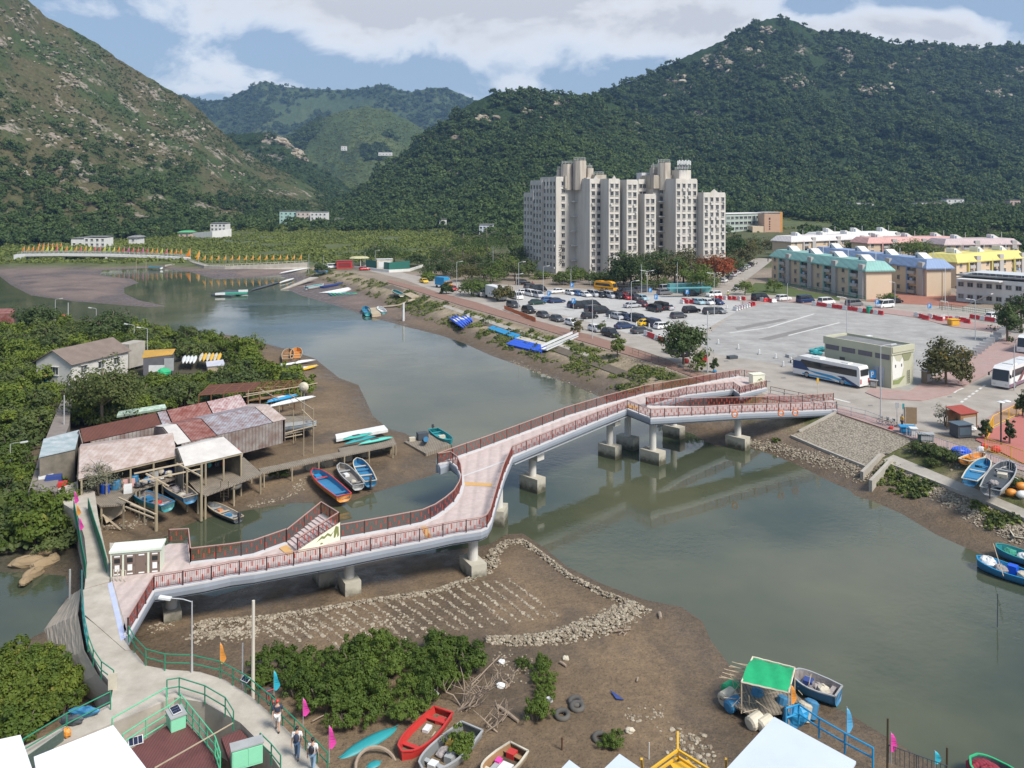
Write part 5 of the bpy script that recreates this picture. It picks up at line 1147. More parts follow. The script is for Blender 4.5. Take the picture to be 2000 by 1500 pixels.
for i in range(21):
    x0,y0=500+i*24.5,1207 - i*4.4;ln=.95 if i > 2 else .6
    rows.append(band([(x0,y0+8),(x0+46*ln,y0+42*ln),(x0+104*ln,y0+88*ln)],.34,70,40+i,.06,.19))
st=ring+rows
stones('oyster_stones',np.concatenate([a_[0] for a_ in st]),np.concatenate([a_[1] for a_ in st]),'pale stones piled in a ring and set out in rows on the mud',1)
rub=[band([(1450,858),(1500,868),(1560,885),(1640,912),(1700,940)],[2.,3.2,3.6,3.6,3.],1500,7,.06,.18,.15),band([(1720,925),(1780,952),(1850,985),(1930,1025),(2010,1065)],[2.2,2.6,3.,3.2,3.4],2100,8,.08,.20,.15),
       band([(1330,1420),(1345,1460),(1370,1500)],3.,120,9,.07,.22),band([(1220,1400),(1300,1395)],2.,40,10,.06,.16),band([(600,930),(570,960),(480,980)],1.8,130,11,.06,.16),band([(960,1290),(1050,1300),(990,1330)],2.5,120,12,.05,.13),
       band([(1160,770),(1240,800),(1300,820)],2.0,300,13,.06,.15),band([(1000,700),(1080,735),(1160,765)],2.5,260,14,.08,.2),band([(1760,905),(1830,930),(1880,955)],3.,260,15,.07,.18),band([(1180,718),(1290,752),(1400,775)],3.,420,16,.08,.2),band([(940,628),(1030,655),(1100,682)],3.,380,17,.08,.22),band([(420,1010),(330,1040)],1.5,60,18,.05,.14),band([(200,1030),(300,1010)],3.,120,19,.06,.18)]
stones('shore_rubble',np.concatenate([a_[0] for a_ in rub]),np.concatenate([a_[1] for a_ in rub]),'loose pale rubble along the toe of the banks',2)
cl_p,cl_s=[],[];rr=np.random.RandomState(77)
def cliff(h,px,py,rx,ry,n,s0,s1):
    X,D,Z,vv,su=HILLS[h];k=vv < .985;qx=1000+X[k]/D[k]*FPX;qy=HY+(CH - Z[k])/D[k]*FPX;w_=((qx - px)/rx) ** 2+((qy - py)/ry) ** 2 < 1
    pts=np.stack([X[k],D[k],Z[k]],-1)[w_]
    if len(pts): i=rr.choice(len(pts),min(int(n*(.6 if h == 'near_hill' else .7))+1,len(pts)),replace=False);cl_p.append(pts[i]+[0,-1.5,.6]);cl_s.append(s0+(s1 - s0)*rr.rand(len(i)) ** 1.5)
for q in ((1470,92,24,24,40),(1408,132,18,22,30),(1375,128,14,14,14),(1550,160,26,14,34),(1500,60,18,8,14),(1710,176,44,12,60),(1830,180,20,10,22),(1950,182,26,11,28),(1742,130,12,8,8),(1325,155,14,10,12),(1310,190,12,8,8),(1640,150,14,8,8)): cliff('mountain',*q,3.4,7.5)
for q in ((1095,200,30,8,20),(1045,215,26,12,20),(945,235,30,10,18),(1065,230,12,6,8),(900,275,20,8,8)): cliff('wooded_hill',*q,2.5,6)
for q in ((600,300,26,16,40),(560,275,20,10,20)): cliff('rocky_spur',*q,3.,8)
for q in ((60,90,60,40,60),(145,140,24,24,40),(40,35,40,20,40),(130,165,30,20,30),(280,190,14,10,12),(330,220,30,20,40),(420,330,20,12,20),(460,345,20,10,24),(240,270,110,40,110),(110,250,90,50,70),(60,330,40,20,20),(330,290,60,30,50),(380,255,30,20,26)): cliff('near_hill',*q,.8,2.9)
stones('hill_boulders',np.concatenate(cl_p),np.concatenate(cl_s),'grey and buff rock outcrops and boulders on the hillsides',3)
# larger boulders by the pond
for k,(px,py,s) in enumerate(((55,1098,1.0),(95,1075,1.1),(88,1100,.9),(65,1120,.8),(50,1135,.6),(105,1090,.7))):
    mb=MB();mb.ball((0,0,0),s,(1.5,.7,.55),10,7,jit=.14,rnd=random.Random(k));o=mb.build('boulder',mat('brown_rock',(.30,.22,.13),.95,.2,1.2,dirt=.4,dcol=(.07,.055,.035),bump=.6,bsc=3));o.location=P(px,py,-3.2);o.rotation_euler=(.2,.1,.5+.3*k)
    tag(o,'brown slab like boulder at the edge of the pond below the causeway','boulder','boulders at the pond edge')
# dead branches and driftwood on the near mud
dead=mat('dead_wood',(.28,.22,.165),.95,.15,2.)
def branches(label,px,py,s,seed,n=9):
    r=random.Random(seed);mb=MB();p=PG(px,py)
    for i in range(n):
        a=r.uniform(-.6,3.0);q=p+Vector((r.uniform(-.4,.4),r.uniform(-.3,.3),0));pts=[q];d_=Vector((math.cos(a),math.sin(a)*.6,.75))*s
        for k in range(4): q=q+d_*.32+Vector((r.uniform(-.25,.25),r.uniform(-.25,.25),r.uniform(-.1,.12)))*s;pts.append(q)
        mb.tube(pts,[.06,.05,.04,.03,.015],5)
        for k in (2,3): mb.tube([pts[k],pts[k]+Vector((r.uniform(-.5,.5),r.uniform(-.5,.5),.35))*s],[.03,.01],4)
    tag(mb.build('dead_branches',dead,at=p),label,'dead branches')
branches('tangle of bare grey branches beside the mangrove bushes and the red boat',905,1385,1.5,1,16);branches('bare branches lying on the mud above the grey motor boat',960,1425,1.1,2,8);branches('dead branches between the stone band and the narrow strip of bushes',985,1340,.9,3,7);branches('broken stump of driftwood on the open mud',1215,1240,.5,4,4)
def log(label,a,b,r,z=.1,m_=None,name='driftwood_log'):
    p,q=PG(*a,z),PG(*b,z);mb=MB();mb.tube([p,p.lerp(q,.5)+Vector((0,0,.03)),q],[r,r*.95,r*.8],8);tag(mb.build(name,m_ or dead,at=p),label,'log')
log('grey driftwood log beside the narrow strip of bushes',(972,1382),(1012,1412),.12);log('short pale plank on the open mud near the stone corner',(1192,1237),(1232,1232),.07);log('bamboo pole leaning across the mud by the bushes',(920,1348),(975,1290),.045,.3);log('yellowish timber block on the mud east of the stone corner',(1288,1200),(1290,1210),.16);log('bamboo pole lying near the green railing',(655,1412),(680,1395),.05,.2);log('thin pole lying at the edge of the bushes',(610,1415),(640,1400),.04,.2);log('white plank fragment on the open mud',(1094,1296),(1106,1304),.1);log('white pipe piece on the open mud',(1244,1334),(1246,1326),.06)
# ================================================================ boats (makers) and the stilt boatyard
def xf(a,b):                               # frame at the middle of a-b, x axis from b (stern) to a (bow)
    c=(a+b)/2;d=a - b;M=Matrix.Translation(c) @ d.to_track_quat('X','Z').to_matrix().to_4x4();return M,d.length
def boat(label,bow,stern,W,H,hull,inner,rim,thw=3,z=None,engine=False,tr=.78,group=None,name='rowing_boat',gear=(),lift=0.,cat='boat'):
    zb=PG(*bow).z if z is None else z;zb+=lift
    M,L=xf(P(*bow,zb+H*.8),P(*stern,zb+H*.8));M=Matrix.Translation((0,0,-H*.8)) @ M
    t=thing(name,label,cat,M.translation,group);n=13;S=[]
    for i in range(n):
        u=i/(n - 1);x=(u - .5)*L;w=W/2*(tr+(1 - tr)*min(1,u/.35))*(1 if u < .5 else math.sqrt(max(0,1 - ((u - .5)/.5) ** 2.2))+.015)
        S.append((x,w,H*(.86+.30*max(0,u - .45) ** 1.5*2),H*.55*max(0,u - .72) ** 1.5*2.2))
    def loft(rows,fl=False):
        k=len(rows[0]);vs=[p for r_ in rows for p in r_];fs=[(i*k+j,(i+1)*k+j,(i+1)*k+j+1,i*k+j+1) for i in range(len(rows) - 1) for j in range(k - 1)]
        return vs,[f[::-1] for f in fs] if fl else fs
    mb=MB(M);vs,fs=loft([[(x,w,zs),(x,w*.93,zk+(zs - zk)*.4),(x,w*.55,zk+.03),(x,0,zk),(x,-w*.55,zk+.03),(x,-w*.93,zk+(zs - zk)*.4),(x,-w,zs)] for x,w,zs,zk in S],True)
    mb.add(vs,fs+[(0,1,2,3,4,5,6)]);mb.build('hull',hull,t,True)
    mb=MB(M);f=.06;vs,fs=loft([[(x,max(w - f,.01),zs),(x,max(w*.9 - f,.01),max(zk+.08,H*.3)),(x,-max(w*.9 - f,.01),max(zk+.08,H*.3)),(x,-max(w - f,.01),zs)] for x,w,zs,zk in S])
    mb.add(vs,fs+[(3,2,1,0)]);mb.build('interior',inner,t)
    mb=MB(M);top=[(x,w,zs+.02) for x,w,zs,zk in S]+[(x,-w,zs+.02) for x,w,zs,zk in S][::-1]
    for a_,b_ in zip(top,top[1:]+top[:1]): mb.bar(a_,b_,.11,.07)
    mb.build('gunwale',rim,t)
    for k in range(thw):
        u=.2+.6*k/max(1,thw - 1);i=int(u*(n - 1));x,w,zs,zk=S[i];mb=MB(M);mb.box((x,0,H*.62),(.28,2*(w - .06),.05));mb.build('thwart',rim if k % 2 else inner,t)
    if engine:
        mb=MB(M);x=-L/2 - .12;mb.box((x,0,H+.28),(.34,.28,.42),taper=.8);mb.box((x - .05,0,H*.4),(.14,.10,H+.2));mb.tube([(x+.1,0,H+.2),(x+.6,.1,H+.25)],.025,5);mb.build('outboard_motor',paint('motor_dark',(.05,.05,.055),.4),t)
    for (x,y,sx_,sy_,sz_,m_,nm) in gear:
        mb=MB(M)
        if nm in ('net_pile','sack'): mb.ball((x*L,y*W,H*.34+sz_*.4),1.,(sx_*.6,sy_*.6,sz_*.7),10,7,jit=.14)
        else: mb.box((x*L,y*W,H*.3+sz_/2),(sx_,sy_,sz_),.1)
        mb.build(nm,m_,t)
    return t
def kayak(label,a,b,W,H,m_,z=None,group=None,name='kayak',m2=None,cat='kayak',up=False):
    za=PG(*a).z if z is None else z
    M,L=xf(P(*a,za+H*.6),P(*b,za+H*.6));M=Matrix.Translation((0,0,-H*.6)) @ M;mb=MB(M);n=11;k=10;vs=[]
    for i in range(n):
        u=i/(n - 1)*2 - 1;w=W/2*max(.02,(1 - abs(u) ** 2.4));h=H*max(.06,(1 - abs(u) ** 3) ** .8);zl=H*.25*abs(u) ** 3
        vs+=[(u*L/2,w*math.cos(q*6.2832/k),zl+h/2+h/2*math.sin(q*6.2832/k)) for q in range(k)]
    mb.add(vs,[(i*k+q,(i+1)*k+q,(i+1)*k+(q+1) % k,i*k+(q+1) % k) for i in range(n - 1) for q in range(k)])
    t=thing(name,label,cat,M.translation,group);mb.build('hull',m_,t,True)
    if m2:
        mb=MB(M);mb.box((L*.05,0,H*.98),(L*.22,W*.45,.05));mb.build('cockpit',m2,t)
    mb=MB(M);mb.tube([(-L*.46,0,H*.75),(0,0,H+.015),(L*.46,0,H*.75)],.02,5);mb.build('keel_line' if not m2 else 'deck_line',m2 or m_,t)
    return t
c_blue=paint('boat_blue',(.035,.19,.36),.5,.25);c_teal=paint('boat_teal',(.02,.26,.28),.5,.25);c_red=paint('boat_red',(.50,.035,.03),.45,.15);c_grey=paint('boat_grey',(.36,.37,.37),.6,.3);c_white=paint('boat_white',(.66,.67,.66),.5,.2)
c_wood=mat('boat_wood',(.30,.17,.08),.8,.15,2.,dirt=.3);c_pale=mat('pale_timber',(.44,.36,.25),.85,.12,2.,dirt=.3);c_dark=paint('boat_dark',(.06,.07,.08),.6);c_orange=paint('boat_orange',(.62,.24,.03),.5,.2);c_green=paint('tarp_green',(.02,.38,.16),.7,.15);c_dkblue=paint('boat_navy',(.03,.06,.22),.5,.2);c_bright=paint('pontoon_blue',(.012,.09,.58),.45,.08);c_cyan=paint('pontoon_cyan',(.015,.25,.50),.45,.08);net=mat('fishing_net',(.30,.27,.26),.95,.25,5.,bump=.8,bsc=10);netgreen=mat('green_net',(.05,.26,.18),.95,.2,4.,bump=.8);c_yel=paint('yellow_paint',(.68,.40,.03),.5,.1);c_cream=paint('cream_float',(.58,.53,.42),.7,.4)
rust=mat('rust_roof',(.115,.042,.03),.85,.16,.9,dirt=.35,dcol=(.07,.03,.025),lines=('X',.32,.35));rustr=mat('red_rust_roof',(.20,.055,.04),.85,.2,1.2,dirt=.5,dcol=(.36,.27,.25),dsc=1.2,lines=('X',.32,.35));patch=mat('patched_roof',(.34,.36,.40),.7,.18,1.,dirt=.75,dcol=(.17,.065,.04),dsc=1.3,lines=('X',.32,.3));flake=mat('flaking_roof',(.22,.045,.05),.8,.15,1.5,dirt=1.0,dcol=(.45,.37,.36),dsc=1.6,lines=('X',.32,.3));wroof=mat('pale_corrugated_roof',(.48,.42,.395),.75,.13,.8,dirt=.8,dcol=(.32,.225,.18),dsc=1.1,lines=('X',.45,.10));wroof2=mat('white_sheet_roof',(.58,.55,.51),.75,.1,1.,dirt=.65,dcol=(.42,.40,.38),dsc=.7);groof=mat('grey_sheet_roof',(.40,.43,.44),.8,.2,1.,dirt=.6,dcol=(.14,.24,.26),dsc=.9)
cwall=mat('rusty_corrugated_wall',(.32,.30,.28),.85,.15,1.,dirt=.7,dcol=(.12,.05,.035),dsc=.7,lines=('X',.3,.4));dwall=mat('mouldy_wall',(.22,.19,.15),.9,.2,1.,dirt=.6,dcol=(.07,.07,.055),dsc=.8);pile_m=mat('weathered_pile',(.36,.30,.20),.9,.15,1.5,dirt=.5,dcol=(.12,.10,.07),stretch=(1,1,.3));plank=mat('jetty_planks',(.26,.22,.17),.9,.18,2.,dirt=.4,dcol=(.10,.08,.06),lines=('X',.22,.6))
def gable(label,r0,r1,e0,e1,segs,wall=None,z0=0.,open_front=True,name='boat_shed',posts=5):
    r0,r1,e0,e1=P(*r0),P(*r1),P(*e0),P(*e1);b0,b1=r0*2 - e0,r1*2 - e1;b0.z,b1.z=e0.z,e1.z
    t=thing(name,label,'shed',Vector((e0.x,e0.y,z0)));s0=0.
    for s1,m_ in segs:
        f=lambda a_,b_,q: a_.lerp(b_,q)
        mb=MB();g_=.004;mb.plate([f(e0,e1,s0+g_),f(e0,e1,s1 - g_),f(r0,r1,s1 - g_),f(r0,r1,s0+g_)],.05);mb.plate([f(r0,r1,s0+g_),f(r0,r1,s1 - g_),f(b0,b1,s1 - g_),f(b0,b1,s0+g_)],.05);mb.build('roof',m_,t);s0=s1
    if wall:
        for nm,a_,b_,c_ in (('gable_wall',e0,b0,r0),('gable_wall',e1,b1,r1))+(() if open_front else (('front_wall',e0,e1,None),))+(('back_wall',b0,b1,None),):
            mb=MB();a2,b2=a_.lerp(b_,.04),b_.lerp(a_,.04);dn=lambda p: Vector((p.x,p.y,z0));tp=lambda p: p - Vector((0,0,.1))
            pts=[dn(a2),dn(b2),tp(b2)]+([tp(c_)] if c_ else [])+[tp(a2)];nrm=(pts[1] - pts[0]).cross(Vector((0,0,1))).normalized()*.06;k=len(pts)
            mb.add(pts+[p - nrm for p in pts],[tuple(range(k)),tuple(range(k,2*k))[::-1]]+[(i,i+k,(i+1) % k+k,(i+1) % k) for i in range(k)]);mb.build(nm,wall,t)
    if open_front:
        for i in range(posts):
            p=e0.lerp(e1,(i+.1)/(posts - .8));mb=MB();mb.tube([(p.x,p.y+.2,gz(p.x,p.y) - .3),(p.x,p.y+.2,e0.lerp(e1,(i+.1)/(posts - .8)).z)],.10,7);mb.build('post',pile_m,t)
        mb=MB();mb.bar(e0+Vector((0,.2,-.15)),e1+Vector((0,.2,-.15)),.14,.18);mb.build('eave_beam',pile_m,t)
    return t
gable('long low boat shed with a dark rust roof flaking red at its river end',(155,838,3.2),(470,770,3.2),(162,864,2.2),(484,793,2.2),[(.44,rust),(.50,patch),(.76,rustr),(1.,flake)],cwall,-1.,False)
gable('boat shed with a patched blue grey and rusty corrugated roof beside the dark rust one',(318,834,2.8),(524,789,2.8),(345,868,1.9),(560,818,1.9),[(.12,wroof2),(.34,rustr),(.86,patch),(1.,wroof)],cwall,-1.,False)
gable('open fronted boat shed under the largest pale pinkish corrugated roof',(155,873,3.1),(338,845,3.1),(152,936,1.7),(346,890,1.7),[(1.,wroof)],dwall,-.7)
gable('open fronted shed under a smaller whitish sheet roof hung with fishing gear',(347,875,2.6),(437,853,2.6),(360,911,1.6),(473,884,1.6),[(1.,wroof2)],dwall,-1.1,posts=4)
t=thing('grey_shed','small grey shed with a mottled sheet roof at the head of the causeway','shed',P(80,945,-.2));q=[P(76,893,2.3),P(147,877,2.3),P(156,839,2.7),(P(85,857,2.7))]
mb=MB();mb.plate(q,.07);mb.build('roof',groof,t);qi=[p.lerp((q[0]+q[2])/2,.03) for p in q]
mb=MB();mb.prism([p.xy[:] for p in qi],-1.8,2.15);mb.build('wall',dwall,t)
# decks on piles
def deck(label,px,z,step=2.6,name='jetty',r=.11,piles=None):
    t=thing(name,label,'jetty',P(*px[0],z));poly=px2(px,z);mb=MB();mb.prism(poly,z - .16,z);mb.build('planking',plank,t);cnt=0;C_=sum((Vector(p) for p in poly),Vector((0,0)))/len(poly)
    for a_,b_ in zip(poly,poly[1:]+poly[:1]):
        a_,b_=Vector(a_).lerp(C_,.04),Vector(b_).lerp(C_,.04);n=max(1,int((b_ - a_).length/step))
        for i in range(n):
            p=a_.lerp(b_,i/n);g0=gz(p.x,p.y);mb=MB();mb.tube([(p.x,p.y,g0 - .5),(p.x,p.y,z - .1)],r,7);mb.build('pile',pile_m,t)
    return t
deck('weathered plank jetty in front of the pinkish roofed shed',[(158,960),(345,912),(372,925),(265,958),(240,985),(195,988)],-.6);deck('plank work deck below the whitish sheet roof',[(352,922),(476,893),(512,925),(400,968),(385,960)],-1.)
deck('long narrow timber jetty running out to the fish raft',[(505,915),(768,861),(772,868),(510,924)],-1.4,3.,r=.08);deck('timber slipway staging behind the sheds facing the river',[(470,815),(605,812),(615,835),(500,862)],-1.6,2.4,r=.08)
def poles(label,lst,r=.09,m_=None,name='mooring_pole',group=None,z=-3.0):
    for px,py,yt in lst:
        p=P(px,py,z);h=(py - yt)*p.y/FPX;mb=MB();mb.tube([p - Vector((0,0,.4)),p+Vector((.03,0,h))],[r,r*.85],8);tag(mb.build(name,m_ or pile_m,at=p),label,'pole',group)
poles('stout pale pile with a concrete foot standing before the two propped boats',[(305,1030,938)],.17);poles('tall yellowish pile between the work deck and the small rowing boat',[(393,1010,906)],.15);poles('thin pile under the corner of the plank jetty',[(272,1010,960),(282,1018,965),(258,990,955)],.09,None,'pile','thin piles under the jetty')
poles('slender staging pole at the river end of the boat sheds',[(573,870,800),(593,895,795),(612,890,795),(545,860,790),(485,815,762),(508,805,758),(588,800,752),(565,795,750)],.06,None,'staging_pole','staging poles by the sheds');poles('mooring pole standing in the river mud below the flag bridge',[(266,530,506),(285,530,506)],.12,None,'mooring_pole','mooring poles upstream');poles('grey marker post in the water by the causeway',[(136,1180,1112)],.09,c_grey)
mb=MB()
for a_,b_ in (((475,775,.3),(620,748,.3)),((400,765,.2),(590,752,.6)),((480,770,1.2),(585,755,1.2)),((590,800,1.),(615,825,-.5)),((565,770,1.),(612,800,.2)),((540,850,-1.),(618,830,-1.)),((470,872,-1.2),(590,848,-1.2)),((508,760,1.),(545,780,.2))): mb.bar(P(*a_),P(*b_),.1,.1)
tag(mb.build('staging_beams',c_pale,at=P(540,790,0)),'criss crossing timber beams of the boat staging at the end of the sheds','staging')
t=thing('timber_shelter','brown open timber shelter with hauled up boats behind the long rusty shed','shelter',P(450,775,-1));mb=MB();q=[P(388,772,.6),P(575,757,.6),P(590,742,1.1),P(410,752,1.1)]
for i in range(9): a_,b_=q[0].lerp(q[1],i/8),q[3].lerp(q[2],i/8);mb.bar(a_,b_,.12,.14);mb.tube([(a_.x,a_.y,-3),a_],.08,6)
for i in range(5): f_=i/4;mb.bar(q[0].lerp(q[3],f_),q[1].lerp(q[2],f_),.12,.1)
mb.build('frame',mat('brown_timber',(.16,.075,.035),.9,.15,2.),t);mb=MB();mb.plate([q[0].lerp(q[1],.0),q[0].lerp(q[1],.55),q[3].lerp(q[2],.55),q[3]],.05);mb.build('roof',rust,t)
kayak('long white racing hull laid upside down on the staging',(522,793),(617,772),1.3,.55,c_white,-.2);boat('long pale blue grey hull drawn up under the staging',(618,826),(478,838),1.6,.8,paint('pale_blue_hull',(.30,.36,.42),.6,.3),c_grey,c_grey,2,-1.4);kayak('blue and white boat on the rack behind the sheds',(520,784),(582,770),1.2,.6,c_cyan,-.5,m2=c_white);kayak('brown wooden canoe under the timber shelter',(480,782),(575,768),1.2,.5,c_wood,-1.6,m2=c_dark)
mb=MB();q=[P(228,812,.2),P(325,796,.2),P(322,789,.5),P(232,803,.5)];mb.plate(q,.3);tag(mb.build('covered_planters',mat('white_green_cover',(.42,.50,.44),.9,.3,2.5,dirt=.5,dcol=(.06,.20,.08),dsc=2.),at=q[0]),'long heap of white and green netting behind the rusty shed','netting')
t=thing('satellite_dish','pale satellite dish on a pole at the end of the timber shelter','satellite dish',P(593,770,-1));mb=MB();p=P(593,756,1.0);mb.add([p+Vector((math.cos(a_)*.75*k,-.3+.35*k*k,math.sin(a_)*.75*k)) for k in (0.02,.6,1.) for a_ in [6.283*i/14 for i in range(14)]],[(k*14+i,k*14+(i+1) % 14,(k+1)*14+(i+1) % 14,(k+1)*14+i) for k in range(2) for i in range(14)]);mb.build('dish',c_cream,t);mb=MB();mb.tube([(p.x,p.y+.3,-3),(p.x,p.y+.3,p.z)],.05,6);mb.build('pole',c_grey,t)
# white house and shacks
def gabled_house(label,A,B,depth,h,rh,wall,roof,z,doorm):
    A,B=P(*A,z),P(*B,z);u=(B - A).normalized();n_=Vector((u.y,-u.x,0));L=(B - A).length;Z=Vector((0,0,1));a=math.atan2(u.y,u.x)
    t=thing('white_house',label,'house',A);mb=MB();C_=[A,B,B - n_*depth,A - n_*depth];top=[p+Z*h for p in C_];r0,r1=A - n_*depth/2+Z*(h+rh),B - n_*depth/2+Z*(h+rh)
    mb.add([p - Z for p in C_]+top+[r0,r1],[(0,1,5,4),(1,2,6,9,5),(2,3,7,6),(3,0,4,8,7)]);mb.build('wall',wall,t)
    o=u*.4;e=n_*.45 - Z*.2
    mb=MB();mb.plate([top[0] - o+e,top[1]+o+e,r1+o+Z*.08,r0 - o+Z*.08],.09);mb.plate([r0 - o+Z*.08,r1+o+Z*.08,top[2]+o - n_*.45 - Z*.2,top[3] - o - n_*.45 - Z*.2],.09);mb.build('roof',roof,t)
    for x,w_ in ((.2,1.2),(.5,1.2),(.78,1.3)): mb=MB();window_mb(mb,A,u,n_,L*x,h*.62,w_,1.1);mb.build('window',[frame_m,glass_m,wall],t)
    mb=MB();window_mb(mb,A - n_*depth,n_,-u,depth*.55,h*.6,1.2,1.2);mb.build('window',[frame_m,glass_m,wall],t)
    mb=MB();mb.box(A - n_*depth*.72 - u*.04+Z*.9,(.06,.9,1.9),a);mb.build('door',doorm,t);return t
gabled_house('white walled old house with a grey brown pitched roof in the mangrove thicket',(140,754),(250,724),7.5,3.7,1.9,mat('old_white_wall',(.58,.56,.52),.9,.07,.6,dirt=.4,dcol=(.36,.33,.28)),mat('old_grey_roof',(.20,.155,.13),.9,.15,.7,dirt=.3,lines=('Y',.4,.2)),-1.4,c_cyan)
t=thing('yellow_roof_shack','low shack with a yellow ochre sheet roof next to the white house','shack',P(280,716,-1.5));mb=MB();q=[P(277,699,.9),P(337,692,.9),P(343,681,1.5),P(282,684,1.5)];mb.plate(q,.1);mb.build('roof',mat('ochre_roof',(.50,.30,.055),.8,.12,1.,dirt=.5,dcol=(.20,.10,.04),dsc=1.,lines=('X',.4,.2)),t);mb=MB();mb.prism([p.lerp((q[0]+q[2])/2,.08).xy[:] for p in q],-2.6,.75);mb.build('wall',mat('dark_shack_wall',(.10,.10,.11),.9,.2,1.),t);mb=MB();mb.box(P(330,712,-.8),(1.6,.2,2.2),.2);mb.build('door',c_grey,t)
t=thing('grey_wall_annex','grey concrete annex with air conditioners between the white house and the shack','annex',P(246,712,-1.5));p=P(247,714,-1.5);mb=MB();mb.box(p+Vector((0,2,1.7)),(2.6,4,4.4),-.3);mb.build('wall',concrete,t)
for z_ in (1.3,2.5): mb=MB();mb.box(p+Vector((-.2,-.35,z_)),(.9,.4,.7),-.3);mb.tube([p+Vector((-.2,-.56,z_)),p+Vector((-.2,-.6,z_))],.28,12);mb.build('air_conditioner',paint('ac_white',(.55,.55,.53),.6,.3),t)
t=thing('white_awning_shack','tiny hut with a pale blue grey awning among the stacked kayaks','shack',P(425,720,-1.5));mb=MB();q=[P(404,716,0),P(440,713,0),P(436,702,.5),P(402,706,.5)];mb.plate(q,.1);mb.build('roof',mat('awning_sheet',(.42,.43,.48),.7,.12,1.),t);mb=MB();mb.prism([p_.lerp((q[0]+q[2])/2,.1).xy[:] for p_ in q],-2.6,-.1);mb.build('wall',c_pale,t)
for i in range(4): kayak('white kayak standing in the row behind the shack, %s of four' % nth(i),(357+i*7,709),(362+i*7,693),.75,.35,c_white,-1.2,'white kayaks by the shack')
for i in range(6): kayak('yellow and white kayak in the stack by the awning hut, %s from the shack' % nth(i),(390+i*7,705),(396+i*7,688),.75,.35,c_yel if i % 2 else c_cream,-1.+.15*i,'yellow kayaks by the awning hut')
mb=MB();mb.box(P(303,720,-1.2),(3.2,.1,1.2),.1);tag(mb.build('white_board',c_white,at=P(303,720,-1.5)),'white board leaning before the yellow roofed shack','board')
mb=MB();mb.ball(P(320,727,-1.6),1.,(1.3,.9,.8),jit=.12);tag(mb.build('green_tarpaulin',c_green,at=P(320,727,-2)),'green tarpaulin heap before the yellow roofed shack','tarpaulin');mb=MB();mb.ball(P(345,772,-1.6),1.,(2.4,1.2,1.0),jit=.1);tag(mb.build('blue_tarpaulin',c_blue,at=P(345,772,-2)),'blue tarpaulin heap behind the long rusty shed','tarpaulin');mb=MB();mb.ball(P(121,623,-.5),1.,(1.5,1.,1.1),jit=.08);tag(mb.build('red_tarpaulin',c_red,at=P(121,623,-1)),'bright red tarpaulin beside a lamp post across the thicket','tarpaulin')
mb=MB();q=[P(-40,614,.6),P(27,612,.6),P(30,602,1.2),P(-40,604,1.2)];mb.plate(q,.2);mb.prism([p_.xy[:] for p_ in q],-3,.4);tag(mb.build('brown_roof_shed',rustr,at=q[0]),'brown roofed shed at the edge of the picture beyond the thicket','shed')
slab('lane_path',[(55,960),(80,880),(112,800),(122,780),(140,780),(135,830),(120,868),(112,960)],-.1,2.6,mat('lane_grey',(.22,.19,.17),.9,.12,.8,dirt=.3,coord='W'))
# boats of the yard
boat('red rimmed blue boat with an orange stern lying on the mud',(612,919),(672,968),2.0,.85,c_orange,c_blue,c_red,2,tr=.85,name='fishing_boat',gear=((.1,.3,2.6,.18,.2,c_cyan,'plank'),(.36,0,.7,.7,.3,c_cyan,'fore_deck')))
boat('grey rimmed boat with a white dinghy board inside, next to the red rimmed one',(664,908),(700,947),1.75,.75,c_grey,paint('grey_brown',(.22,.20,.18),.8,.3),c_grey,2,name='fishing_boat',gear=((.1,.05,.8,.5,.25,c_white,'board'),(-.25,0,.9,.5,.3,c_cream,'sack')))
boat('blue boat with plank seats, third in the row on the mud',(697,898),(724,940),1.75,.8,c_blue,c_blue,c_cream,4,name='fishing_boat',engine=True)
boat('small grey rowing boat at the edge of the inner pool',(407,984),(466,1012),1.45,.6,c_dark,c_grey,c_pale,3,z=WZ+.05,engine=True,gear=((-.2,.1,.6,.6,.3,c_blue,'box'),(.15,-.1,.5,.4,.2,paint('orange_rag',(.6,.25,.12)),'cloth')))
boat('blue boat full of gear propped up before the pinkish roofed shed',(263,962),(328,985),1.9,.9,c_teal,net,c_blue,3,z=-1.9,name='fishing_boat',gear=((.1,.0,.7,.7,.5,c_blue,'barrel'),(-.2,0,.5,.9,.35,c_red,'net_pile'),(-.35,.1,.5,.4,.3,c_white,'box')))
boat('wooden boat with nets and blue sides propped up under the frame',(318,935),(372,970),1.9,.9,c_blue,net,c_pale,3,z=-1.8,name='fishing_boat',gear=((.0,0,1.2,.9,.5,net,'net_pile'),(-.25,.1,.8,.7,.4,c_cream,'net_pile')))
boat('brown wooden skiff on the mud with orange planks, nearer the river',(580,681),(577,700),2.3,1.0,c_wood,c_orange,c_pale,3,z=-3.0);boat('brown wooden skiff on the mud beside the orange planked one',(564,683),(561,702),2.3,1.0,c_wood,c_wood,c_pale,3,z=-3.0)
kayak('long white rowing hull beached on the mud point',(528,716),(617,701),1.5,.6,c_white,-3.0,m2=c_dark,cat='boat',name='racing_boat');kayak('flat yellow edged white boat beached on the mud point',(567,726),(622,712),1.7,.5,c_yel,-3.,m2=c_white,cat='boat',name='punt');mb=MB();mb.plate([P(545,727,-2.7),P(575,722,-2.7),P(570,716,-2.7),P(543,720,-2.7)],.25);tag(mb.build('blue_mat',c_bright,at=P(558,722,-2.9)),'bright blue float mat beside the yellow edged boat','float')
mb=MB();mb.plate([P(657,858,-2.2),P(758,839,-2.2),P(750,830,-2.1),P(655,848,-2.1)],.35);tag(mb.build('white_punt',c_white,at=P(700,850,-2.5)),'long white flat bottomed punt drawn up by the fish raft','boat')
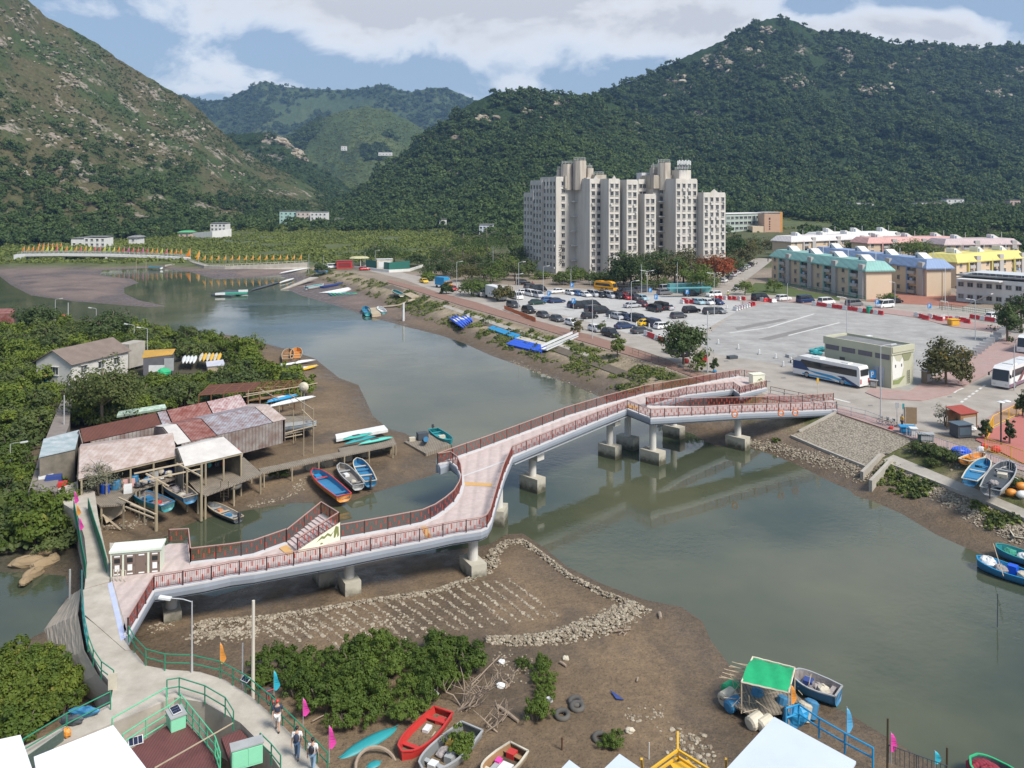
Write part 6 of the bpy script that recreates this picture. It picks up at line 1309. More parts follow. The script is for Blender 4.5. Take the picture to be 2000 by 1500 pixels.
for i,(a_,b_,m_,lb) in enumerate((((672,866),(735,850),c_teal,'teal kayak with dark cockpit lying on the fish raft'),((700,866),(768,852),paint('mint_hull',(.10,.48,.40),.5),'mint green kayak lying on the fish raft'),((668,858),(728,845),paint('sea_green_hull',(.04,.36,.30),.5),'sea green kayak behind the teal one on the raft'))): kayak(lb,a_,b_,.95,.4,m_,-1.6,m2=c_dark)
deck('fish raft of bamboo and blue drums at the end of the long jetty',[(660,876),(768,855),(775,868),(668,888)],-1.75,30,'fish_raft')
for i in range(8): p=P(662+i*14,889 - i*2.6,-2.3);mb=MB();mb.tube([p - Vector((.4,.1,0)),p+Vector((.4,.1,0))],.28,10);tag(mb.build('float_drum',c_blue if i % 3 else c_white,at=p),'float drum lashed under the edge of the fish raft','drum','float drums under the fish raft')
for i,(px,py) in enumerate(((609,915),(640,908),(677,898),(712,890))): p=PG(px,py);mb=MB();mb.tube([p - Vector((0,0,.2)),p+Vector((0,0,.95)),p+Vector((0,0,1.1))],[.72,.7,.5],9);tag(mb.build('mooring_block',c_cream,at=p),'cream stained round mooring block along the jetty, %s from the sheds' % nth(i),'mooring block','mooring blocks along the jetty')
mb=MB();p=P(757,880,-3.2);mb.box(p+Vector((0,0,.6)),(1.4,1.2,1.3),.3);tag(mb.build('concrete_block',mat('mossy_concrete',(.20,.19,.11),.9,.15,1.5),at=p),'mossy concrete block beside the jetty end','block')
t=thing('work_raft','weathered plank work raft moored beside the teal boat','raft',P(830,865,-3));mb=MB();q=[P(789,862,-3),P(838,848,-3),P(880,868,-3),P(832,886,-3)];mb.prism([p.xy[:] for p in q],-3.55,-3.);mb.build('planking',plank,t);mb=MB();mb.box(P(825,851,-2.5),(1.4,1.,.9),.4);mb.build('engine_cover',c_dark,t);mb=MB();mb.tube([P(832,858,-3),P(832,858,-2.)],.35,10);mb.build('barrel',c_blue,t);mb=MB();mb.box(P(805,858,-2.8),(.8,.6,.5),.3);mb.build('crate',c_cream,t)
boat('teal motor boat with a pale seat moored beside the work raft',(880,863),(846,838),1.8,.8,c_teal,c_teal,c_teal,2,z=WZ,engine=True,name='motor_boat',gear=((.0,0,.5,.9,.4,c_cream,'seat'),))
for px,py,w_,m_,lb in ((205,962,.45,c_bright,'bright blue drum with a pale lid by the jetty post'),(226,955,.5,c_blue,'dark blue drum wrapped in plastic by the jetty post'),(262,945,.45,c_blue,'blue drum deeper under the pinkish roof')): p=P(px,py,-.6);mb=MB();mb.tube([p,p+Vector((0,0,.85)),p+Vector((0,0,.95))],[w_,w_,w_*.8],12);tag(mb.build('drum',m_,at=p),lb,'drum')
for px,py,s,m_,lb in ((190,955,(1.1,.8,.7),c_cream,'cream crate beside the bright blue drum'),(242,950,(1.2,.1,.9),c_pale,'brown board leaning by the dark blue drum'),(252,952,(1.2,.1,.9),paint('pink_board',(.62,.36,.34)),'pale pink painted board leaning by the jetty edge'),(250,962,(.8,.7,.8),c_white,'white washing machine on the jetty edge'),(430,895,(1.4,.8,2.2),paint('dark_teal_box',(.02,.05,.07)),'dark teal cabinet at the end of the work deck'),(300,935,(1.0,.8,.8),c_grey,'grey tub deep under the pinkish roof'),(335,925,(1.6,1.,.5),c_dkblue,'navy tarpaulin bundle beneath the frame'),(105,945,(1.6,.9,.9),c_dkblue,'navy covered cart before the small grey shed'),(90,942,(1.4,.9,.8),c_white,'white bag heap before the small grey shed'),(122,958,(.9,.7,.9),c_red,'red box at the head of the causeway')): p=P(px,py,-.6);mb=MB();mb.box(p+Vector((0,0,s[2]/2)),s,.4,taper=.94);tag(mb.build(lb.split(' ')[-1] if False else 'storage_item',m_,at=p),lb,'storage')
rr_=random.Random(12)
for i in range(26): px=rr_.uniform(385,470);p=P(px,925 - (px - 385)*.32+rr_.uniform(-22,4),rr_.uniform(-.8,.4));mb=MB();mb.ball(p,rr_.uniform(.15,.38),(1,.8,1.2),8,6,jit=.2);tag(mb.build('hanging_gear',rr_.choice((c_dark,c_blue,c_teal,c_white,net,c_red,c_dark,c_dkblue)),at=p),'bundle of fishing gear under the whitish sheet roof','fishing gear','fishing gear under the sheet roof')
for i in range(16): px=rr_.uniform(265,350);p=P(px,945 - (px - 265)*.3+rr_.uniform(-10,10),rr_.uniform(-.4,.1));mb=MB();mb.ball(p,rr_.uniform(.18,.4),(1.1,.9,.8),8,6,jit=.2);tag(mb.build('stored_gear',rr_.choice((c_dark,c_blue,c_white,net,c_dark,c_dkblue,c_cream)),at=p),'bundle of gear on the jetty before the pinkish roof','fishing gear','gear on the jetty')
mb=MB()
for a_,b_ in (((262,925,2.2),(358,905,2.2)),((272,940,1.6),(395,915,1.6)),((255,985,.2),(305,1005,-.3)),((285,925,2.),(330,950,.8)),((345,905,2.2),(392,930,1.6)),((232,972,0.05),(300,1003,-.1)),((245,990,-.8),(300,1012,-.9))): mb.bar(P(*a_),P(*b_),.14,.12)
tag(mb.build('hoist_beams',c_pale,at=P(300,960,0)),'pale timber hoist beams over the two propped boats','hoist')
t=thing('ladder','pale timber ladder leaning against the work deck','ladder',P(440,965,-2.9));mb=MB()
for px in (431,446): mb.bar(P(px,972,-2.8),P(px,938,.2),.07,.07)
for i in range(6): f_=(i+.5)/6;mb.bar(P(431,972,-2.8).lerp(P(431,938,-.9),f_),P(446,972,-2.8).lerp(P(446,938,-.9),f_),.05,.05)
mb.build('frame',c_pale,t)
tyre_m=mat('old_tyre',(.075,.072,.068),.9,.15,2.,dirt=.5,dcol=(.16,.14,.11))
def tyre(label,px,py,R0,r,lay=True,z=None):
    p=PG(px,py) if z is None else P(px,py,z);mb=MB();T=Matrix.Rotation(.12,4,'X') if lay else Matrix.Rotation(1.3,4,'X');mb.torus(p+Vector((0,0,r*.8)),R0,r,20,9,T);tag(mb.build('old_tyre',tyre_m,smooth=True,at=p),label,'tyre')
tyre('large black tyre hanging beside the ladder under the work deck',458,952,.55,.22,True,-1.6)
t=thing('collapsed_platform','collapsed grey plank platform tipped on the mud beside the causeway','platform',P(225,1010,-2));mb=MB();mb.plate([P(195,990,-1.2),P(230,975,-1.0),P(246,998,-2.2),P(208,1022,-2.6)],.12);mb.build('planking',c_pale,t);mb=MB();mb.bar(P(200,1005,-1.2),P(236,1034,-3.0),.16,.14);mb.build('beam',c_pale,t)
# ================================================================ vehicles
car_glass=mat('car_glass',(.02,.024,.028),.08,.05,1.,spec=.7);lamp_m=paint('car_lamp',(.55,.55,.52),.2);tail_m=paint('car_tail',(.4,.02,.02),.3);rim_m=mat('wheel_rim',(.35,.35,.36),.35,.05,1.,metal=.7);tyre_k=paint('tyre_black',(.02,.02,.02),.8)
def cpaint(n,c): return mat('car_paint_'+n,c,.22,.02,1.,spec=.6)
CP={'black': (.012,.012,.014),'white': (.72,.72,.71),'silver': (.42,.43,.45),'grey': (.16,.165,.17),'dark grey': (.06,.062,.068),'navy blue': (.02,.04,.11),'blue': (.03,.12,.32),'red': (.42,.02,.02),'yellow': (.72,.45,.01),'dark green': (.015,.05,.035),'maroon': (.13,.02,.025),'pale blue': (.32,.48,.54)}
def side_prism(mb,prof,w0,w1=None,mi=0,zsplit=None):       # side outline (x, z) across the width; narrower above zsplit
    n=len(prof);w1=w1 or w0;wz=lambda z: w0 if zsplit is None or z <= zsplit else w1
    vs=[(x,-wz(z)/2,z) for x,z in prof]+[(x,wz(z)/2,z) for x,z in prof]
    tri=tessellate_polygon([[Vector((x,z,0)) for x,z in prof]])
    mb.add(vs,[tuple(t) for t in tri]+[tuple(i+n for i in t[::-1]) for t in tri]+[(i,i+n,(i+1) % n+n,(i+1) % n) for i in range(n)],mi)
def wheel(t,x,y,r,w=.2):
    mb=MB();mb.c=0;mb.tube([(x,y - w/2,r),(x,y+w/2,r)],r,14);mb.c=1;s=1 if y > 0 else -1;mb.tube([(x,y+s*w*.4,r),(x,y+s*(w/2+.012),r)],r*.62,10);mb.build('wheel',[tyre_k,rim_m],t)
def car_proto(kind,L,W,H,belt,hood,x_ws0,x_ws1,x_r1,x_r0):
    t=thing('parked_car','x','car',(0,0,-500));l=L/2;hz=belt - hood;del t['_o']
    mb=MB();side_prism(mb,[(-l,.28),(-l - .02,belt - .22),(-l+.1,belt - .02),(x_r0,belt),(x_ws0,belt),(l - .25,hz),(l - .02,hz - .2),(l,.28)],W,W*.93,0,belt - .1)
    rf=[(x_r1 - .05,H - .07),(x_ws1+.05,H - .07),(x_ws1 - .1,H),(x_r1+.1,H)];side_prism(mb,rf,W*.80,W*.74,0,H - .05)
    for x in (x_r0*.98,(x_r1+x_ws1)/2,): pass
    for s in (-1,1):
        mb.bar((x_ws0 - .02,s*W*.455,belt),(x_ws1,s*W*.385,H - .05),.07,.07,0);mb.bar((x_r0+.02,s*W*.455,belt),(x_r1,s*W*.385,H - .05),.09,.09,0);mb.bar(((x_ws0+x_r0)/2,s*W*.455,belt),((x_ws1+x_r1)/2,s*W*.39,H - .05),.06,.06,0)
        mb.c=1;mb.box((l - .12,s*W*.36,hz - .12),(.24,.34,.14));mb.c=2;mb.box((-l+.04,s*W*.40,belt - .18),(.12,.22,.22));mb.c=3;mb.box((0,s*W*.44,.27),(L*.97,.16,.12))
    mb.build('body',[cpaint('black',CP['black']),lamp_m,tail_m,tyre_k],t)
    mb=MB();g_=[(x_r0+.03,belt - .02),(x_r1,H - .06),(x_ws1,H - .06),(x_ws0 - .03,belt - .02)];side_prism(mb,g_,W*.90,W*.775,0,belt);mb.build('windows',car_glass,t)
    r=.31 if kind != 'van' else .33
    for x in (l - .85,-l+.80):
        for s in (-1,1): wheel(t,x,s*(W/2 - .10),r)
    return t
PR={'saloon': car_proto('saloon',4.6,1.8,1.46,.92,.16,1.05,.35,-1.25,-1.85),'hatchback': car_proto('hatchback',4.0,1.74,1.52,.95,.12,1.1,.45,-1.55,-1.92),'suv': car_proto('suv',4.6,1.86,1.72,1.05,.12,1.15,.55,-1.85,-2.22),'people carrier': car_proto('mpv',4.9,1.86,1.92,1.10,.22,1.9,.95,-2.2,-2.42),'van': car_proto('van',5.1,1.95,2.1,1.15,.25,2.1,1.25,-2.42,-2.52)}
used_p=set();DA,DB=math.atan2(-.9,.44),math.atan2(.44,.9)
def car(px,py,col,kind,rz,label,group,z=.015):
    rz={'A': DA,'B': DB,'a': DA+math.pi,'b': DB+math.pi}.get(rz,rz);p=P(px,py,z);pr=PR[kind]
    o=dup(pr,p,rz,label) if kind in used_p else pr;used_p.add(kind)
    o.location=p;o.rotation_euler=(0,0,rz);o['label']=label;o['group']=group
    for c in bpy.data.objects:
        if c.parent == o and c.name.startswith('body'): c.material_slots[0].link='OBJECT';c.material_slots[0].material=cpaint(col,CP[col])
S_,H_,U_,M_,V_='saloon','hatchback','suv','people carrier','van'
ROWS={'row along the promenade': [(8,800,'dark grey',U_,'A'),(35,735,'white',V_,'A'),(130,843,'black',U_,'A'),(245,878,'dark grey',S_,'A'),(352,908,'dark grey',S_,'A'),(468,940,'white',H_,'A'),(652,988,'white',H_,'A'),(772,1028,'black',U_,'A')],
 'rows beside the car park entrance': [(85,622,'black',U_,'B'),(150,655,'dark grey',U_,'B'),(205,678,'black',V_,'B'),(98,697,'white',H_,'B'),(148,712,'white',M_,'A'),(200,722,'silver',M_,'A'),(195,778,'dark green',S_,'B'),(285,760,'blue',H_,'B'),(350,765,'navy blue',S_,'B'),(350,690,'white',S_,'b')],
 'back row facing the lot': [(458,702,'white',H_,'A'),(515,708,'blue',H_,'A'),(572,716,'white',S_,'A'),(638,716,'silver',M_,'A'),(700,722,'black',H_,'A'),(765,726,'silver',M_,'A'),(832,732,'black',M_,'A'),(892,738,'red',H_,'A'),(960,742,'dark grey',U_,'A'),(1020,745,'pale blue',H_,'A')],
 'row by the rear fence': [(880,682,'black',S_,'B'),(930,690,'dark grey',U_,'B'),(1020,682,'dark grey',M_,'B'),(1192,702,'grey',U_,'B'),(1215,672,'silver',V_,'B'),(1400,712,'dark grey',U_,'B'),(1575,718,'white',U_,'b')],
 'middle rows of the lot': [(500,800,'navy blue',U_,'B'),(545,808,'black',M_,'B'),(620,800,'black',M_,'B'),(690,848,'black',M_,'B'),(605,888,'black',H_,'B'),(640,840,'dark grey',M_,'B'),(790,878,'dark grey',H_,'A'),(830,892,'silver',H_,'A'),(870,886,'black',H_,'A'),(905,900,'navy blue',S_,'A'),(945,898,'white',S_,'A'),(985,915,'black',M_,'A'),(1030,925,'navy blue',S_,'A'),(1052,942,'yellow',S_,'B'),(1115,955,'navy blue',M_,'A'),(940,802,'silver',S_,'B'),(1022,795,'maroon',H_,'A'),(1110,832,'black',M_,'a'),(1160,818,'black',V_,'a'),(1210,818,'silver',S_,'a')],
 'spaces behind the broad dark tree': [(880,965,'navy blue',S_,'B'),(1010,1002,'dark grey',S_,'B'),(1178,968,'white',H_,'B'),(1300,885,'dark grey',H_,'B'),(1400,842,'black',U_,'B'),(1560,852,'dark grey',U_,'B'),(1615,845,'grey',S_,'A'),(1305,1172,'black',V_,'A')],
 'bays beside the red barriers': [(1455,776,'pale blue',H_,'A'),(1530,778,'white',H_,'A'),(1605,778,'navy blue',H_,'A')],
 'line parked up the side street': [(1655,605,'white',H_,1.0),(1690,585,'dark grey',S_,1.0),(1728,560,'silver',H_,1.0),(1758,540,'white',S_,1.0),(1788,524,'dark grey',H_,1.0),(1815,508,'white',H_,1.0),(1838,494,'silver',S_,1.0),(1865,482,'black',U_,1.1),(1770,662,'white',H_,.8)]}
for row,lst in ROWS.items():
    lst=sorted(lst);seen={}
    for x,y,col,kind,rz in lst:
        k=seen[(col,kind)]=seen.get((col,kind),-1)+1;tot=sum(1 for q in lst if (q[2],q[3]) == (col,kind))
        lab='%s%s %s in the %s' % ('' if tot == 1 else nth(k)+' ',col,kind,row)+('' if tot == 1 else ' counted from the river')
        car(1000+x/4,400+y/4,col,kind,rz,lab,'cars in the '+row)
for x,y,col,kind,rz,lab in ((1485,587,'black',V_,'B','black van parked before the teal roofed block'),(1530,587,'white',U_,'B','white suv parked between the two dark vans'),(1573,591,'navy blue',V_,'B','navy blue van parked before the teal roofed block'),(1614,594,'white',M_,'B','white people carrier next to the navy blue van'),(1668,598,'grey',M_,'B','grey people carrier behind the parapet of barriers'),(1728,601,'white',V_,'b','white van beside the blue parking sign'),(1748,592,'black',S_,'B','black car on the red forecourt'),(1940,622,'white',H_,'B','white car under the tall street tree'),(1826,562,'black',S_,'B','black car between the blue and yellow roofed blocks'),(1690,582,'dark grey',S_,'B','dark car at the corner of the teal roofed block'),(628,524,'white',H_,'B','white car at the park by the roundabout'),(650,524,'white',M_,'B','white minibus at the park by the roundabout'),(712,528,'red',H_,'B','red car beside the park hoarding'),(828,552,'yellow',S_,'A','yellow car at the river end of the road'),(885,567,'red',S_,'A','red car beside the blue kiosk van')):
    car(x,y,col,kind,rz,lab,'cars on the streets')
def coach(label,front,rear,base,bands,L=12.,W=2.5,H=3.35,name='coach',z=.02):
    pf,pr=P(*front,z),P(*rear,z);c=(pf+pr)/2;d=pf - pr;rz=math.atan2(d.y,d.x);t=thing(name,label,'bus',c);M=Matrix.Translation(c) @ Matrix.Rotation(rz,4,'Z');l=L/2
    mb=MB(M);side_prism(mb,[(-l,.35),(-l - .03,1.2),(-l+.12,H - .25),(-l+.35,H),(l - 1.1,H),(l - .35,H - .45),(l - .02,1.3),(l,.35)],W,W*.94,0,1.6);mb.build('body',base,t)
    mb=MB(M)
    for s in (-1,1): side_prism(mb,[(-l+.5,1.65),(-l+.55,H - .55),(l - 1.6,H - .5),(l - .8,1.5)],.03);mb.v[-8:]=[v+(M.to_3x3() @ Vector((0,s*(W*.485),0))) for v in mb.v[-8:]]
    mb.build('side_windows',car_glass,t)
    mb=MB(M);mb.add([(l - .02,-W*.46,1.25),(l - .02,W*.46,1.25),(l - .36,W*.44,H - .42),(l - .36,-W*.44,H - .42)],[(0,1,2,3)]);mb.v[-4:]=[v+(M.to_3x3() @ Vector((.03,0,.02))) for v in mb.v[-4:]];mb.build('windscreen',car_glass,t)
    mb=MB(M);mb.box((-l - .01,0,2.4),(.10,W*.78,.95));mb.build('rear_window',car_glass,t)
    for pts,m_,off in bands:
        mb=MB(M)
        for s in (-1,1):
            q=[(x*l,s*(W/2+off),zz_*H) for x,zz_ in pts];mb.add(q,[tuple(t_) for t_ in tessellate_polygon([[Vector((x,zz_,0)) for x,zz_ in pts]])])
        mb.build('livery_band',m_,t)
    mb=MB(M);mb.box((l*.35,0,H+.08),(1.6,1.5,.18));mb.box((-l*.5,0,H+.06),(1.2,1.2,.14));mb.build('roof_unit',base,t)
    for s in (-1,1): mb=MB(M);mb.box((l+.02,s*.85,.75),(.08,.4,.2));mb.build('headlight',lamp_m,t);mb=MB(M);mb.box((-l - .04,s*1.0,1.1),(.06,.25,.7));mb.build('tail_light',tail_m,t);mb=MB(M);mb.bar((l - .2,s*W*.45,2.7),(l+.25,s*W*.58,2.4),.06,.06);mb.box((l+.25,s*W*.6,2.15),(.1,.22,.5));mb.build('wing_mirror',tyre_k,t)
    for x in (l - 2.6,-l+3.0):
        for s in (-1,1): mb=MB(M);mb.c=0;mb.tube([(x,s*(W/2 - .3),.5),(x,s*(W/2+.01),.5)],.5,16);mb.c=1;mb.tube([(x,s*(W/2),.5),(x,s*(W/2+.03),.5)],.3,12);mb.build('wheel',[tyre_k,rim_m],t)
    return t
navy,azure=paint('livery_navy',(.02,.05,.14),.3),paint('livery_azure',(.02,.27,.52),.3)
coach('white coach with navy and azure waves parked beside the utility building',(1562,731),(1684,757),cpaint('white',CP['white']),[([(.45,.36),(1.0,.36),(1.0,.75),(.72,.75)],navy,.012),([(-.9,.12),(-.2,.36),(.6,.40),(.3,.30),(-.3,.22),(-.65,.1)],azure,.016),([(-1.,.1),(-.82,.1),(-.35,.40),(-.55,.42)],navy,.02),([(-.3,.12),(.7,.13),(.7,.2),(-.1,.22)],azure,.014)])
coach('white and purple coach driving down the street by the playground',(1938,766),(2022,732),cpaint('white',CP['white']),[([(-1.,.1),(1.,.1),(1.,.26),(-1.,.22)],paint('livery_purple',(.19,.10,.15),.3),.012),([(.2,.26),(.45,.26),(-.2,.9),(-.45,.9)],paint('livery_maroon',(.17,.05,.06),.3),.016)])
coach('second coach cut by the picture edge behind the purple and white one',(2000,692),(2040,676),cpaint('white',CP['white']),[])
coach('small orange yellow bus parked along the rear fence of the car park',(1203,570),(1163,566),cpaint('bus_yellow',(.70,.33,.01)),[([(-1.,.33),(1.,.33),(1.,.38),(-1.,.38)],tyre_k,.012)],7.2,2.1,2.9,'small_bus')
def boxtruck(label,px,py,rz,L,W,H,body,cab,cat='lorry',name='box_lorry'):
    p=P(px,py,.02);t=thing(name,label,cat,p);M=Matrix.Translation(p) @ Matrix.Rotation(rz,4,'Z');mb=MB(M);mb.box((-.6,0,.9+(H - .9)/2),(L - 1.9,W,H - .9));mb.box((-.6,0,H+.04),(L - 2.1,W - .2,.08));mb.build('cargo_box',body,t)
    mb=MB(M);side_prism(mb,[(L/2 - 1.5,.4),(L/2 - 1.5,2.2),(L/2 - .6,2.2),(L/2,1.3),(L/2,.4)],W*.92);mb.build('cab',cab,t);mb=MB(M);mb.box((L/2 - .28,0,1.75),(.6,W*.8,.7),T=Matrix.Rotation(.6,4,'Y'));mb.build('windscreen',car_glass,t)
    for x in (L/2 - 1.,-L/2+1.1):
        for s in (-1,1): mb=MB(M);mb.tube([(x,s*(W/2 - .25),.42),(x,s*(W/2),.42)],.42,12);mb.build('wheel',tyre_k,t)
boxtruck('blue and orange kiosk van at the river end of the road',866,562,DA+.4,6.,2.4,3.3,c_cyan,c_orange);boxtruck('long white box lorry behind the yellow green tree',968,584,DA,9.5,2.6,3.6,c_white,c_white);boxtruck('grey container beside the white box lorry',935,578,DA,7.5,2.4,2.2,c_grey,c_grey)
mb=MB();mb.box(P(1346,562,1.3),(13,2.4,2.6),.15);mb.box(P(1346,562,2.65),(13.2,2.6,.12),.15);tag(mb.build('teal_hoarding',paint('teal_hoarding',(.10,.30,.32),.7,.2),at=P(1346,562,0)),'teal advertising hoarding behind the parked grey cars','hoarding')
# ================================================================ boats and floats along the banks
for i in range(10): kayak('white kayak in the fan of kayaks on the far mud, %s from the water' % nth(i),(622+i*5.5,571 - i*.9),(672+i*4.2,572 - i*1.6),.8,.4,c_white,-2.9,'white kayaks in the fan')
for i in range(8): kayak('green kayak at the front of the fan of kayaks, %s from the water' % nth(i),(640+i*6.5,571.5+.2*i),(650+i*7.,577 - i*.5),.75,.45,c_green if i % 2 else c_teal,-3.0,'green kayaks in the fan')
boat('white and green motor boat beached beside the fan of kayaks',(632,556),(598,561),2.4,1.1,c_white,c_teal,c_white,1,z=-3.,engine=True,name='motor_boat');boat('long navy boat beached behind the white kayaks',(670,553),(628,560),2.,.9,c_dkblue,c_dkblue,c_dkblue,2,z=-3.,name='motor_boat')
t=thing('net_barge','dark floating barge carrying green nets in the middle of the upper river','barge',P(450,571,WZ));mb=MB();q=[P(412,575,-3.1),P(452,578,-3.1),P(487,568,-3.1),P(445,566,-3.1)];mb.prism([p.xy[:] for p in q],-3.7,-3.05);mb.build('deck',c_dark,t);mb=MB();mb.box(P(455,573,-2.8),(9,3,.5),.2);mb.build('net_pile',netgreen,t)
for px,py in ((430,574),(475,568)): mb=MB();mb.box(P(px,py,-2.7),(3,1.2,.6),.3);mb.build('gear_box',c_white,t)
kayak('long dark rowing hull floating behind the net barge',(488,567),(550,549),1.6,.6,c_dark,WZ,cat='boat',name='long_boat');kayak('long white hull at the mouth of the ramp',(545,552),(575,543),1.5,.6,c_white,-3.3,cat='boat',name='long_boat');kayak('long pale hull drawn up below the sea wall',(545,533),(608,522),1.6,.6,c_white,-2.8,cat='boat',name='long_boat')
mb=MB();q=[P(548,565,-3.2),P(560,563,-3.2),P(622,541,-1.2),P(606,541,-1.2)];mb.plate(q,.4);struct(mb.build('boat_ramp',concrete))
boat('small blue boat below the flag bridge',(290,521),(315,522),2.4,1.,c_white,c_teal,c_blue,2,z=-3.2);boat('narrow pale boat below the flag bridge',(322,519),(338,516),2.,.9,c_cream,c_grey,c_cream,2,z=-3.2)
t=thing('yellow_pontoon','yellow plank pontoon moored at the river edge between two blue boats','pontoon',P(730,606,-3.2));mb=MB();mb.plate([P(718,602,-2.6),P(735,600,-2.6),P(744,612,-2.6),P(727,614,-2.6)],.8);mb.build('planking',c_pale,t)
mb=MB();mb.sweep([PG(748,601,.4),PG(778,598,.4),PG(800,590,.4),PG(808,586,.4)],[(-.6,0),(.6,0),(.6,-.2),(-.6,-.2)]);tag(mb.build('plank_gangway',c_pale,at=P(780,598,-3)),'curved yellow plank gangway from the pontoon up the bank','gangway');mb=MB();mb.plate([PG(788,577,.5),PG(802,574,.5),PG(818,580,.4),PG(804,585,.5)],.4);tag(mb.build('plank_platform',c_pale,at=P(803,580,-1)),'square yellow plank platform at the top of the curved gangway','platform')
boat('teal boat moored at the river side of the yellow pontoon',(713,600),(718,611),2.2,1.1,c_teal,c_blue,c_teal,2,z=-3.4);boat('white and teal boat moored at the bank side of the yellow pontoon',(740,600),(750,609),2.,1.,c_teal,c_white,c_white,2,z=-3.3);boat('small boat with a teal cover resting on the bank',(768,567),(785,575),2.,.9,c_cream,c_teal,c_cream,1)
for i in range(8): kayak('blue and white dragon canoe in the heap on the bank, %s from upstream' % nth(i),(876+i*6.2,618 - (i % 3)*2.),(906+i*3.5,640 - i*2.6),1.0,.6,c_bright,PG(895,630).z+.35+.12*(i % 3),'canoes heaped on the bank',m2=c_white)
def pontoon(label,pts,m_,z,th=.55):
    t=thing('float_pontoon',label,'pontoon',PG(*pts[0]));q=[PG(x,y,z+.25) for x,y in pts];u,v=q[1] - q[0],q[3] - q[0];nu,nv=max(1,round(u.length/1.0)),max(1,round(v.length/1.0));mb=MB()
    for i in range(nu):
        for j in range(nv): f=lambda a_,b_: q[0]+u*a_+v*b_;e=.02;mb.plate([f((i+e)/nu,(j+e)/nv),f((i+1 - e)/nu,(j+e)/nv),f((i+1 - e)/nu,(j+1 - e)/nv),f((i+e)/nu,(j+1 - e)/nv)],th)
    mb.build('float_deck',m_,t)
pontoon('sky blue modular float pontoon lying on the bank',[(952,644),(1005,663),(1015,658),(963,639)],c_cyan,.15);pontoon('bright blue modular float pontoon at the foot of the gangway',[(988,675),(1056,691),(1066,681),(1005,665)],c_bright,.15);pontoon('pale grey modular float pontoon behind the bright blue one',[(1006,664),(1066,680),(1076,672),(1018,660)],c_cream,.15)
t=thing('gangway','white metal gangway sloping from the promenade to the bright blue pontoon','gangway',P(1090,672,-1));a_,b_=PG(1062,690,.8),P(1124,655,.5);d_=(b_ - a_).normalized();s_=Vector((-d_.y,d_.x,0))*.8;mb=MB();mb.plate([a_+s_,a_ - s_,b_ - s_,b_+s_],.2);mb.build('walkway',c_white,t)
for sg in (-1,1): mb=MB();mb.bar(a_+s_*sg+Vector((0,0,.5)),b_+s_*sg+Vector((0,0,.5)),.08,.5);mb.build('side_rail',paint('pale_rail',(.55,.56,.56),.5),t)
poles('white driftwood like post standing in the shallows by the pontoon',[(788,625,592)],.3,c_white,'marker_post');branches('bleached branches around the white post in the shallows',782,626,1.6,8,8)
mb=MB();q=[PG(1858,886,.35),PG(1885,880,.5),PG(1898,888,.35),PG(1872,897,.3)];mb.plate(q,.4);mb.ball(PG(1876,886,.4),.8,(1.3,.8,.5),jit=.1);tag(mb.build('blue_tarpaulin',c_bright,at=q[0]),'bright blue tarpaulin beside the orange dinghy on the bank','tarpaulin')
boat('upturned looking orange dinghy with a cream rim on the bank',(1922,887),(1882,899),1.5,.6,c_orange,c_orange,c_cream,1,name='dinghy')
boat('blue rowing boat with cream rim hauled out on the bank beside the grey one',(1927,898),(1893,938),1.8,.75,c_blue,c_blue,c_cream,3);boat('grey motor boat full of gear hauled out on the bank',(1972,904),(1934,956),2.3,.85,c_grey,c_dark,c_grey,2,engine=True,name='motor_boat',gear=((.1,0,.8,.9,.4,c_cream,'coil'),(-.2,.1,.9,.8,.4,net,'net_pile'),(-.3,-.2,.6,.5,.3,c_dark,'battery')))
for i,(px,py,m_) in enumerate(((1980,945,c_white),(1995,955,c_orange),(1975,968,c_orange),(1996,972,c_white))): p=PG(px,py);mb=MB();mb.ball(p+Vector((0,0,.3)),.55,(1.1,.8,.75),12,8,jit=.05);tag(mb.build('buoy_sack',m_,smooth=True,at=p),'%s float sack by the grey motor boat, the one %s' % (('white','orange','orange','white')[i],('closest to its bow','up the bank','closest to the water','down the bank')[i]),'float')
boat('cream edged boat with a teal foredeck lying on the shore',(1978,1005),(1998,1052),1.8,.8,c_pale,c_wood,c_cream,3,z=-3.0,gear=((.32,0,1.,1.2,.5,c_teal,'fore_deck'),));boat('blue work boat loaded with white sacks moored at the shore',(1908,1092),(2020,1130),2.2,.9,c_blue,c_cyan,c_cyan,2,z=WZ - .1,name='work_boat',gear=((.3,0,1.3,1.2,.9,c_white,'sack'),(.05,.1,1.,.9,.7,net,'net_pile'),(-.12,-.1,.7,.7,.9,c_bright,'barrel'),(-.35,0,1.2,1.,.7,c_cream,'sack')));boat('second blue work boat behind the one with white sacks',(1945,1068),(2040,1098),2.,.85,c_blue,c_teal,c_teal,2,z=-3.3,name='work_boat',gear=((.2,0,1.,.9,.6,netgreen,'net_pile'),(-.1,0,1.,.9,.6,c_white,'sack')))
mb=MB();mb.bar(P(1940,1062,-2.),P(1960,1125,-1.5),.05,.05);tag(mb.build('bamboo_pole',c_pale,at=P(1950,1090,-2)),'thin bamboo pole laid across the two blue work boats','pole');poles('thin stick rising from the river near the blue work boats',[(1948,1215,1160)],.04,c_dark,'river_stick')
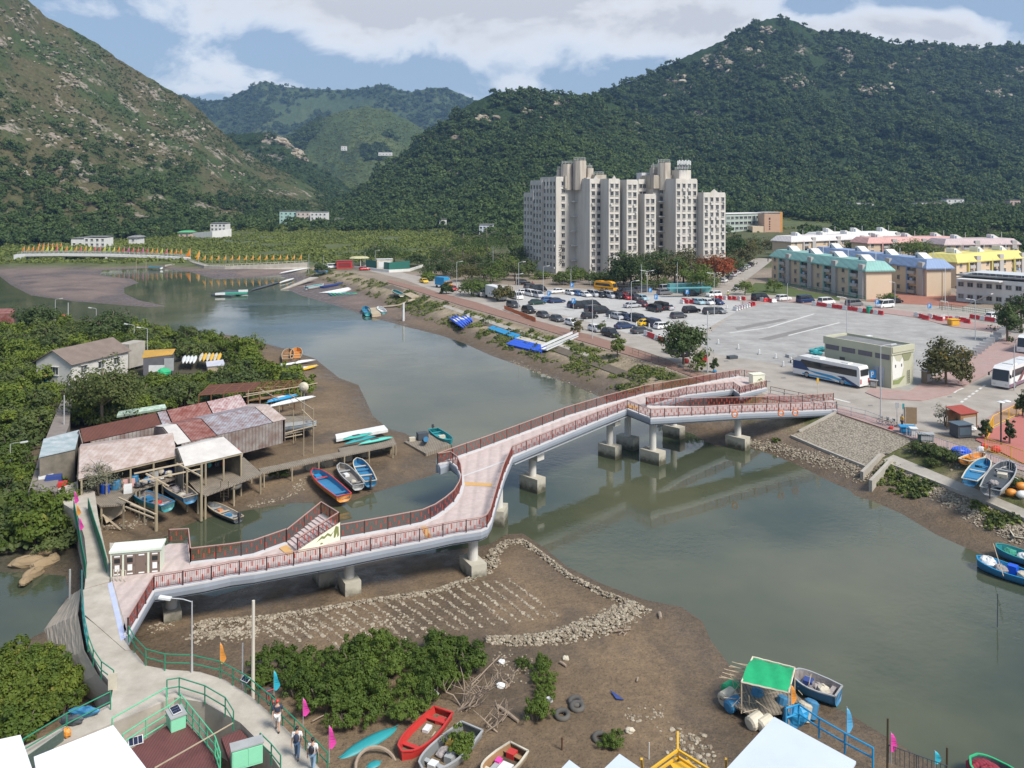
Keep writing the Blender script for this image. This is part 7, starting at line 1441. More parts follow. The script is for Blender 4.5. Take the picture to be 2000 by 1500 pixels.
# culvert mouth
t=thing('culvert','open concrete culvert mouth at the end of the stone pitched slope','culvert',PG(1715,905));A_,B_=PG(1722,884),PG(1685,932)
for (a_,b_) in (((1720,885),(1683,921)),((1742,894),(1700,938)),((1720,885),(1744,894))): a2,b2=P(*a_,-.9),P(*b_,-1.9);mb=MB();mb.sweep([a2,b2],[(-.18,0),(.18,0),(.18,-2.),(-.18,-2.)]);mb.build('wing_wall',concrete,t)
mb=MB();mb.plate([P(1722,890,-2.3),P(1740,898,-2.3),P(1698,938,-3.),P(1672,928,-3.)],.2);mb.build('apron',mudstone,t);mb=MB();q=P(1731,892,-1.5)+Vector((-.1,-.25,0));mb.tube([q,q+Vector((.01,-.06,0))],.5,16);mb.build('pipe_mouth',paint('black_vent',(.02,.02,.02),.6),t)
# ================================================================ near bank
green=paint('green_railing',(.015,.22,.12),.5,.15);lgreen=paint('light_green_paint',(.10,.50,.27),.55,.15);blue_r=paint('blue_railing',(.02,.27,.52),.5,.1)
def rail(label,px,z,m_,h=1.05,rails=(1.,.5),step=1.6,r=.035,name='railing',bars=0.,zs=None):
    q=[P(x,y,z if zs is None else zs[i]) for i,(x,y) in enumerate(px)];t=thing(name,label,'railing',q[0]);Z=Vector((0,0,1));mb=MB()
    for k in rails: mb.tube([p+Z*h*k for p in q],r,6)
    if bars:
        for a_,b_ in zip(q[:-1],q[1:]):
            n=int((b_ - a_).length/bars)
            for i in range(n): p=a_.lerp(b_,(i+.5)/n);mb.box(p+Z*h*.5,(.025,.025,h))
    mb.build('rails',m_,t);i_=0
    for a_,b_ in zip(q[:-1],q[1:]):
        n=max(1,round((b_ - a_).length/step))
        for i in range(n+(b_ is q[-1])): p=a_.lerp(b_,i/n);mb=MB();mb.tube([p - Z*.05,p+Z*h],r*1.15,6);mb.build('post',m_,t)
    return t
rail('green tube railing curving along the walkway above the mangrove bushes',[(251,1253),(262,1275),(285,1300),(322,1310),(375,1312),(430,1325),(480,1353),(530,1395),(575,1440),(620,1488),(640,1510)],0,green)
rail('short green railing on the embankment side of the walkway',[(172,1272),(182,1300),(198,1325),(222,1343)],0,green)
rail('dark green railing round the inner bend of the walkway',[(326,1362),(350,1358),(400,1374),(440,1398),(456,1425)],0,green);rail('green railing along the far side of the sunken deck path',[(219,1440),(325,1378)],0,lgreen,rails=(1.,),step=6);rail('long green handrail over the mangrove bushes to the white roof',[(45,1482),(130,1430),(216,1386)],0.,green,rails=(1.,.45),step=4.)
rail('green lattice railing along the sunken deck',[(240,1470),(285,1440),(330,1412),(352,1395)],-.3,lgreen,1.0,(1.,.55,.1),1.1);rail('green railing down the side of the sunken deck',[(352,1392),(390,1440),(420,1478),(430,1510)],-.3,lgreen,1.1,(1.,.55,.1),.9);rail('dark green railing beside the green cabinet',[(508,1470),(530,1492),(548,1515)],0,green)
for lab,px in (('green mesh fence panel on the pond side of the causeway',[(144,1000),(152,1040),(160,1090),(168,1130)]),('green mesh fence panel on the river side of the causeway',[(172,995),(185,1040),(198,1080),(208,1118)])):
    t=rail(lab,px,0,green,1.1,(1.,.05),1.6,.03,'mesh_fence');q=[P(x,y,0) for x,y in px];mb=MB();mb.sweep(q,[(-.015,1.08),(.015,1.08),(.015,.06),(-.015,.06)]);mb.build('mesh',paint('green_mesh',(.01,.16,.09),.7,.2),t)
rail('teal netting railing on the pond side of the landing',[(160,1140),(160,1190),(165,1235),(172,1270)],0,paint('teal_rail',(.03,.25,.24),.5,.3),1.05,(1.,.5,.1),1.2)
dk=mat('brown_deck_boards',(.15,.055,.05),.7,.12,2.,dirt=.3,dcol=(.09,.04,.04),lines=('X',.16,.45))
sheet('sunken_deck',[(235,1500),(245,1470),(352,1400),(398,1448),(430,1495),(445,1540),(235,1540)],-.3,dk,.3);sheet('sunken_deck',[(432,1440),(470,1425),(500,1460),(490,1500),(450,1490)],-.3,dk,.3)
def cabinet(label,px,py,z,s,rz,m_,top=None):
    p=P(px,py,z);t=thing('cabinet',label,'cabinet',p);M=Matrix.Translation(p) @ Matrix.Rotation(rz,4,'Z');mb=MB(M);mb.box((0,0,s[2]/2),s);mb.build('body',m_,t);mb=MB(M);mb.box((0,0,s[2]+.04),(s[0]+.12,s[1]+.12,.08));mb.build('lid',top or m_,t)
    for k in (-1,1): mb=MB(M);mb.box((k*s[0]*.25,-s[1]/2 - .01,s[2]*.5),(s[0]*.44,.03,s[2]*.8));mb.build('door',m_,t)
    return t
pv=mat('solar_cell',(.015,.02,.05),.2,.1,3.);cabinet('small light green cabinet with a solar panel on the sunken deck',344,1418,-.3,(.95,.8,.75),-.9,paint('mint_paint',(.24,.62,.40),.55,.1),c_grey)
def panel(label,px,py,z,s,rz,tilt):
    p=P(px,py,z);t=thing('solar_panel',label,'solar panel',p);M=Matrix.Translation(p) @ Matrix.Rotation(rz,4,'Z') @ Matrix.Rotation(tilt,4,'X');mb=MB(M);mb.box((0,0,0),(*s,.04));mb.build('frame',c_white,t);mb=MB(M)
    for i in range(3): mb.box(((i - 1)*s[0]*.31,0,.025),(s[0]*.28,s[1]*.88,.01))
    mb.build('cells',pv,t)
panel('solar panel lying on the mint cabinet',343,1386,.60,(.8,.5),-.9,.1);panel('solar panel leaning at the white roof edge',265,1447,-.1,(.75,.45),.5,.6);panel('solar panel on a bracket of the curved green railing',480,1326,.8,(.6,.35),-.6,.5)
cabinet('larger mint green cabinet with grey lid beside the walkway',482,1492,0.,(1.55,.55,1.05),.45,paint('mint_paint',(.24,.62,.40),.55,.1),c_grey)
mb=MB();mb.bar(P(302,1500,.9),P(455,1412,.9),.05,.05);tag(mb.build('slack_rope_pole',c_pale,at=P(380,1455,.9)),'long thin pole spanning the sunken deck','pole')
mb=MB();mb.plate([P(52,1476,.9),P(124,1425,.9),P(124,1454,-.3),P(60,1500,-.3)],.03);tag(mb.build('wire_gate',mat('mesh_gate',(.16,.22,.19),.8,.3,9.),at=P(90,1460,0)),'grey green wire mesh panel between the two white roofs','gate')
for px,py,s,m_,lab in ((165,1398,(1.6,.5,.5),c_blue,'blue bundle lying along the walkway railing'),(140,1415,(1.3,.5,.5),c_dark,'dark bundle lying along the walkway railing'),(130,1440,(.5,.4,.5),c_orange,'orange bag hanging at the wire panel')): p=P(px,py,0);mb=MB();mb.ball(p+Vector((0,0,s[2]*.5)),1.,tuple(x*.55 for x in s),10,7,jit=.15);tag(mb.build('bundle',m_,at=p),lab,'bundle')
wr=mat('white_metal_roof',(.72,.73,.76),.6,.04,.6,dirt=.3,dcol=(.54,.54,.55),dsc=.7,lines=('Y',.75,.05))
def roofed(label,pts,z,m_,wall,zf=-.2,nm='roofed_hut'):
    t=thing(nm,label,'hut',P(*pts[0],zf));q=[P(x,y,z if not hasattr(z,'__len__') else z[i]) for i,(x,y) in enumerate(pts)];mb=MB();mb.plate(q,.12);mb.build('roof',m_,t);c=sum(q,Vector())/4;mb=MB();mb.prism([p.lerp(c,.10).xy[:] for p in q],zf - 2.6,min(p.z for p in q) - .12);mb.build('wall',wall,t)
roofed('hut with the large white metal roof beside the sunken deck',[(66,1478),(221,1416),(320,1545),(90,1620)],(2.6,2.6,2.2,2.2),wr,white_r);roofed('hut with a white metal roof cut by the picture corner',[(-40,1452),(40,1435),(90,1580),(-30,1600)],(2.6,2.6,2.2,2.2),wr,white_r)
roofed('hut with a broad pale grey roof above the green canopy raft',[(1512,1400),(1672,1487),(1620,1580),(1415,1505)],2.2,mat('pale_blue_grey_roof',(.52,.58,.66),.65,.05,.5,dirt=.2,dcol=(.42,.46,.52)),white_r);roofed('hut with a small pale grey gable roof beside the yellow frame',[(1210,1472),(1268,1512),(1225,1560),(1160,1520)],1.5,mat('pale_blue_grey_roof'),white_r);roofed('smallest hut with a pale grey roof at the picture edge',[(1112,1484),(1150,1512),(1120,1550),(1078,1520)],1.3,mat('pale_blue_grey_roof'),white_r)
t=thing('yellow_scaffold','yellow painted steel scaffold frame at the near shore','frame',P(1330,1500,-1));Z=Vector((0,0,1))  # open yellow scaffold frame with a small platform
for a_,b_ in (((1324,1465,.5),(1324,1428,1.2)),((1324,1465,.8),(1255,1515,.8)),((1324,1465,.8),(1400,1512,.8)),((1324,1478,.2),(1265,1520,.2)),((1324,1478,.2),(1390,1520,.2)),((1255,1505,-.5),(1253,1482,.6)),((1418,1505,-.5),(1418,1482,.6)),((1324,1500,-.8),(1324,1465,.8))): mb=MB();mb.bar(P(*a_),P(*b_),.11,.11);mb.build('steel_bar',c_yel,t)
mb=MB();mb.box(P(1335,1500,.1),(1.1,.9,.08),.3);mb.build('platform',c_yel,t)
rail('bright blue railing beside the pale grey roof',[(1535,1420),(1560,1412),(1600,1440),(1650,1470),(1705,1500)],.2,blue_r,1.05,(1.,.5),1.4,.05);rail('dark iron railing at the near right shore',[(1735,1488),(1790,1508),(1850,1530)],0.,c_dark,.9,(1.,),1.2,.025,bars=.2)
# feather flags
def flag(label,px,py,yt,m_,z=0.,m2=None):
    p=P(px,py,z);h=(py - yt)*p.y/FPX;t=thing('feather_flag',label,'flag',p);mb=MB();mb.tube([p,p+Vector((0,0,h*.98))],.02,5);mb.build('pole',c_grey,t);mb=MB();n=8;vs=[]
    for i in range(n+1): u=i/n;w=.42*(1 - u) ** .5*min(1,.35+u*3);vs+=[(p.x,p.y - .02,p.z+h*(.38+.6*u)),(p.x+w,p.y+.06*math.sin(u*7),p.z+h*(.36+.6*u))]
    mb.add(vs,[(2*i,2*i+1,2*i+3,2*i+2) for i in range(n)]);mb.add([(x,y+.012,z_) for x,y,z_ in vs],[(2*i+2,2*i+3,2*i+1,2*i) for i in range(n)]);mb.build('cloth',m_,t)
fp=paint('flag_pink',(.72,.06,.36),.7);fc=paint('flag_cyan',(.03,.42,.55),.7);fo=paint('flag_orange',(.75,.30,.05),.7);fb=paint('flag_sky',(.10,.38,.62),.7)
for lab,px,py,yt,m_,z in (('cyan feather flag on the curved green railing',535,1372,1308,fc,0),('pink feather flag behind the walking people, further along the walkway',592,1420,1362,fp,0),('pink feather flag at the end of the curved green railing',643,1490,1415,fp,0),('orange feather flag by the street lamp on the walkway',430,1322,1253,fo,0),('pink feather flag at the head of the causeway',146,998,958,fp,0),('orange feather flag on the causeway fence',150,1020,984,fo,0),('pink feather flag halfway down the causeway fence',155,1050,1010,fp,0),('pale blue feather flag on the bright blue railing',1654,1462,1378,fb,.2),('pink feather flag beside the dark iron pole',1740,1492,1428,fp,0),('pale teal feather flag at the near right shore',1826,1508,1465,fc,0),('orange feather flag leaning before the raft canopy',1545,1398,1335,fo,-.5)): flag(lab,px,py,yt,m_,z)
# people
skin=paint('skin',(.45,.27,.19),.6);hair_m=paint('black_hair',(.015,.012,.012),.5)
def skinned(name,V_,E_,R_,m_,parent,M):
    me=bpy.data.meshes.new(name);me.from_pydata([M @ Vector(v) for v in V_],E_,[]);bm=bmesh.new();bm.from_mesh(me);ly=bm.verts.layers.skin.verify();bm.verts.ensure_lookup_table()
    for i,r in enumerate(R_): bm.verts[i][ly].radius=(r,r) if not hasattr(r,'__len__') else r
    bm.verts[0][ly].use_root=True;bm.to_mesh(me);bm.free();me.materials.append(m_);o=bpy.data.objects.new(name,me);COL.objects.link(o);o.parent=parent;o.modifiers.new('skin','SKIN');o.modifiers.new('sub','SUBSURF').levels=1;o.modifiers['sub'].render_levels=1;o.modifiers['skin'].use_smooth_shade=True
def person(label,px,py,rz,shirt,legs,short=False,pack=None,cap=None,s=1.,stride=.22,z=.0,sit=0.):
    p=P(px,py,z);t=thing('person',label,'person',p);M=Matrix.Rotation(rz,4,'Z') @ Matrix.Scale(s,4);k=stride
    kn=[(k*.7,.09,.50),(-k*.2,-.09,.50)];an=[(k,.09,.09),(-k*1.1,-.09,.13)];hd=[(-k*.6,.27,.80),(k*.8,-.27,.82)];el=[(-k*.35,.25,1.08),(k*.2,-.25,1.08)]
    V_=[(0,0,.95),(0,0,1.15),(0,0,1.38),(0,0,1.48),(.02,0,1.58),(.015,0,1.70)];R_=[(.14,.10),(.13,.09),(.14,.09),.05,(.085,.075),(.06,.06)];E_=[(0,1),(1,2),(2,3),(3,4),(4,5)]
    for i,sg in enumerate((1,-1)):
        b=len(V_);V_+=[(0,sg*.19,1.40),el[i],hd[i],(0,sg*.09,.9),kn[i],an[i],(an[i][0]+.17,an[i][1],.04)];R_+=[.06,.045,.033,.088,.06,.042,.04];E_+=[(2,b),(b,b+1),(b+1,b+2),(0,b+3),(b+3,b+4),(b+4,b+5),(b+5,b+6)]
        h=Vector(hd[i])
        for f,(dx_,dy_,ln) in enumerate(((.03,0,.085),(.012,0,.095),(-.006,0,.09),(-.024,0,.075),(.045,-sg*.01,.05))):
            c=len(V_);V_+=[tuple(h+Vector((dx_,dy_,-.05))),tuple(h+Vector((dx_*1.3,dy_ - sg*.015,-.05 - ln)))];R_+=[.012,.008];E_+=[(b+2,c),(c,c+1)]
    skinned('body',V_,E_,R_,skin,t,M)
    skinned('shirt',[(0,0,.96),(0,0,1.16),(0,0,1.38),(0,0,1.45),(0,.20,1.40),(el[0][0]*.8,.25,1.15),(0,-.20,1.40),(el[1][0]*.8,-.25,1.15)],[(0,1),(1,2),(2,3),(2,4),(4,5),(2,6),(6,7)],[(.165,.12),(.155,.11),(.16,.115),.07,.085,.068,.085,.068],shirt,t,M)
    f=.62 if short else 1.
    LV=[(0,0,.97)];LE=[];LR=[(.165,.125)]
    for i,sg in enumerate((1,-1)):
        b=len(LV);a0=Vector((0,sg*.09,.9));kk=Vector(kn[i]);aa=Vector(an[i]);LV+=[tuple(a0),tuple(kk)]+([] if short else [tuple(aa)]);LR+=[.11,.085]+([] if short else [.07]);LE+=[(0,b),(b,b+1)]+([] if short else [(b+1,b+2)])
    skinned('trousers',LV,LE,LR,legs,t,M)
    mb=MB(M);mb.ball((-.015,0,1.665),.105,(1.02,.92,.95),12,8);mb.build('hair',cap or hair_m,t,True,at=(0,0,0))
    mb=MB(M);mb.ball((.098,0,1.60),.016,nu=6,nv=4)
    for sg in (-1,1): mb.ball((.085,sg*.03,1.635),.010,nu=6,nv=4);mb.ball((.02,sg*.088,1.61),.022,(.6,.5,1.2),6,4)
    mb.bar((.09,-.02,1.56),(.09,.02,1.56),.008,.008);mb.build('face',skin,t,at=(0,0,0))
    for i in (0,1): mb=MB(M);mb.ball((an[i][0]+.07,an[i][1],.05),.1,(1.3,.5,.5),8,6);mb.build('shoe',c_dark if not short else hair_m,t,True,at=(0,0,0))
    if pack: mb=MB(M);mb.ball((-.19,0,1.22),.2,(.55,.8,1.15),10,8);mb.build('backpack',pack,t,True,at=(0,0,0))
pn_=paint('navy_cloth',(.03,.04,.07),.8);pw=paint('white_cloth',(.66,.66,.65),.8);pd=paint('denim',(.06,.11,.19),.8);pl=paint('light_denim',(.22,.34,.45),.8)
person('person in a navy t-shirt and white shorts with a red cap walking on the walkway',542,1428,R(100),pn_,pw,True,None,c_red,1.02);person('person in white with a navy backpack and dark jeans walking away',580,1482,R(95),pw,pd,False,pn_,stride=.2);person('person in white with a black backpack and pale jeans, last of the three',611,1506,R(80),pw,pl,False,paint('black_pack',(.02,.022,.03)),stride=.15)
person('person in an orange vest and dark clothes working on the slipway staging',531,866,R(160),c_orange,c_dark,z=-1.6,stride=.1);person('person in a yellow vest at the roadside stall',1762,836,R(200),c_yel,c_dark,False,None,c_dark,stride=.05,z=.12);person('person in white beside the flag bridge causeway road',1422,576,R(120),pw,c_dark,stride=.2);person('person in yellow green jacket by the red barriers',1422,582,R(90),paint('hi_vis',(.45,.55,.03)),c_dark,stride=.1);person('person walking up the side street in dark clothes',1500,512,R(60),pn_,c_dark);person('person in red standing by the mouth of the car park',1040,560,R(60),c_red,c_dark)
# boats and things on the near mud
kayak('overturned long teal kayak beside the end of the green railing',(655,1486),(783,1416),1.0,.5,c_teal,-2.9,cat='boat',name='long_boat')
boat('red rowing boat lying on the mud',(785,1476),(866,1388),1.75,.8,c_red,c_red,c_red,2,z=-2.95,gear=((-.15,-.1,.6,.4,.25,c_white,'tray'),(-.36,.1,.5,.5,.3,c_red,'stern_box'),(.02,.25,1.8,.08,.08,c_pale,'oar')))
boat('grey motor boat full of gear overgrown by a bush',(826,1512),(922,1420),2.0,.85,c_grey,paint('grey_floor',(.17,.18,.18),.8,.3),c_grey,2,z=-2.9,name='motor_boat',gear=((.05,.15,.6,.5,.4,c_grey,'seat'),(-.1,.15,.55,.5,.45,c_dark,'seat'),(-.15,-.2,.5,.4,.35,c_yel,'bucket'),(.25,-.1,.5,.5,.3,c_white,'box'),(.0,-.2,.9,.5,.3,net,'net_pile')))
boat('cream rimmed boat with planks and red boxes cut by the picture edge',(948,1520),(1014,1460),1.7,.75,c_pale,c_wood,c_cream,2,z=-2.9,gear=((-.35,-.1,.5,.5,.35,c_red,'box'),(0,.1,.8,.7,.2,c_white,'board'),(.15,-.2,1.2,.3,.2,c_grey,'plank'),(-.05,-.25,.4,.3,.3,fp,'box')))
mb=MB();p=P(735,1500,-2.6);mb.torus(p,1.2,.10,24,6,Matrix.Rotation(.35,4,'X') @ Matrix.Rotation(.3,4,'Y'));tag(mb.build('wooden_hoop',dead,at=p),'bent wooden hoop of a half buried boat beside the teal kayak','hoop');kayak('small teal canoe half under the wooden hoop',(712,1502),(748,1488),.7,.4,c_teal,-2.9)
for lab,px,py,R0,r in (('old tyre standing on another tyre beside the narrow bush strip',1124,1374,.36,.16),('old tyre lying closest to the narrow bush strip',1098,1400,.38,.16),('half buried tyre before the small pale grey roof',1172,1445,.36,.15),('old tyre under the standing one',1127,1384,.36,.16)): tyre(lab,px,py,R0,r)
mb=MB();mb.plate([P(1192,1348,-2.75),P(1205,1356,-2.75),P(1218,1366,-2.75),P(1203,1364,-2.75)],.06);tag(mb.build('blue_sheet',c_dkblue,at=P(1205,1358,-2.8)),'torn dark blue plastic sheet on the open mud','plastic sheet')
for px,py,s,lab in ((848,1358,.28,'white foam block at the edge of the bushes'),(978,1342,.25,'white plastic bag on the mud by the dead branches'),(760,1395,.22,'pale foam block by the teal kayak stern'),(1072,1370,.24,'grey white bucket by the old tyres'),(782,1398,.2,'cream stone like foam by the red boat bow'),(1230,1430,.25,'pale boulder beside the half buried tyre'),(1105,1288,.22,'buff stone on the open mud'),(980,1296,.24,'grey white stone by the bamboo pole')): p=PG(px,py);mb=MB();mb.ball(p+Vector((0,0,s*.4)),s,(1.2,.8,.8),8,6,jit=.2,rnd=random.Random(px));tag(mb.build('shore_debris',c_white if 'white' in lab else c_cream,at=p),lab,'debris')
poles('rusty iron stake with a rope base before the smallest pale roof',[(1097,1475,1440)],.06,paint('rust_iron',(.10,.05,.03)),'iron_stake');poles('thin white stake by the yellow frame',[(1267,1490,1450)],.03,c_white,'stake');poles('dark iron pole at the near right shore',[(1733,1510,1403),],.07,paint('dark_bronze',(.07,.055,.03)),'iron_pole');poles('second dark iron pole at the near right shore',[(1849,1512,1460)],.07,paint('dark_bronze',(.07,.055,.03)),'iron_pole')
# raft with the green canopy
t=thing('fishing_raft','fishing raft with a green net canopy floating on drums at the near shore','raft',P(1490,1370,-3));q=[P(1405,1362,-2.5),P(1470,1398,-2.5),P(1585,1385,-2.5),P(1530,1330,-2.5),P(1450,1320,-2.5)];mb=MB();mb.prism([p.xy[:] for p in q],-2.62,-2.5);mb.build('planking',plank,t)
c4=[P(1448,1334,-.7),P(1540,1355,-.7),P(1552,1306,-.7),P(1470,1285,-.7)];mb=MB();n=10;vs=[]
for j in range(n+1):
    for i in range(n+1): u,v=i/n,j/n;p=c4[0].lerp(c4[1],u).lerp(c4[3].lerp(c4[2],u),v);vs.append(p+Vector((0,0,.28*math.sin(math.pi*v)+.05*math.sin(u*16+v*5))))
mb.add(vs,[(j*(n+1)+i,j*(n+1)+i+1,(j+1)*(n+1)+i+1,(j+1)*(n+1)+i) for j in range(n) for i in range(n)]);mb.build('canopy',mat('green_canopy',(.012,.33,.13),.7,.12,3.),t,True)
for p in c4: mb=MB();mb.tube([(p.x,p.y,-2.6),p+Vector((0,0,.1))],.05,6);mb.build('canopy_post',c_pale,t)
for a_,b_ in zip(c4,c4[1:]+c4[:1]): mb=MB();mb.tube([a_.lerp(b_,i/8)+Vector((0,0,.05+.02*(i % 2))) for i in range(9)],.06,5);mb.build('rolled_edge',c_cream,t)
for i,(px,py,m_,r) in enumerate(((1422,1362,c_cream,.5),(1428,1345,c_green,.5),(1432,1375,c_blue,.42),(1475,1408,c_cream,.45),(1495,1412,c_cream,.4),(1570,1390,c_cream,.45),(1583,1385,c_blue,.45),(1530,1378,c_blue,.45),(1478,1362,c_blue,.4),(1545,1400,c_blue,.5))): p=P(px,py,-2.7);mb=MB();d_=Vector((.25,.2,.75)).normalized() if i > 4 else Vector((.8,.5,.1)).normalized();mb.tube([p - d_*.55,p - d_*.45,p+d_*.45,p+d_*.55],[r*.7,r,r,r*.7],12);mb.build('drum',m_,t)
rr_=random.Random(9);mb=MB()
for i in range(26): p=P(rr_.uniform(1425,1580),rr_.uniform(1330,1395),-2.3);mb.tube([p,p+Vector((rr_.uniform(-1,1),rr_.uniform(-.8,.8),rr_.uniform(.1,.9)))],.025,4)
mb.build('bamboo_sticks',c_pale,t)
mb=MB()
for i in range(10): p=P(1470 - i*3,1300+i*3.5,-1.6);mb.tube([p,p+Vector((-1.1 - .1*(i % 3),.3,.2*(i % 2)))],.025,4)
mb.build('bamboo_sticks',c_pale,t)
mb=MB();mb.ball(P(1560,1398,-1.2),.5,(1.2,.8,1.1),jit=.15);mb.build('blue_net',c_cyan,t)
boat('blue and green hulled boat loaded with nets moored behind the raft',(1548,1318),(1638,1352),1.9,1.0,c_blue,net,c_grey,2,z=WZ,name='fishing_boat',gear=((.0,0,.9,.8,.5,net,'net_pile'),(-.2,.1,.7,.7,.6,c_cream,'sack'),(.15,0,.6,.6,.6,c_dkblue,'barrel')))
boat('boat piled with red netting cut by the picture corner',(1895,1488),(1990,1530),2.2,.9,c_teal,c_dark,c_green,1,z=WZ,name='fishing_boat',gear=((.15,0,1.8,1.4,.6,mat('red_net',(.28,.03,.05),.95,.3,6.,lines=('X',.2,.5)),'net_pile'),))
def bicycle(label,px,py,z,rz,m_):
    p=P(px,py,z);t=thing('bicycle',label,'bicycle',p);M=Matrix.Translation(p) @ Matrix.Rotation(rz,4,'Z');T=Matrix.Rotation(R(90),4,'X')
    for x in (-.52,.52): mb=MB(M);mb.torus((x,0,.34),.32,.022,20,5,T);mb.build('wheel',tyre_k,t)
    mb=MB(M)
    for a_,b_ in (((-.52,0,.34),(-.1,0,.32)),((-.1,0,.32),(-.22,0,.85)),((-.22,0,.72),(.36,0,.78)),((-.1,0,.32),(.38,0,.68)),((.52,0,.34),(.34,0,.98)),((-.52,0,.34),(-.2,0,.75)),((.30,-.25,1.0),(.30,.25,1.0))): mb.tube([a_,b_],.022,6)
    mb.build('frame',m_,t);mb=MB(M);mb.box((-.24,0,.90),(.26,.14,.06));mb.build('saddle',hair_m,t);mb=MB(M);mb.box((.48,0,.85),(.3,.3,.22));mb.build('basket',c_dark,t)
bicycle('red bicycle leaning on the curved green railing',530,1387,0,2.2,c_red);bicycle('dark bicycle leaning on the promenade railing by the tall lamp post',1726,829,.12,-.5,c_dark);bicycle('second dark bicycle leaning on the promenade railing',1738,832,.12,-.5,c_dark)
mb=MB();a_=P(220,1347,0);mb.box(a_+Vector((0,0,.5)),(.5,.05,1.0),.3);tag(mb.build('notice_board',c_cream,at=a_),'white notice board beside the path bend','notice board')
mb=MB();p=P(222,1135,.1)
for k in range(3): q=p+Vector((.35*k,-.05*k,0));mb.tube([q,q+Vector((0,0,.9)),q+Vector((.3,-.05,.9)),q+Vector((.3,-.05,0))],.03,6)
tag(mb.build('barrier_hoops',c_cream,at=p),'cream hoop barriers before the utility cabin','barrier')
# ================================================================ street furniture
galv=mat('galvanised_post',(.50,.51,.52),.5,.06,2.,metal=.3)
def lamp(label,px,py,yt,arm=1,z=0.,L=1.8,m_=None,group='street lamps',r=.075,dbl=False):
    p=P(px,py,z);h=(py - yt)*p.y/FPX;t=thing('street_lamp',label,'street lamp',p,group);mb=MB();mb.tube([p,p+Vector((0,0,h*.25)),p+Vector((0,0,h))],[r*1.5,r*1.1,r*.75],8);mb.build('pole',m_ or galv,t)
    for sg in ((arm,-arm) if dbl else (arm,)):
        if arm: e=p+Vector((sg*L,-.1,h+.25));mb=MB();mb.tube([p+Vector((0,0,h - .05)),p+Vector((sg*L*.4,0,h+.12)),e],r*.6,6);mb.build('arm',m_ or galv,t);mb=MB();mb.box(e+Vector((sg*.25,0,0)),(.75,.3,.13),T=Matrix.Rotation(-sg*.15,4,'Y'));mb.build('lamp_head',c_white,t)
for px,py,yt,arm,z,lab in ((892,572,512,1,0,'beside the blue kiosk van'),(963,545,490,0,0,'slim one above the car park entrance trees'),(1013,603,513,1,0,'over the first row of dark cars, the taller'),(1009,592,536,1,0,'over the first row of dark cars, the shorter'),(1061,580,521,1,0,'before the dark side of the tower'),(1115,568,526,0,0,'without arm below the lettered wing'),(1157,662,574,0,0,'on the promenade beside the sapling'),(1233,632,550,1,0,'standing among the middle rows of cars'),(1253,576,516,0,0,'behind the back row of cars'),(1264,590,530,1,0,'with two arms behind the back row'),(1323,574,512,0,0,'beside the teal hoarding'),(1395,616,535,-1,0,'between the barriers and the broad dark tree'),(1382,727,612,0,.12,'tall one at the bend of the promenade'),(1654,676,582,-1,0,'rising behind the utility building'),(1720,816,676,1,.12,'tall one at the top of the stone slope'),(1905,664,586,-1,.12,'by the orange barrier at the site corner'),(1852,634,590,-1,0,'before the clinic building'),(1981,762,655,0,.12,'slim one in front of the white and purple coach'),(1748,600,552,-1,0,'beside the white van on the forecourt'),(1538,590,553,0,0,'beside the white suv'),(1416,556,520,0,0,'at the foot of the side street'),(733,524,490,1,0,'at the roundabout park'),(713,522,492,0,0,'slim one at the roundabout park'),(603,534,496,0,-1,'wooden one at the end of the sea wall'),(632,530,498,0,-1,'second wooden one at the end of the sea wall'),(375,1313,1174,-1,0,'on the walkway beside the orange flag'),(20,915,867,1,-1.5,'standing in the thicket by the lane'),(108,626,585,1,-1.5,'behind the red tarpaulin'),(188,632,603,-1,-1.5,'pale one against the river bend'),(262,668,635,-1,-1.5,'behind the white house'),(288,690,642,-1,-1.5,'behind the yellow roofed shack')):
    lamp('grey street lamp post '+lab,px,py,yt,arm,z,1.2 if py < 640 else 1.4,r=.075 if py < 900 else .05,dbl='two arms' in lab)
poles('tall pale wooden utility pole on the walkway',[(494,1352,1173)],.11,mat('pale_pole',(.55,.50,.42),.9,.1,2.,stretch=(1,1,.2)),'utility_pole',z=0.);poles('shorter grey pole beside the utility pole on the walkway',[(473,1338,1256)],.05,galv,'utility_pole',z=0.);poles('grey pole beside the red tarpaulin',[(133,624,591)],.12,galv,'utility_pole',z=-1.5);poles('grey pole beside the lane and the rusty shed',[(125,835,772)],.08,galv,'utility_pole',z=-.5)
poles('tall thin pole on the estate forecourt, wooden and leaning on nothing',[(1840,606,528)],.12,bark,'utility_pole',z=0.)
poles('thin flag pole of the estate entrance beside the forecourt',[(1846,604,522)],.08,c_white,'utility_pole',z=0.)
t=thing('globe_lamp','dark post with two flat white disc lamps at the playground','street lamp',P(1955,868,.12));p=P(1955,868,.12);mb=MB();mb.tube([p,p+Vector((0,0,5.0))],.09,8);mb.build('pole',paint('black_iron',(.03,.03,.03),.5),t)
for dx_ in (0,.95): mb=MB();q=p+Vector((dx_,dx_*.4,5.0));mb.tube([q,q+Vector((0,0,.06)),q+Vector((0,0,.16))],[.42,.44,.2],16);mb.build('lamp_disc',c_white,t)
for px,py,z,lab in ((1434,808,1.5,'middle'),(1524,806,1.0,'second'),(1552,805,.8,'landward')): p=P(px,py,z+.75)+Vector((0,-.25,0));mb=MB();mb.torus(p,.34,.09,18,7,Matrix.Rotation(R(90),4,'X'));tag(mb.build('lifebuoy',paint('lifebuoy_orange',(.70,.20,.05),.5),at=p),'orange lifebuoy hung on the lower bridge branch railing, the %s one' % lab,'lifebuoy')
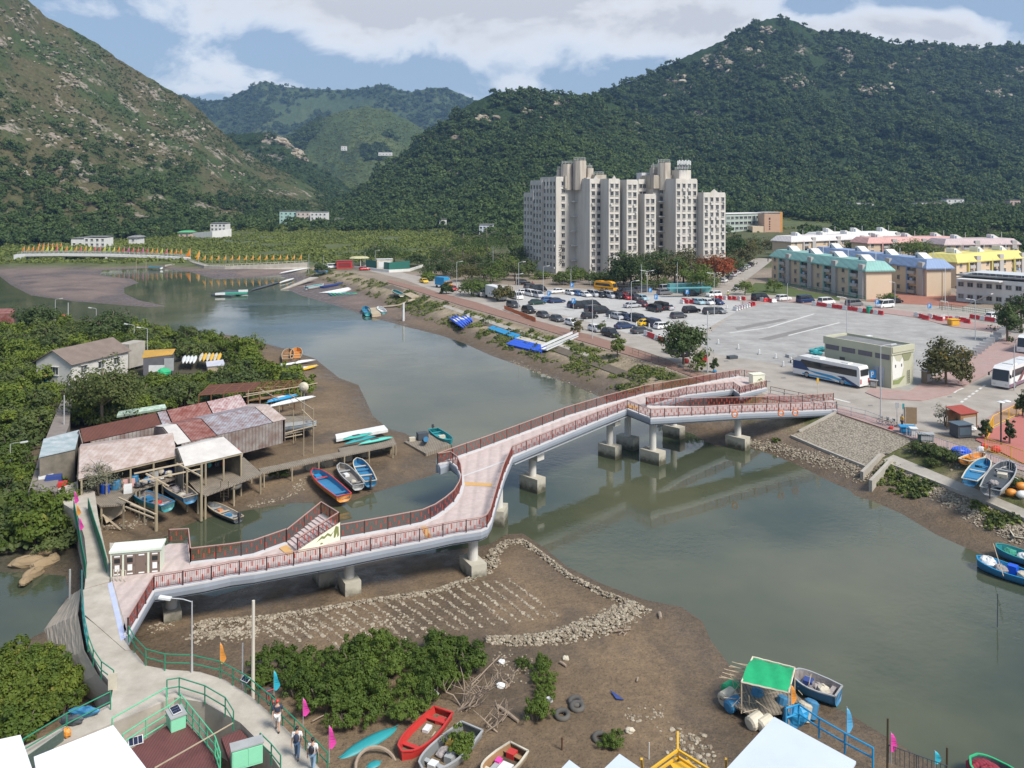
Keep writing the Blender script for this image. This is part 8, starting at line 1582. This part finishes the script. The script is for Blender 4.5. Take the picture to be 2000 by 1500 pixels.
# water filled barriers
def barrier_proto(m_):
    t=thing('traffic_barrier','x','barrier',(0,0,-500));del t['_o'];mb=MB();side_prism(mb,[(-.25,0),(-.25,.2),(-.1,.35),(-.1,.95),(.1,.95),(.1,.35),(.25,.2),(.25,0)],1.5);mb.build('body',m_,t);mb=MB();mb.box((0,0,.99),(.12,.5,.08));mb.build('cap',c_white,t);return t
BR={'red': barrier_proto(paint('barrier_red',(.55,.03,.035),.5)),'white': barrier_proto(paint('barrier_white',(.70,.68,.66),.5))};first_b=set()
def barriers(lst,place):
    for i,(px,py,col,rz) in enumerate(lst):
        o=BR[col] if col not in first_b else dup(BR[col],(0,0,0));first_b.add(col);o.location=P(px,py,.13);o.rotation_euler=(0,0,rz);o['label']='%s plastic barrier %s' % (col,place);o['group']='%s barriers %s' % (col,place)
rnd=random.Random(4);alt=lambda i: 'red' if i % 3 else 'white'
barriers([(1332+i*4.6,592 - (i % 2)*3,alt(i),.5+.5*(i % 2)) for i in range(7)],'at the rear of the car park');barriers([(1436+i*5,606 - i*1.4,'white' if i < 6 else 'red',DB) for i in range(8)]+[(1440,604,'red',DB),(1446,603,'red',DB)],'at the corner between the lots')
barriers([(1398+i*9,584+i*.3,alt(i+1),DB) for i in range(7)],'before the side street');barriers([(1488+i*8,588+i*.9,alt(i),DB+1.5*(i % 2)) for i in range(4)],'before the black van');barriers([(1590+i*10,596+i*1.4,alt(i),DB) for i in range(14)],'along the north edge of the site')
barriers([(1790+i*9,618+(i % 3)*2+i*.8,alt(i),rnd.uniform(0,1.5)) for i in range(12)],'stacked at the corner of the site');barriers([(1900+i*10,622+i*1.6,alt(i+1),DB) for i in range(9)],'along the road to the clinic');barriers([(1262+i*7,655+i*2.8,alt(i),DA+1.57) for i in range(9)],'beside the broad dark tree');barriers([(1376,702,'red',.4),(1372,706,'red',1.2)],'under the drooping shrub tree')
# leaning white boards
bp_=thing('white_board','x','board',(0,0,-500));del bp_['_o'];mb=MB();mb.box((0,0,.6),(1.5,.06,1.15),T=Matrix.Rotation(.25,4,'X'));mb.build('panel',c_white,bp_)
for sg in (-1,1): mb=MB();mb.bar((sg*.6,.35,0),(sg*.6,-.1,1.1),.06,.06);mb.build('leg',galv,bp_)
bl_=[(1968 - i*6.6,644+i*5.2) for i in range(10)]+[(1900 - i*9,695+i*4.2) for i in range(4)]
for i,(px,py) in enumerate(bl_): o=bp_ if i == 0 else dup(bp_,(0,0,0));o.location=P(px,py,.12);o.rotation_euler=(0,0,R(-35));o['label']='white board barrier along the site edge, %s from the tall street tree' % nth(i);o['group']='white board barriers'
# white bollards
bo_=thing('white_bollard','x','bollard',(0,0,-500));del bo_['_o'];mb=MB();mb.tube([(0,0,0),(0,0,.85),(0,0,.95)],[.16,.13,.05],8);mb.build('post',c_white,bo_);mb=MB();mb.box((0,0,.06),(.7,.7,.12));mb.build('base',c_grey,bo_)
for i,(px,py) in enumerate([(1155,612),(1190,622),(1210,628),(1243,637),(1268,640),(1125,603),(1060,580),(1032,575),(1110,600),(1382,615),(1392,612),(1402,610),(1411,607),(1420,603),(1403,672),(1442,682),(1483,692),(1515,700),(1545,708),(1530,716)]): o=bo_ if i == 0 else dup(bo_,(0,0,0));o.location=P(px,py,.02);o['label']='white bollard on a square base in the car park' if i < 14 else 'white bollard on a square base along the site edge';o['group']='white bollards in the car park' if i < 14 else 'white bollards along the site'
# parking signs
def psign(label,px,py,yt,z=.1):
    p=P(px,py,z);h=(py - yt)*p.y/FPX;t=thing('parking_sign',label,'sign',p);mb=MB();mb.tube([p,p+Vector((0,0,h))],.05,6);mb.build('post',galv,t);mb=MB();mb.box(p+Vector((0,-.07,h - .7)),(.95,.06,1.25));mb.build('panel',paint('sign_blue',(.02,.22,.55),.5),t)
    mb=MB();q=p+Vector((-.2,-.115,h - .7));mb.box(q,(.13,.02,.85));mb.box(q+Vector((.18,0,.35)),(.26,.02,.14));mb.box(q+Vector((.18,0,0)),(.26,.02,.14));mb.box(q+Vector((.30,0,.18)),(.12,.02,.28));mb.build('letter',c_white,t)
for px,py,yt,lab in ((1117,575,552,'by the lamp below the lettered wing'),(1270,578,562,'behind the back row of cars'),(1281,592,575,'beside the pale blue hatchback'),(1342,582,565,'before the teal hoarding'),(1072,586,568,'beside the navy blue saloon'),(1120,606,582,'by the middle rows of cars'),(1713,608,584,'before the white van'),(1815,607,592,'at the red forecourt'),(1704,752,722,'at the wall of the utility building')): psign('blue parking sign with a white letter P '+lab,px,py,yt)
# orange mesh fence
t=thing('mesh_fence','orange plastic mesh fence along the promenade below the parked dark cars','fence',P(1020,618,0));mb=MB();q=[P(985+i*6.8,604+i*2.7+(i % 2)*.6,.1) for i in range(10)];mb.sweep(q,[(-.02,1.),(.02,1.),(.02,.05),(-.02,.05)]);mb.build('mesh',paint('orange_mesh',(.62,.17,.05),.8,.3),t)
for p in q[::2]: mb=MB();mb.tube([p,p+Vector((0,0,1.15))],.035,5);mb.build('post',c_grey,t)
# railings of the promenade, fences
rail('grey railing along the promenade at the end of the footbridge',[(1502,775),(1560,788),(1690,818),(1745,838)],.12,galv,1.1,(1.,.5,.15),2.);rail('grey railing along the promenade past the stalls',[(1770,852),(1850,880),(1900,896),(2010,935)],.12,galv,1.1,(1.,.15),2.,bars=.3);rail('thin brown railing along the river edge of the promenade',[(1235,690),(1300,712),(1375,742)],.12,bark,1.0,(1.,.5),2.);rail('rusty railing before the upper end of the footbridge',[(1505,768),(1560,780),(1610,792)],.05,rust,1.0,(1.,.5),2.)
rail('yellow playground fence along the promenade',[(1924,880),(1975,898),(2020,915)],.12,c_yel,1.5,(1.,.1),2.4,.04,'fence',.3);rail('yellow playground fence along the street',[(1928,858),(1940,835),(1985,812),(2030,790)],.12,c_yel,1.5,(1.,.1),2.4,.04,'fence',.3);rail('car park boundary fence below the tower',[(1075,556),(1180,560),(1330,570)],.02,galv,1.6,(1.,.5),4.,.04,'fence');rail('green boundary fence before the clinic building',[(1835,602),(1905,612),(2010,628)],.05,paint('dark_green_fence',(.02,.16,.10),.6),1.4,(1.,.6,.2),3.,.05,'fence',.5);rail('green mesh fence along the teal roofed block',[(1500,556),(1570,566),(1690,588)],.05,paint('dark_green_fence',(.02,.16,.10),.6),1.3,(1.,.5),3.,.05,'fence',.6)
# stalls at the corner
def stall(label,px,py,s,rz,m_,top,nm='stall',z=.12,cat='stall'):
    p=P(px,py,z);t=thing(nm,label,cat,p);M=Matrix.Translation(p) @ Matrix.Rotation(rz,4,'Z');mb=MB(M);mb.box((0,0,s[2]/2),s);mb.build('body',m_,t);mb=MB(M);mb.box((0,0,s[2]+.06),(s[0]+.3,s[1]+.3,.1));mb.build('lid',top,t);mb=MB(M);mb.box((0,-s[1]/2 - .02,s[2]*.5),(s[0]*.8,.04,s[2]*.6));mb.build('front_panel',top,t)
stall('dark blue grey skip beside the red roofed stall',1876,851,(1.9,1.5,1.5),.2,c_dark,paint('slate_blue',(.08,.12,.15),.5));stall('low dark green cart cabinet on the promenade',1808,861,(1.6,.7,.85),-.2,paint('dark_green_box',(.03,.09,.07),.6),c_grey,'cart_cabinet',cat='cabinet');stall('blue covered table at the roadside stall',1772,845,(1.6,.8,.75),-.2,c_blue,c_cyan,'covered_table',cat='table');stall('white icebox on the promenade beside the covered table',1784,851,(.6,.6,.9),-.2,c_white,c_white,'icebox',cat='icebox');stall('tall grey utility box by the corner tree',1810,748,(1.2,1.0,1.9),.4,mat('bronze_box',(.22,.18,.14),.6,.1,2.),galv,'utility_box',cat='utility box');stall('brown low cabinet at the wall of the utility building',1706,757,(.9,.4,1.1),-.7,mat('bronze_box'),galv,'utility_box',0.,'utility box')
t=thing('red_roof_stall','timber stall with a rusty red roof at the street corner','stall',P(1878,836,.1));p=P(1878,838,.1);M=Matrix.Translation(p) @ Matrix.Rotation(.35,4,'Z');mb=MB(M);mb.plate([(-1.5,-1.2,2.3),(1.5,-1.2,2.3),(1.4,1.2,2.7),(-1.4,1.2,2.7)],.08);mb.build('roof',mat('stall_red',(.30,.055,.04),.8,.12,1.5,dirt=.3),t)
for x in (-1.35,1.35):
    for y in (-1.05,1.05): mb=MB(M);mb.bar((x,y,0),(x,y,2.35),.1,.1);mb.build('post',c_wood,t)
mb=MB(M);mb.box((0,.9,1.2),(2.6,.1,2.1));mb.box((0,-1.0,2.0),(2.7,.06,.5));mb.build('side_panel',c_wood,t)
t=thing('sign_board','large brown notice board standing at the roadside','notice board',P(1778,834,.12));p=P(1778,836,.12);mb=MB();mb.box(p+Vector((0,0,1.6)),(1.55,.08,2.1),-.15);mb.build('panel',mat('brown_board',(.24,.17,.10),.8,.15,2.),t);mb=MB()
for x in (-.6,.6): mb.tube([p+Vector((x,.05,0)),p+Vector((x,.05,2.6))],.05,6)
mb.build('frame',galv,t)
for px,py,yt,lab,w_,m_ in ((1752,832,786,'thin road sign post with a small grey plate',.45,c_grey),(1764,826,788,'thin road sign post with a narrow teal plate',.25,c_teal),(1597,790,738,'cream sign post with a small plate by the bridge end',.3,c_yel)): p=P(px,py,.12);h=(py - yt)*p.y/FPX;t=thing('road_sign',lab,'sign',p);mb=MB();mb.tube([p,p+Vector((0,0,h))],.045,6);mb.build('post',c_cream if m_ is c_yel else galv,t);mb=MB();mb.box(p+Vector((0,-.06,h - .35)),(w_,.04,.7));mb.build('plate',m_,t)
for i,(px,py,m_,s) in enumerate(((1945,882,c_red,.45),(1922,876,c_red,.4),(1915,880,c_white,.35),(1900,842,c_white,.4),(1740,838,c_red,.25),(1352,716,c_pale,.4),(1330,718,c_dark,.4),(1436,738,c_white,.5),(1396,727,c_blue,.3),(1340,708,c_red,.5))): p=P(px,py,.12);mb=MB();mb.ball(p+Vector((0,0,s*.6)),s,(1.3,.9,.9),8,6,jit=.15,rnd=random.Random(i));tag(mb.build('bundle',m_,at=p),('red sack beside the playground fence','second red sack beside the playground fence','white bag beside the red sacks','white bag behind the dark skip','small red cone heap near the bicycles','buff sack below the broad dark tree','dark sack below the broad dark tree','white sheet crumpled at the upper end of the footbridge','blue sack beside the slim sapling','red bag beside the barriers below the broad dark tree')[i],'bundle')
# things on the site: pipes, cones, orange crate
mb=MB()
for i in range(14): q=P(1662+(i % 7)*5,664+(i // 7)*4,.3);mb.torus(q,.45,.12,12,6,Matrix.Rotation(1.2,4,'X'))
tag(mb.build('hose_coils',mat('olive_hose',(.16,.14,.08),.9,.2,2.),at=P(1675,668,0)),'heap of dark coiled hoses behind the utility building','hose');stall('red and white box at the end of the coiled hoses',1656,668,(.9,.7,1.6),.2,c_white,c_red,'site_box',0.,'box');stall('pale teal box at the other end of the coiled hoses',1697,672,(.9,.7,1.6),.2,paint('pale_teal',(.25,.48,.44)),c_white,'site_box',0.,'box');stall('orange crate at the site corner',1862,636,(2.,1.4,1.4),.2,paint('crate_orange',(.62,.30,.03)),c_yel,'site_box',0.,'box');stall('green waste bin among the barriers on the north edge',1698,612,(1.,1.,1.6),.2,c_green,c_teal,'site_box',0.,'bin')
rr_=random.Random(6)
for i,(px,py) in enumerate(((1590,690),(1604,686),(1598,694))): p=P(px,py,.05);mb=MB();mb.ball(p+Vector((0,0,.4)),.7,(1.6,1.,.6),8,6,jit=.25,rnd=rr_);tag(mb.build('tarpaulin',c_teal,at=p),'teal tarpaulin heap on the site beside the utility building','tarpaulin','teal tarpaulin heaps')
for px,py in ((1430,700),(1562,712),(1545,697)): p=P(px,py,.05);mb=MB();mb.box(p+Vector((0,0,.25)),(1.8,1.,.5),.4);tag(mb.build('road_plate_stack',c_dark if px < 1500 else c_grey,at=p),{1430: 'dark stack of plates at the kerb of the site',1562: 'pale stack of panels beside the front of the blue coach',1545: 'grey stack of panels at the site edge'}[px],'stack')
# ---- flag bridge and sea wall upstream
fbp=[PD(38,497,386),PD(120,496,386),PD(210,497,387),PD(300,500,388),PD(370,504,388)];fbr=thing('flag_bridge','long pale concrete footbridge with a row of coloured flags across the upper river','footbridge',fbp[0]);mb=MB();mb.sweep(fbp,[(-1.8,.2),(1.8,.2),(1.8,-.8),(1.2,-1.2),(-1.8,-1.2)]);mb.build('deck',mat('pale_concrete',(.58,.57,.55),.85,.06,.6,dirt=.2),fbr)
for px in (125,208,292): p=PD(px,505,386);mb=MB();mb.tube([(p.x,p.y,-4),(p.x,p.y,0)],.7,12);mb.box((p.x,p.y,-3.2),(2.4,3,1.0));mb.build('pier',column_m,fbr)
for off in (-1.6,1.6): mb=MB();q=[p+Vector((0,-off,.2)) for p in fbp];mb.tube([p+Vector((0,0,1.1)) for p in q],.06,5);mb.tube([p+Vector((0,0,.55)) for p in q],.04,5);[mb.box(q[i].lerp(q[i+1],k/9)+Vector((0,0,.55)),(.08,.08,1.1)) for i in range(4) for k in range(9)];mb.build('railing',galv,fbr)
p=PD(42,503,386);mb=MB();mb.box((p.x,p.y,-1.2),(5,4,4));mb.build('abutment',c_white,fbr)
sw=[PD(365,507,388),PD(378,513,372),PD(400,519,355),PD(440,520,350),(PD(520,517,350)),PD(600,513,352)]
t=thing('sea_wall','curving pale sea wall with a stone toe below the marsh','sea wall',sw[2]);mb=MB();mb.sweep(sw,[(-2.2,0),(.3,0),(.5,-1.6),(1.6,-2.6),(1.6,-4.),(-2.2,-4.)]);mb.build('wall',concrete,t);mb=MB();mb.sweep(sw,[(-.1,.9),(.1,.9),(.1,.75),(-.1,.75)]);[mb.box(sw[i].lerp(sw[i+1],k/10)+Vector((0,0,.4)),(.15,.15,.9)) for i in range(5) for k in range(10)];mb.build('parapet',c_cream,t)
FC=[paint('flag_'+n,c,.8) for n,c in (('amber',(.80,.36,.03)),('saffron',(.80,.25,.02)),('lemon',(.72,.62,.05)),('rose',(.68,.14,.13)),('lime',(.45,.55,.05)),('magenta',(.62,.12,.30)))]
def pennant(label,p,h,m_,group):
    mb=MB();mb.c=0;mb.tube([p,p+Vector((0,0,h))],.05,5);mb.c=1;a_=p+Vector((0,0,h));mb.add([a_,a_ - Vector((0,0,h*.62)),a_+Vector((-h*.42,.25,-h*.66)),a_+Vector((-h*.12,-.12,-h*.3)),a_+Vector((0,.03,0)),a_+Vector((0,.03,-h*.62)),a_+Vector((-h*.42,.28,-h*.66)),a_+Vector((-h*.12,-.09,-h*.3))],[(0,3,1),(3,2,1),(4,5,7),(7,5,6)]);tag(mb.build('pennant_flag',[galv,m_],at=p),label,'flag',group)
fn2=('amber','orange','yellow','red','lime','pink')
for i in range(34): c=(1,0,1,1,0,2,2,3,4,1,4,0,3,0,2,3,3,2,4,2,1,3,5,3,3,5,3,0,1,2,3,0,1,1)[i];px=48+i*9.3;pennant('%s pennant flag on the flag bridge, %s from its far abutment' % (fn2[c],nth(i)),PD(px,496+max(0,px - 200)*.04,385),4.0,FC[c],'pennant flags on the flag bridge')
for i in range(16): px=388+i*13.4;pennant('amber pennant flag on the sea wall, %s from the flag bridge' % nth(i),PD(px,514 - abs(px - 450)*.012,352+(i < 1)*10),3.6,FC[i % 2*0],'pennant flags on the sea wall')
for i in range(6): pennant('orange pennant flag in the cluster behind the flag bridge, %s in the row' % nth(i),PD(78+i*8.5,487,402),3.4,FC[1],'pennant flags behind the flag bridge')
for i in range(2): pennant('tall orange banner at the corner of the sea wall, %s from the bridge' % nth(i),PD(372+i*18,511,378),6.5 - i,FC[1 - i],'banners at the corner')
# roundabout park
mb=MB();mb.sweep([P(690,524,0),P(760,532,0),P(800,530,0),P(830,520,0)],[(-.15,1.),(.15,1.),(.15,-.2),(-.15,-.2)]);tag(mb.build('park_wall',white_r,at=P(760,532,0)),'low white wall around the roundabout park','wall');mb=MB();mb.sweep([P(715,522,0),P(760,528,0),P(800,524,0)],[(-.08,3.),(.08,3.),(.08,0),(-.08,0)]);tag(mb.build('green_hoarding',paint('hoarding_green',(.02,.14,.11),.7,.2),at=P(760,528,0)),'dark green hoarding along the roundabout park','hoarding');stall('cream pump house at the roundabout park',751,526,(6,3,4),.2,c_cream,c_white,'pump_house',0.,'building');stall('dark red shed with white base at the roundabout park',673,524,(6,4,3),.2,c_red,paint('deep_red',(.2,.03,.03)),'park_shed',0.,'shed');stall('blue boat house shed at the end of the sea wall',628,532,(4,2.5,2.6),.6,c_blue,c_white,'blue_shed',-.5,'shed')
t=thing('park_shelter','park shelter with a flat olive roof on thin columns','shelter',P(702,520,0));p=P(702,520,0);mb=MB();mb.tube([p+Vector((0,0,3.4)),p+Vector((0,0,3.9))],[4.2,3.2],10);mb.build('roof',mat('olive_roof',(.45,.42,.24),.8,.1,1.),t)
for a_ in range(5): mb=MB();q=p+Vector((math.cos(a_*1.26)*3.2,math.sin(a_*1.26)*3.2,0));mb.tube([q,q+Vector((0,0,3.5))],.13,6);mb.build('column',white_r,t)
# ================================================================ air
hz=bpy.data.materials.new('haze');hz.use_nodes=True;g=NT(hz.node_tree)
pv_=g.n('ShaderNodeVolumePrincipled',{'Color': (.36,.60,1.,1),'Density': .00011,'Anisotropy': .2})
g.nt.links.new(pv_.outputs[0],g.n('ShaderNodeOutputMaterial').inputs['Volume'])
mb=MB();mb.box((0,2200,220),(7600,4700,450));stuff(mb.build('haze',hz),'thin bluish air over the valley','haze')
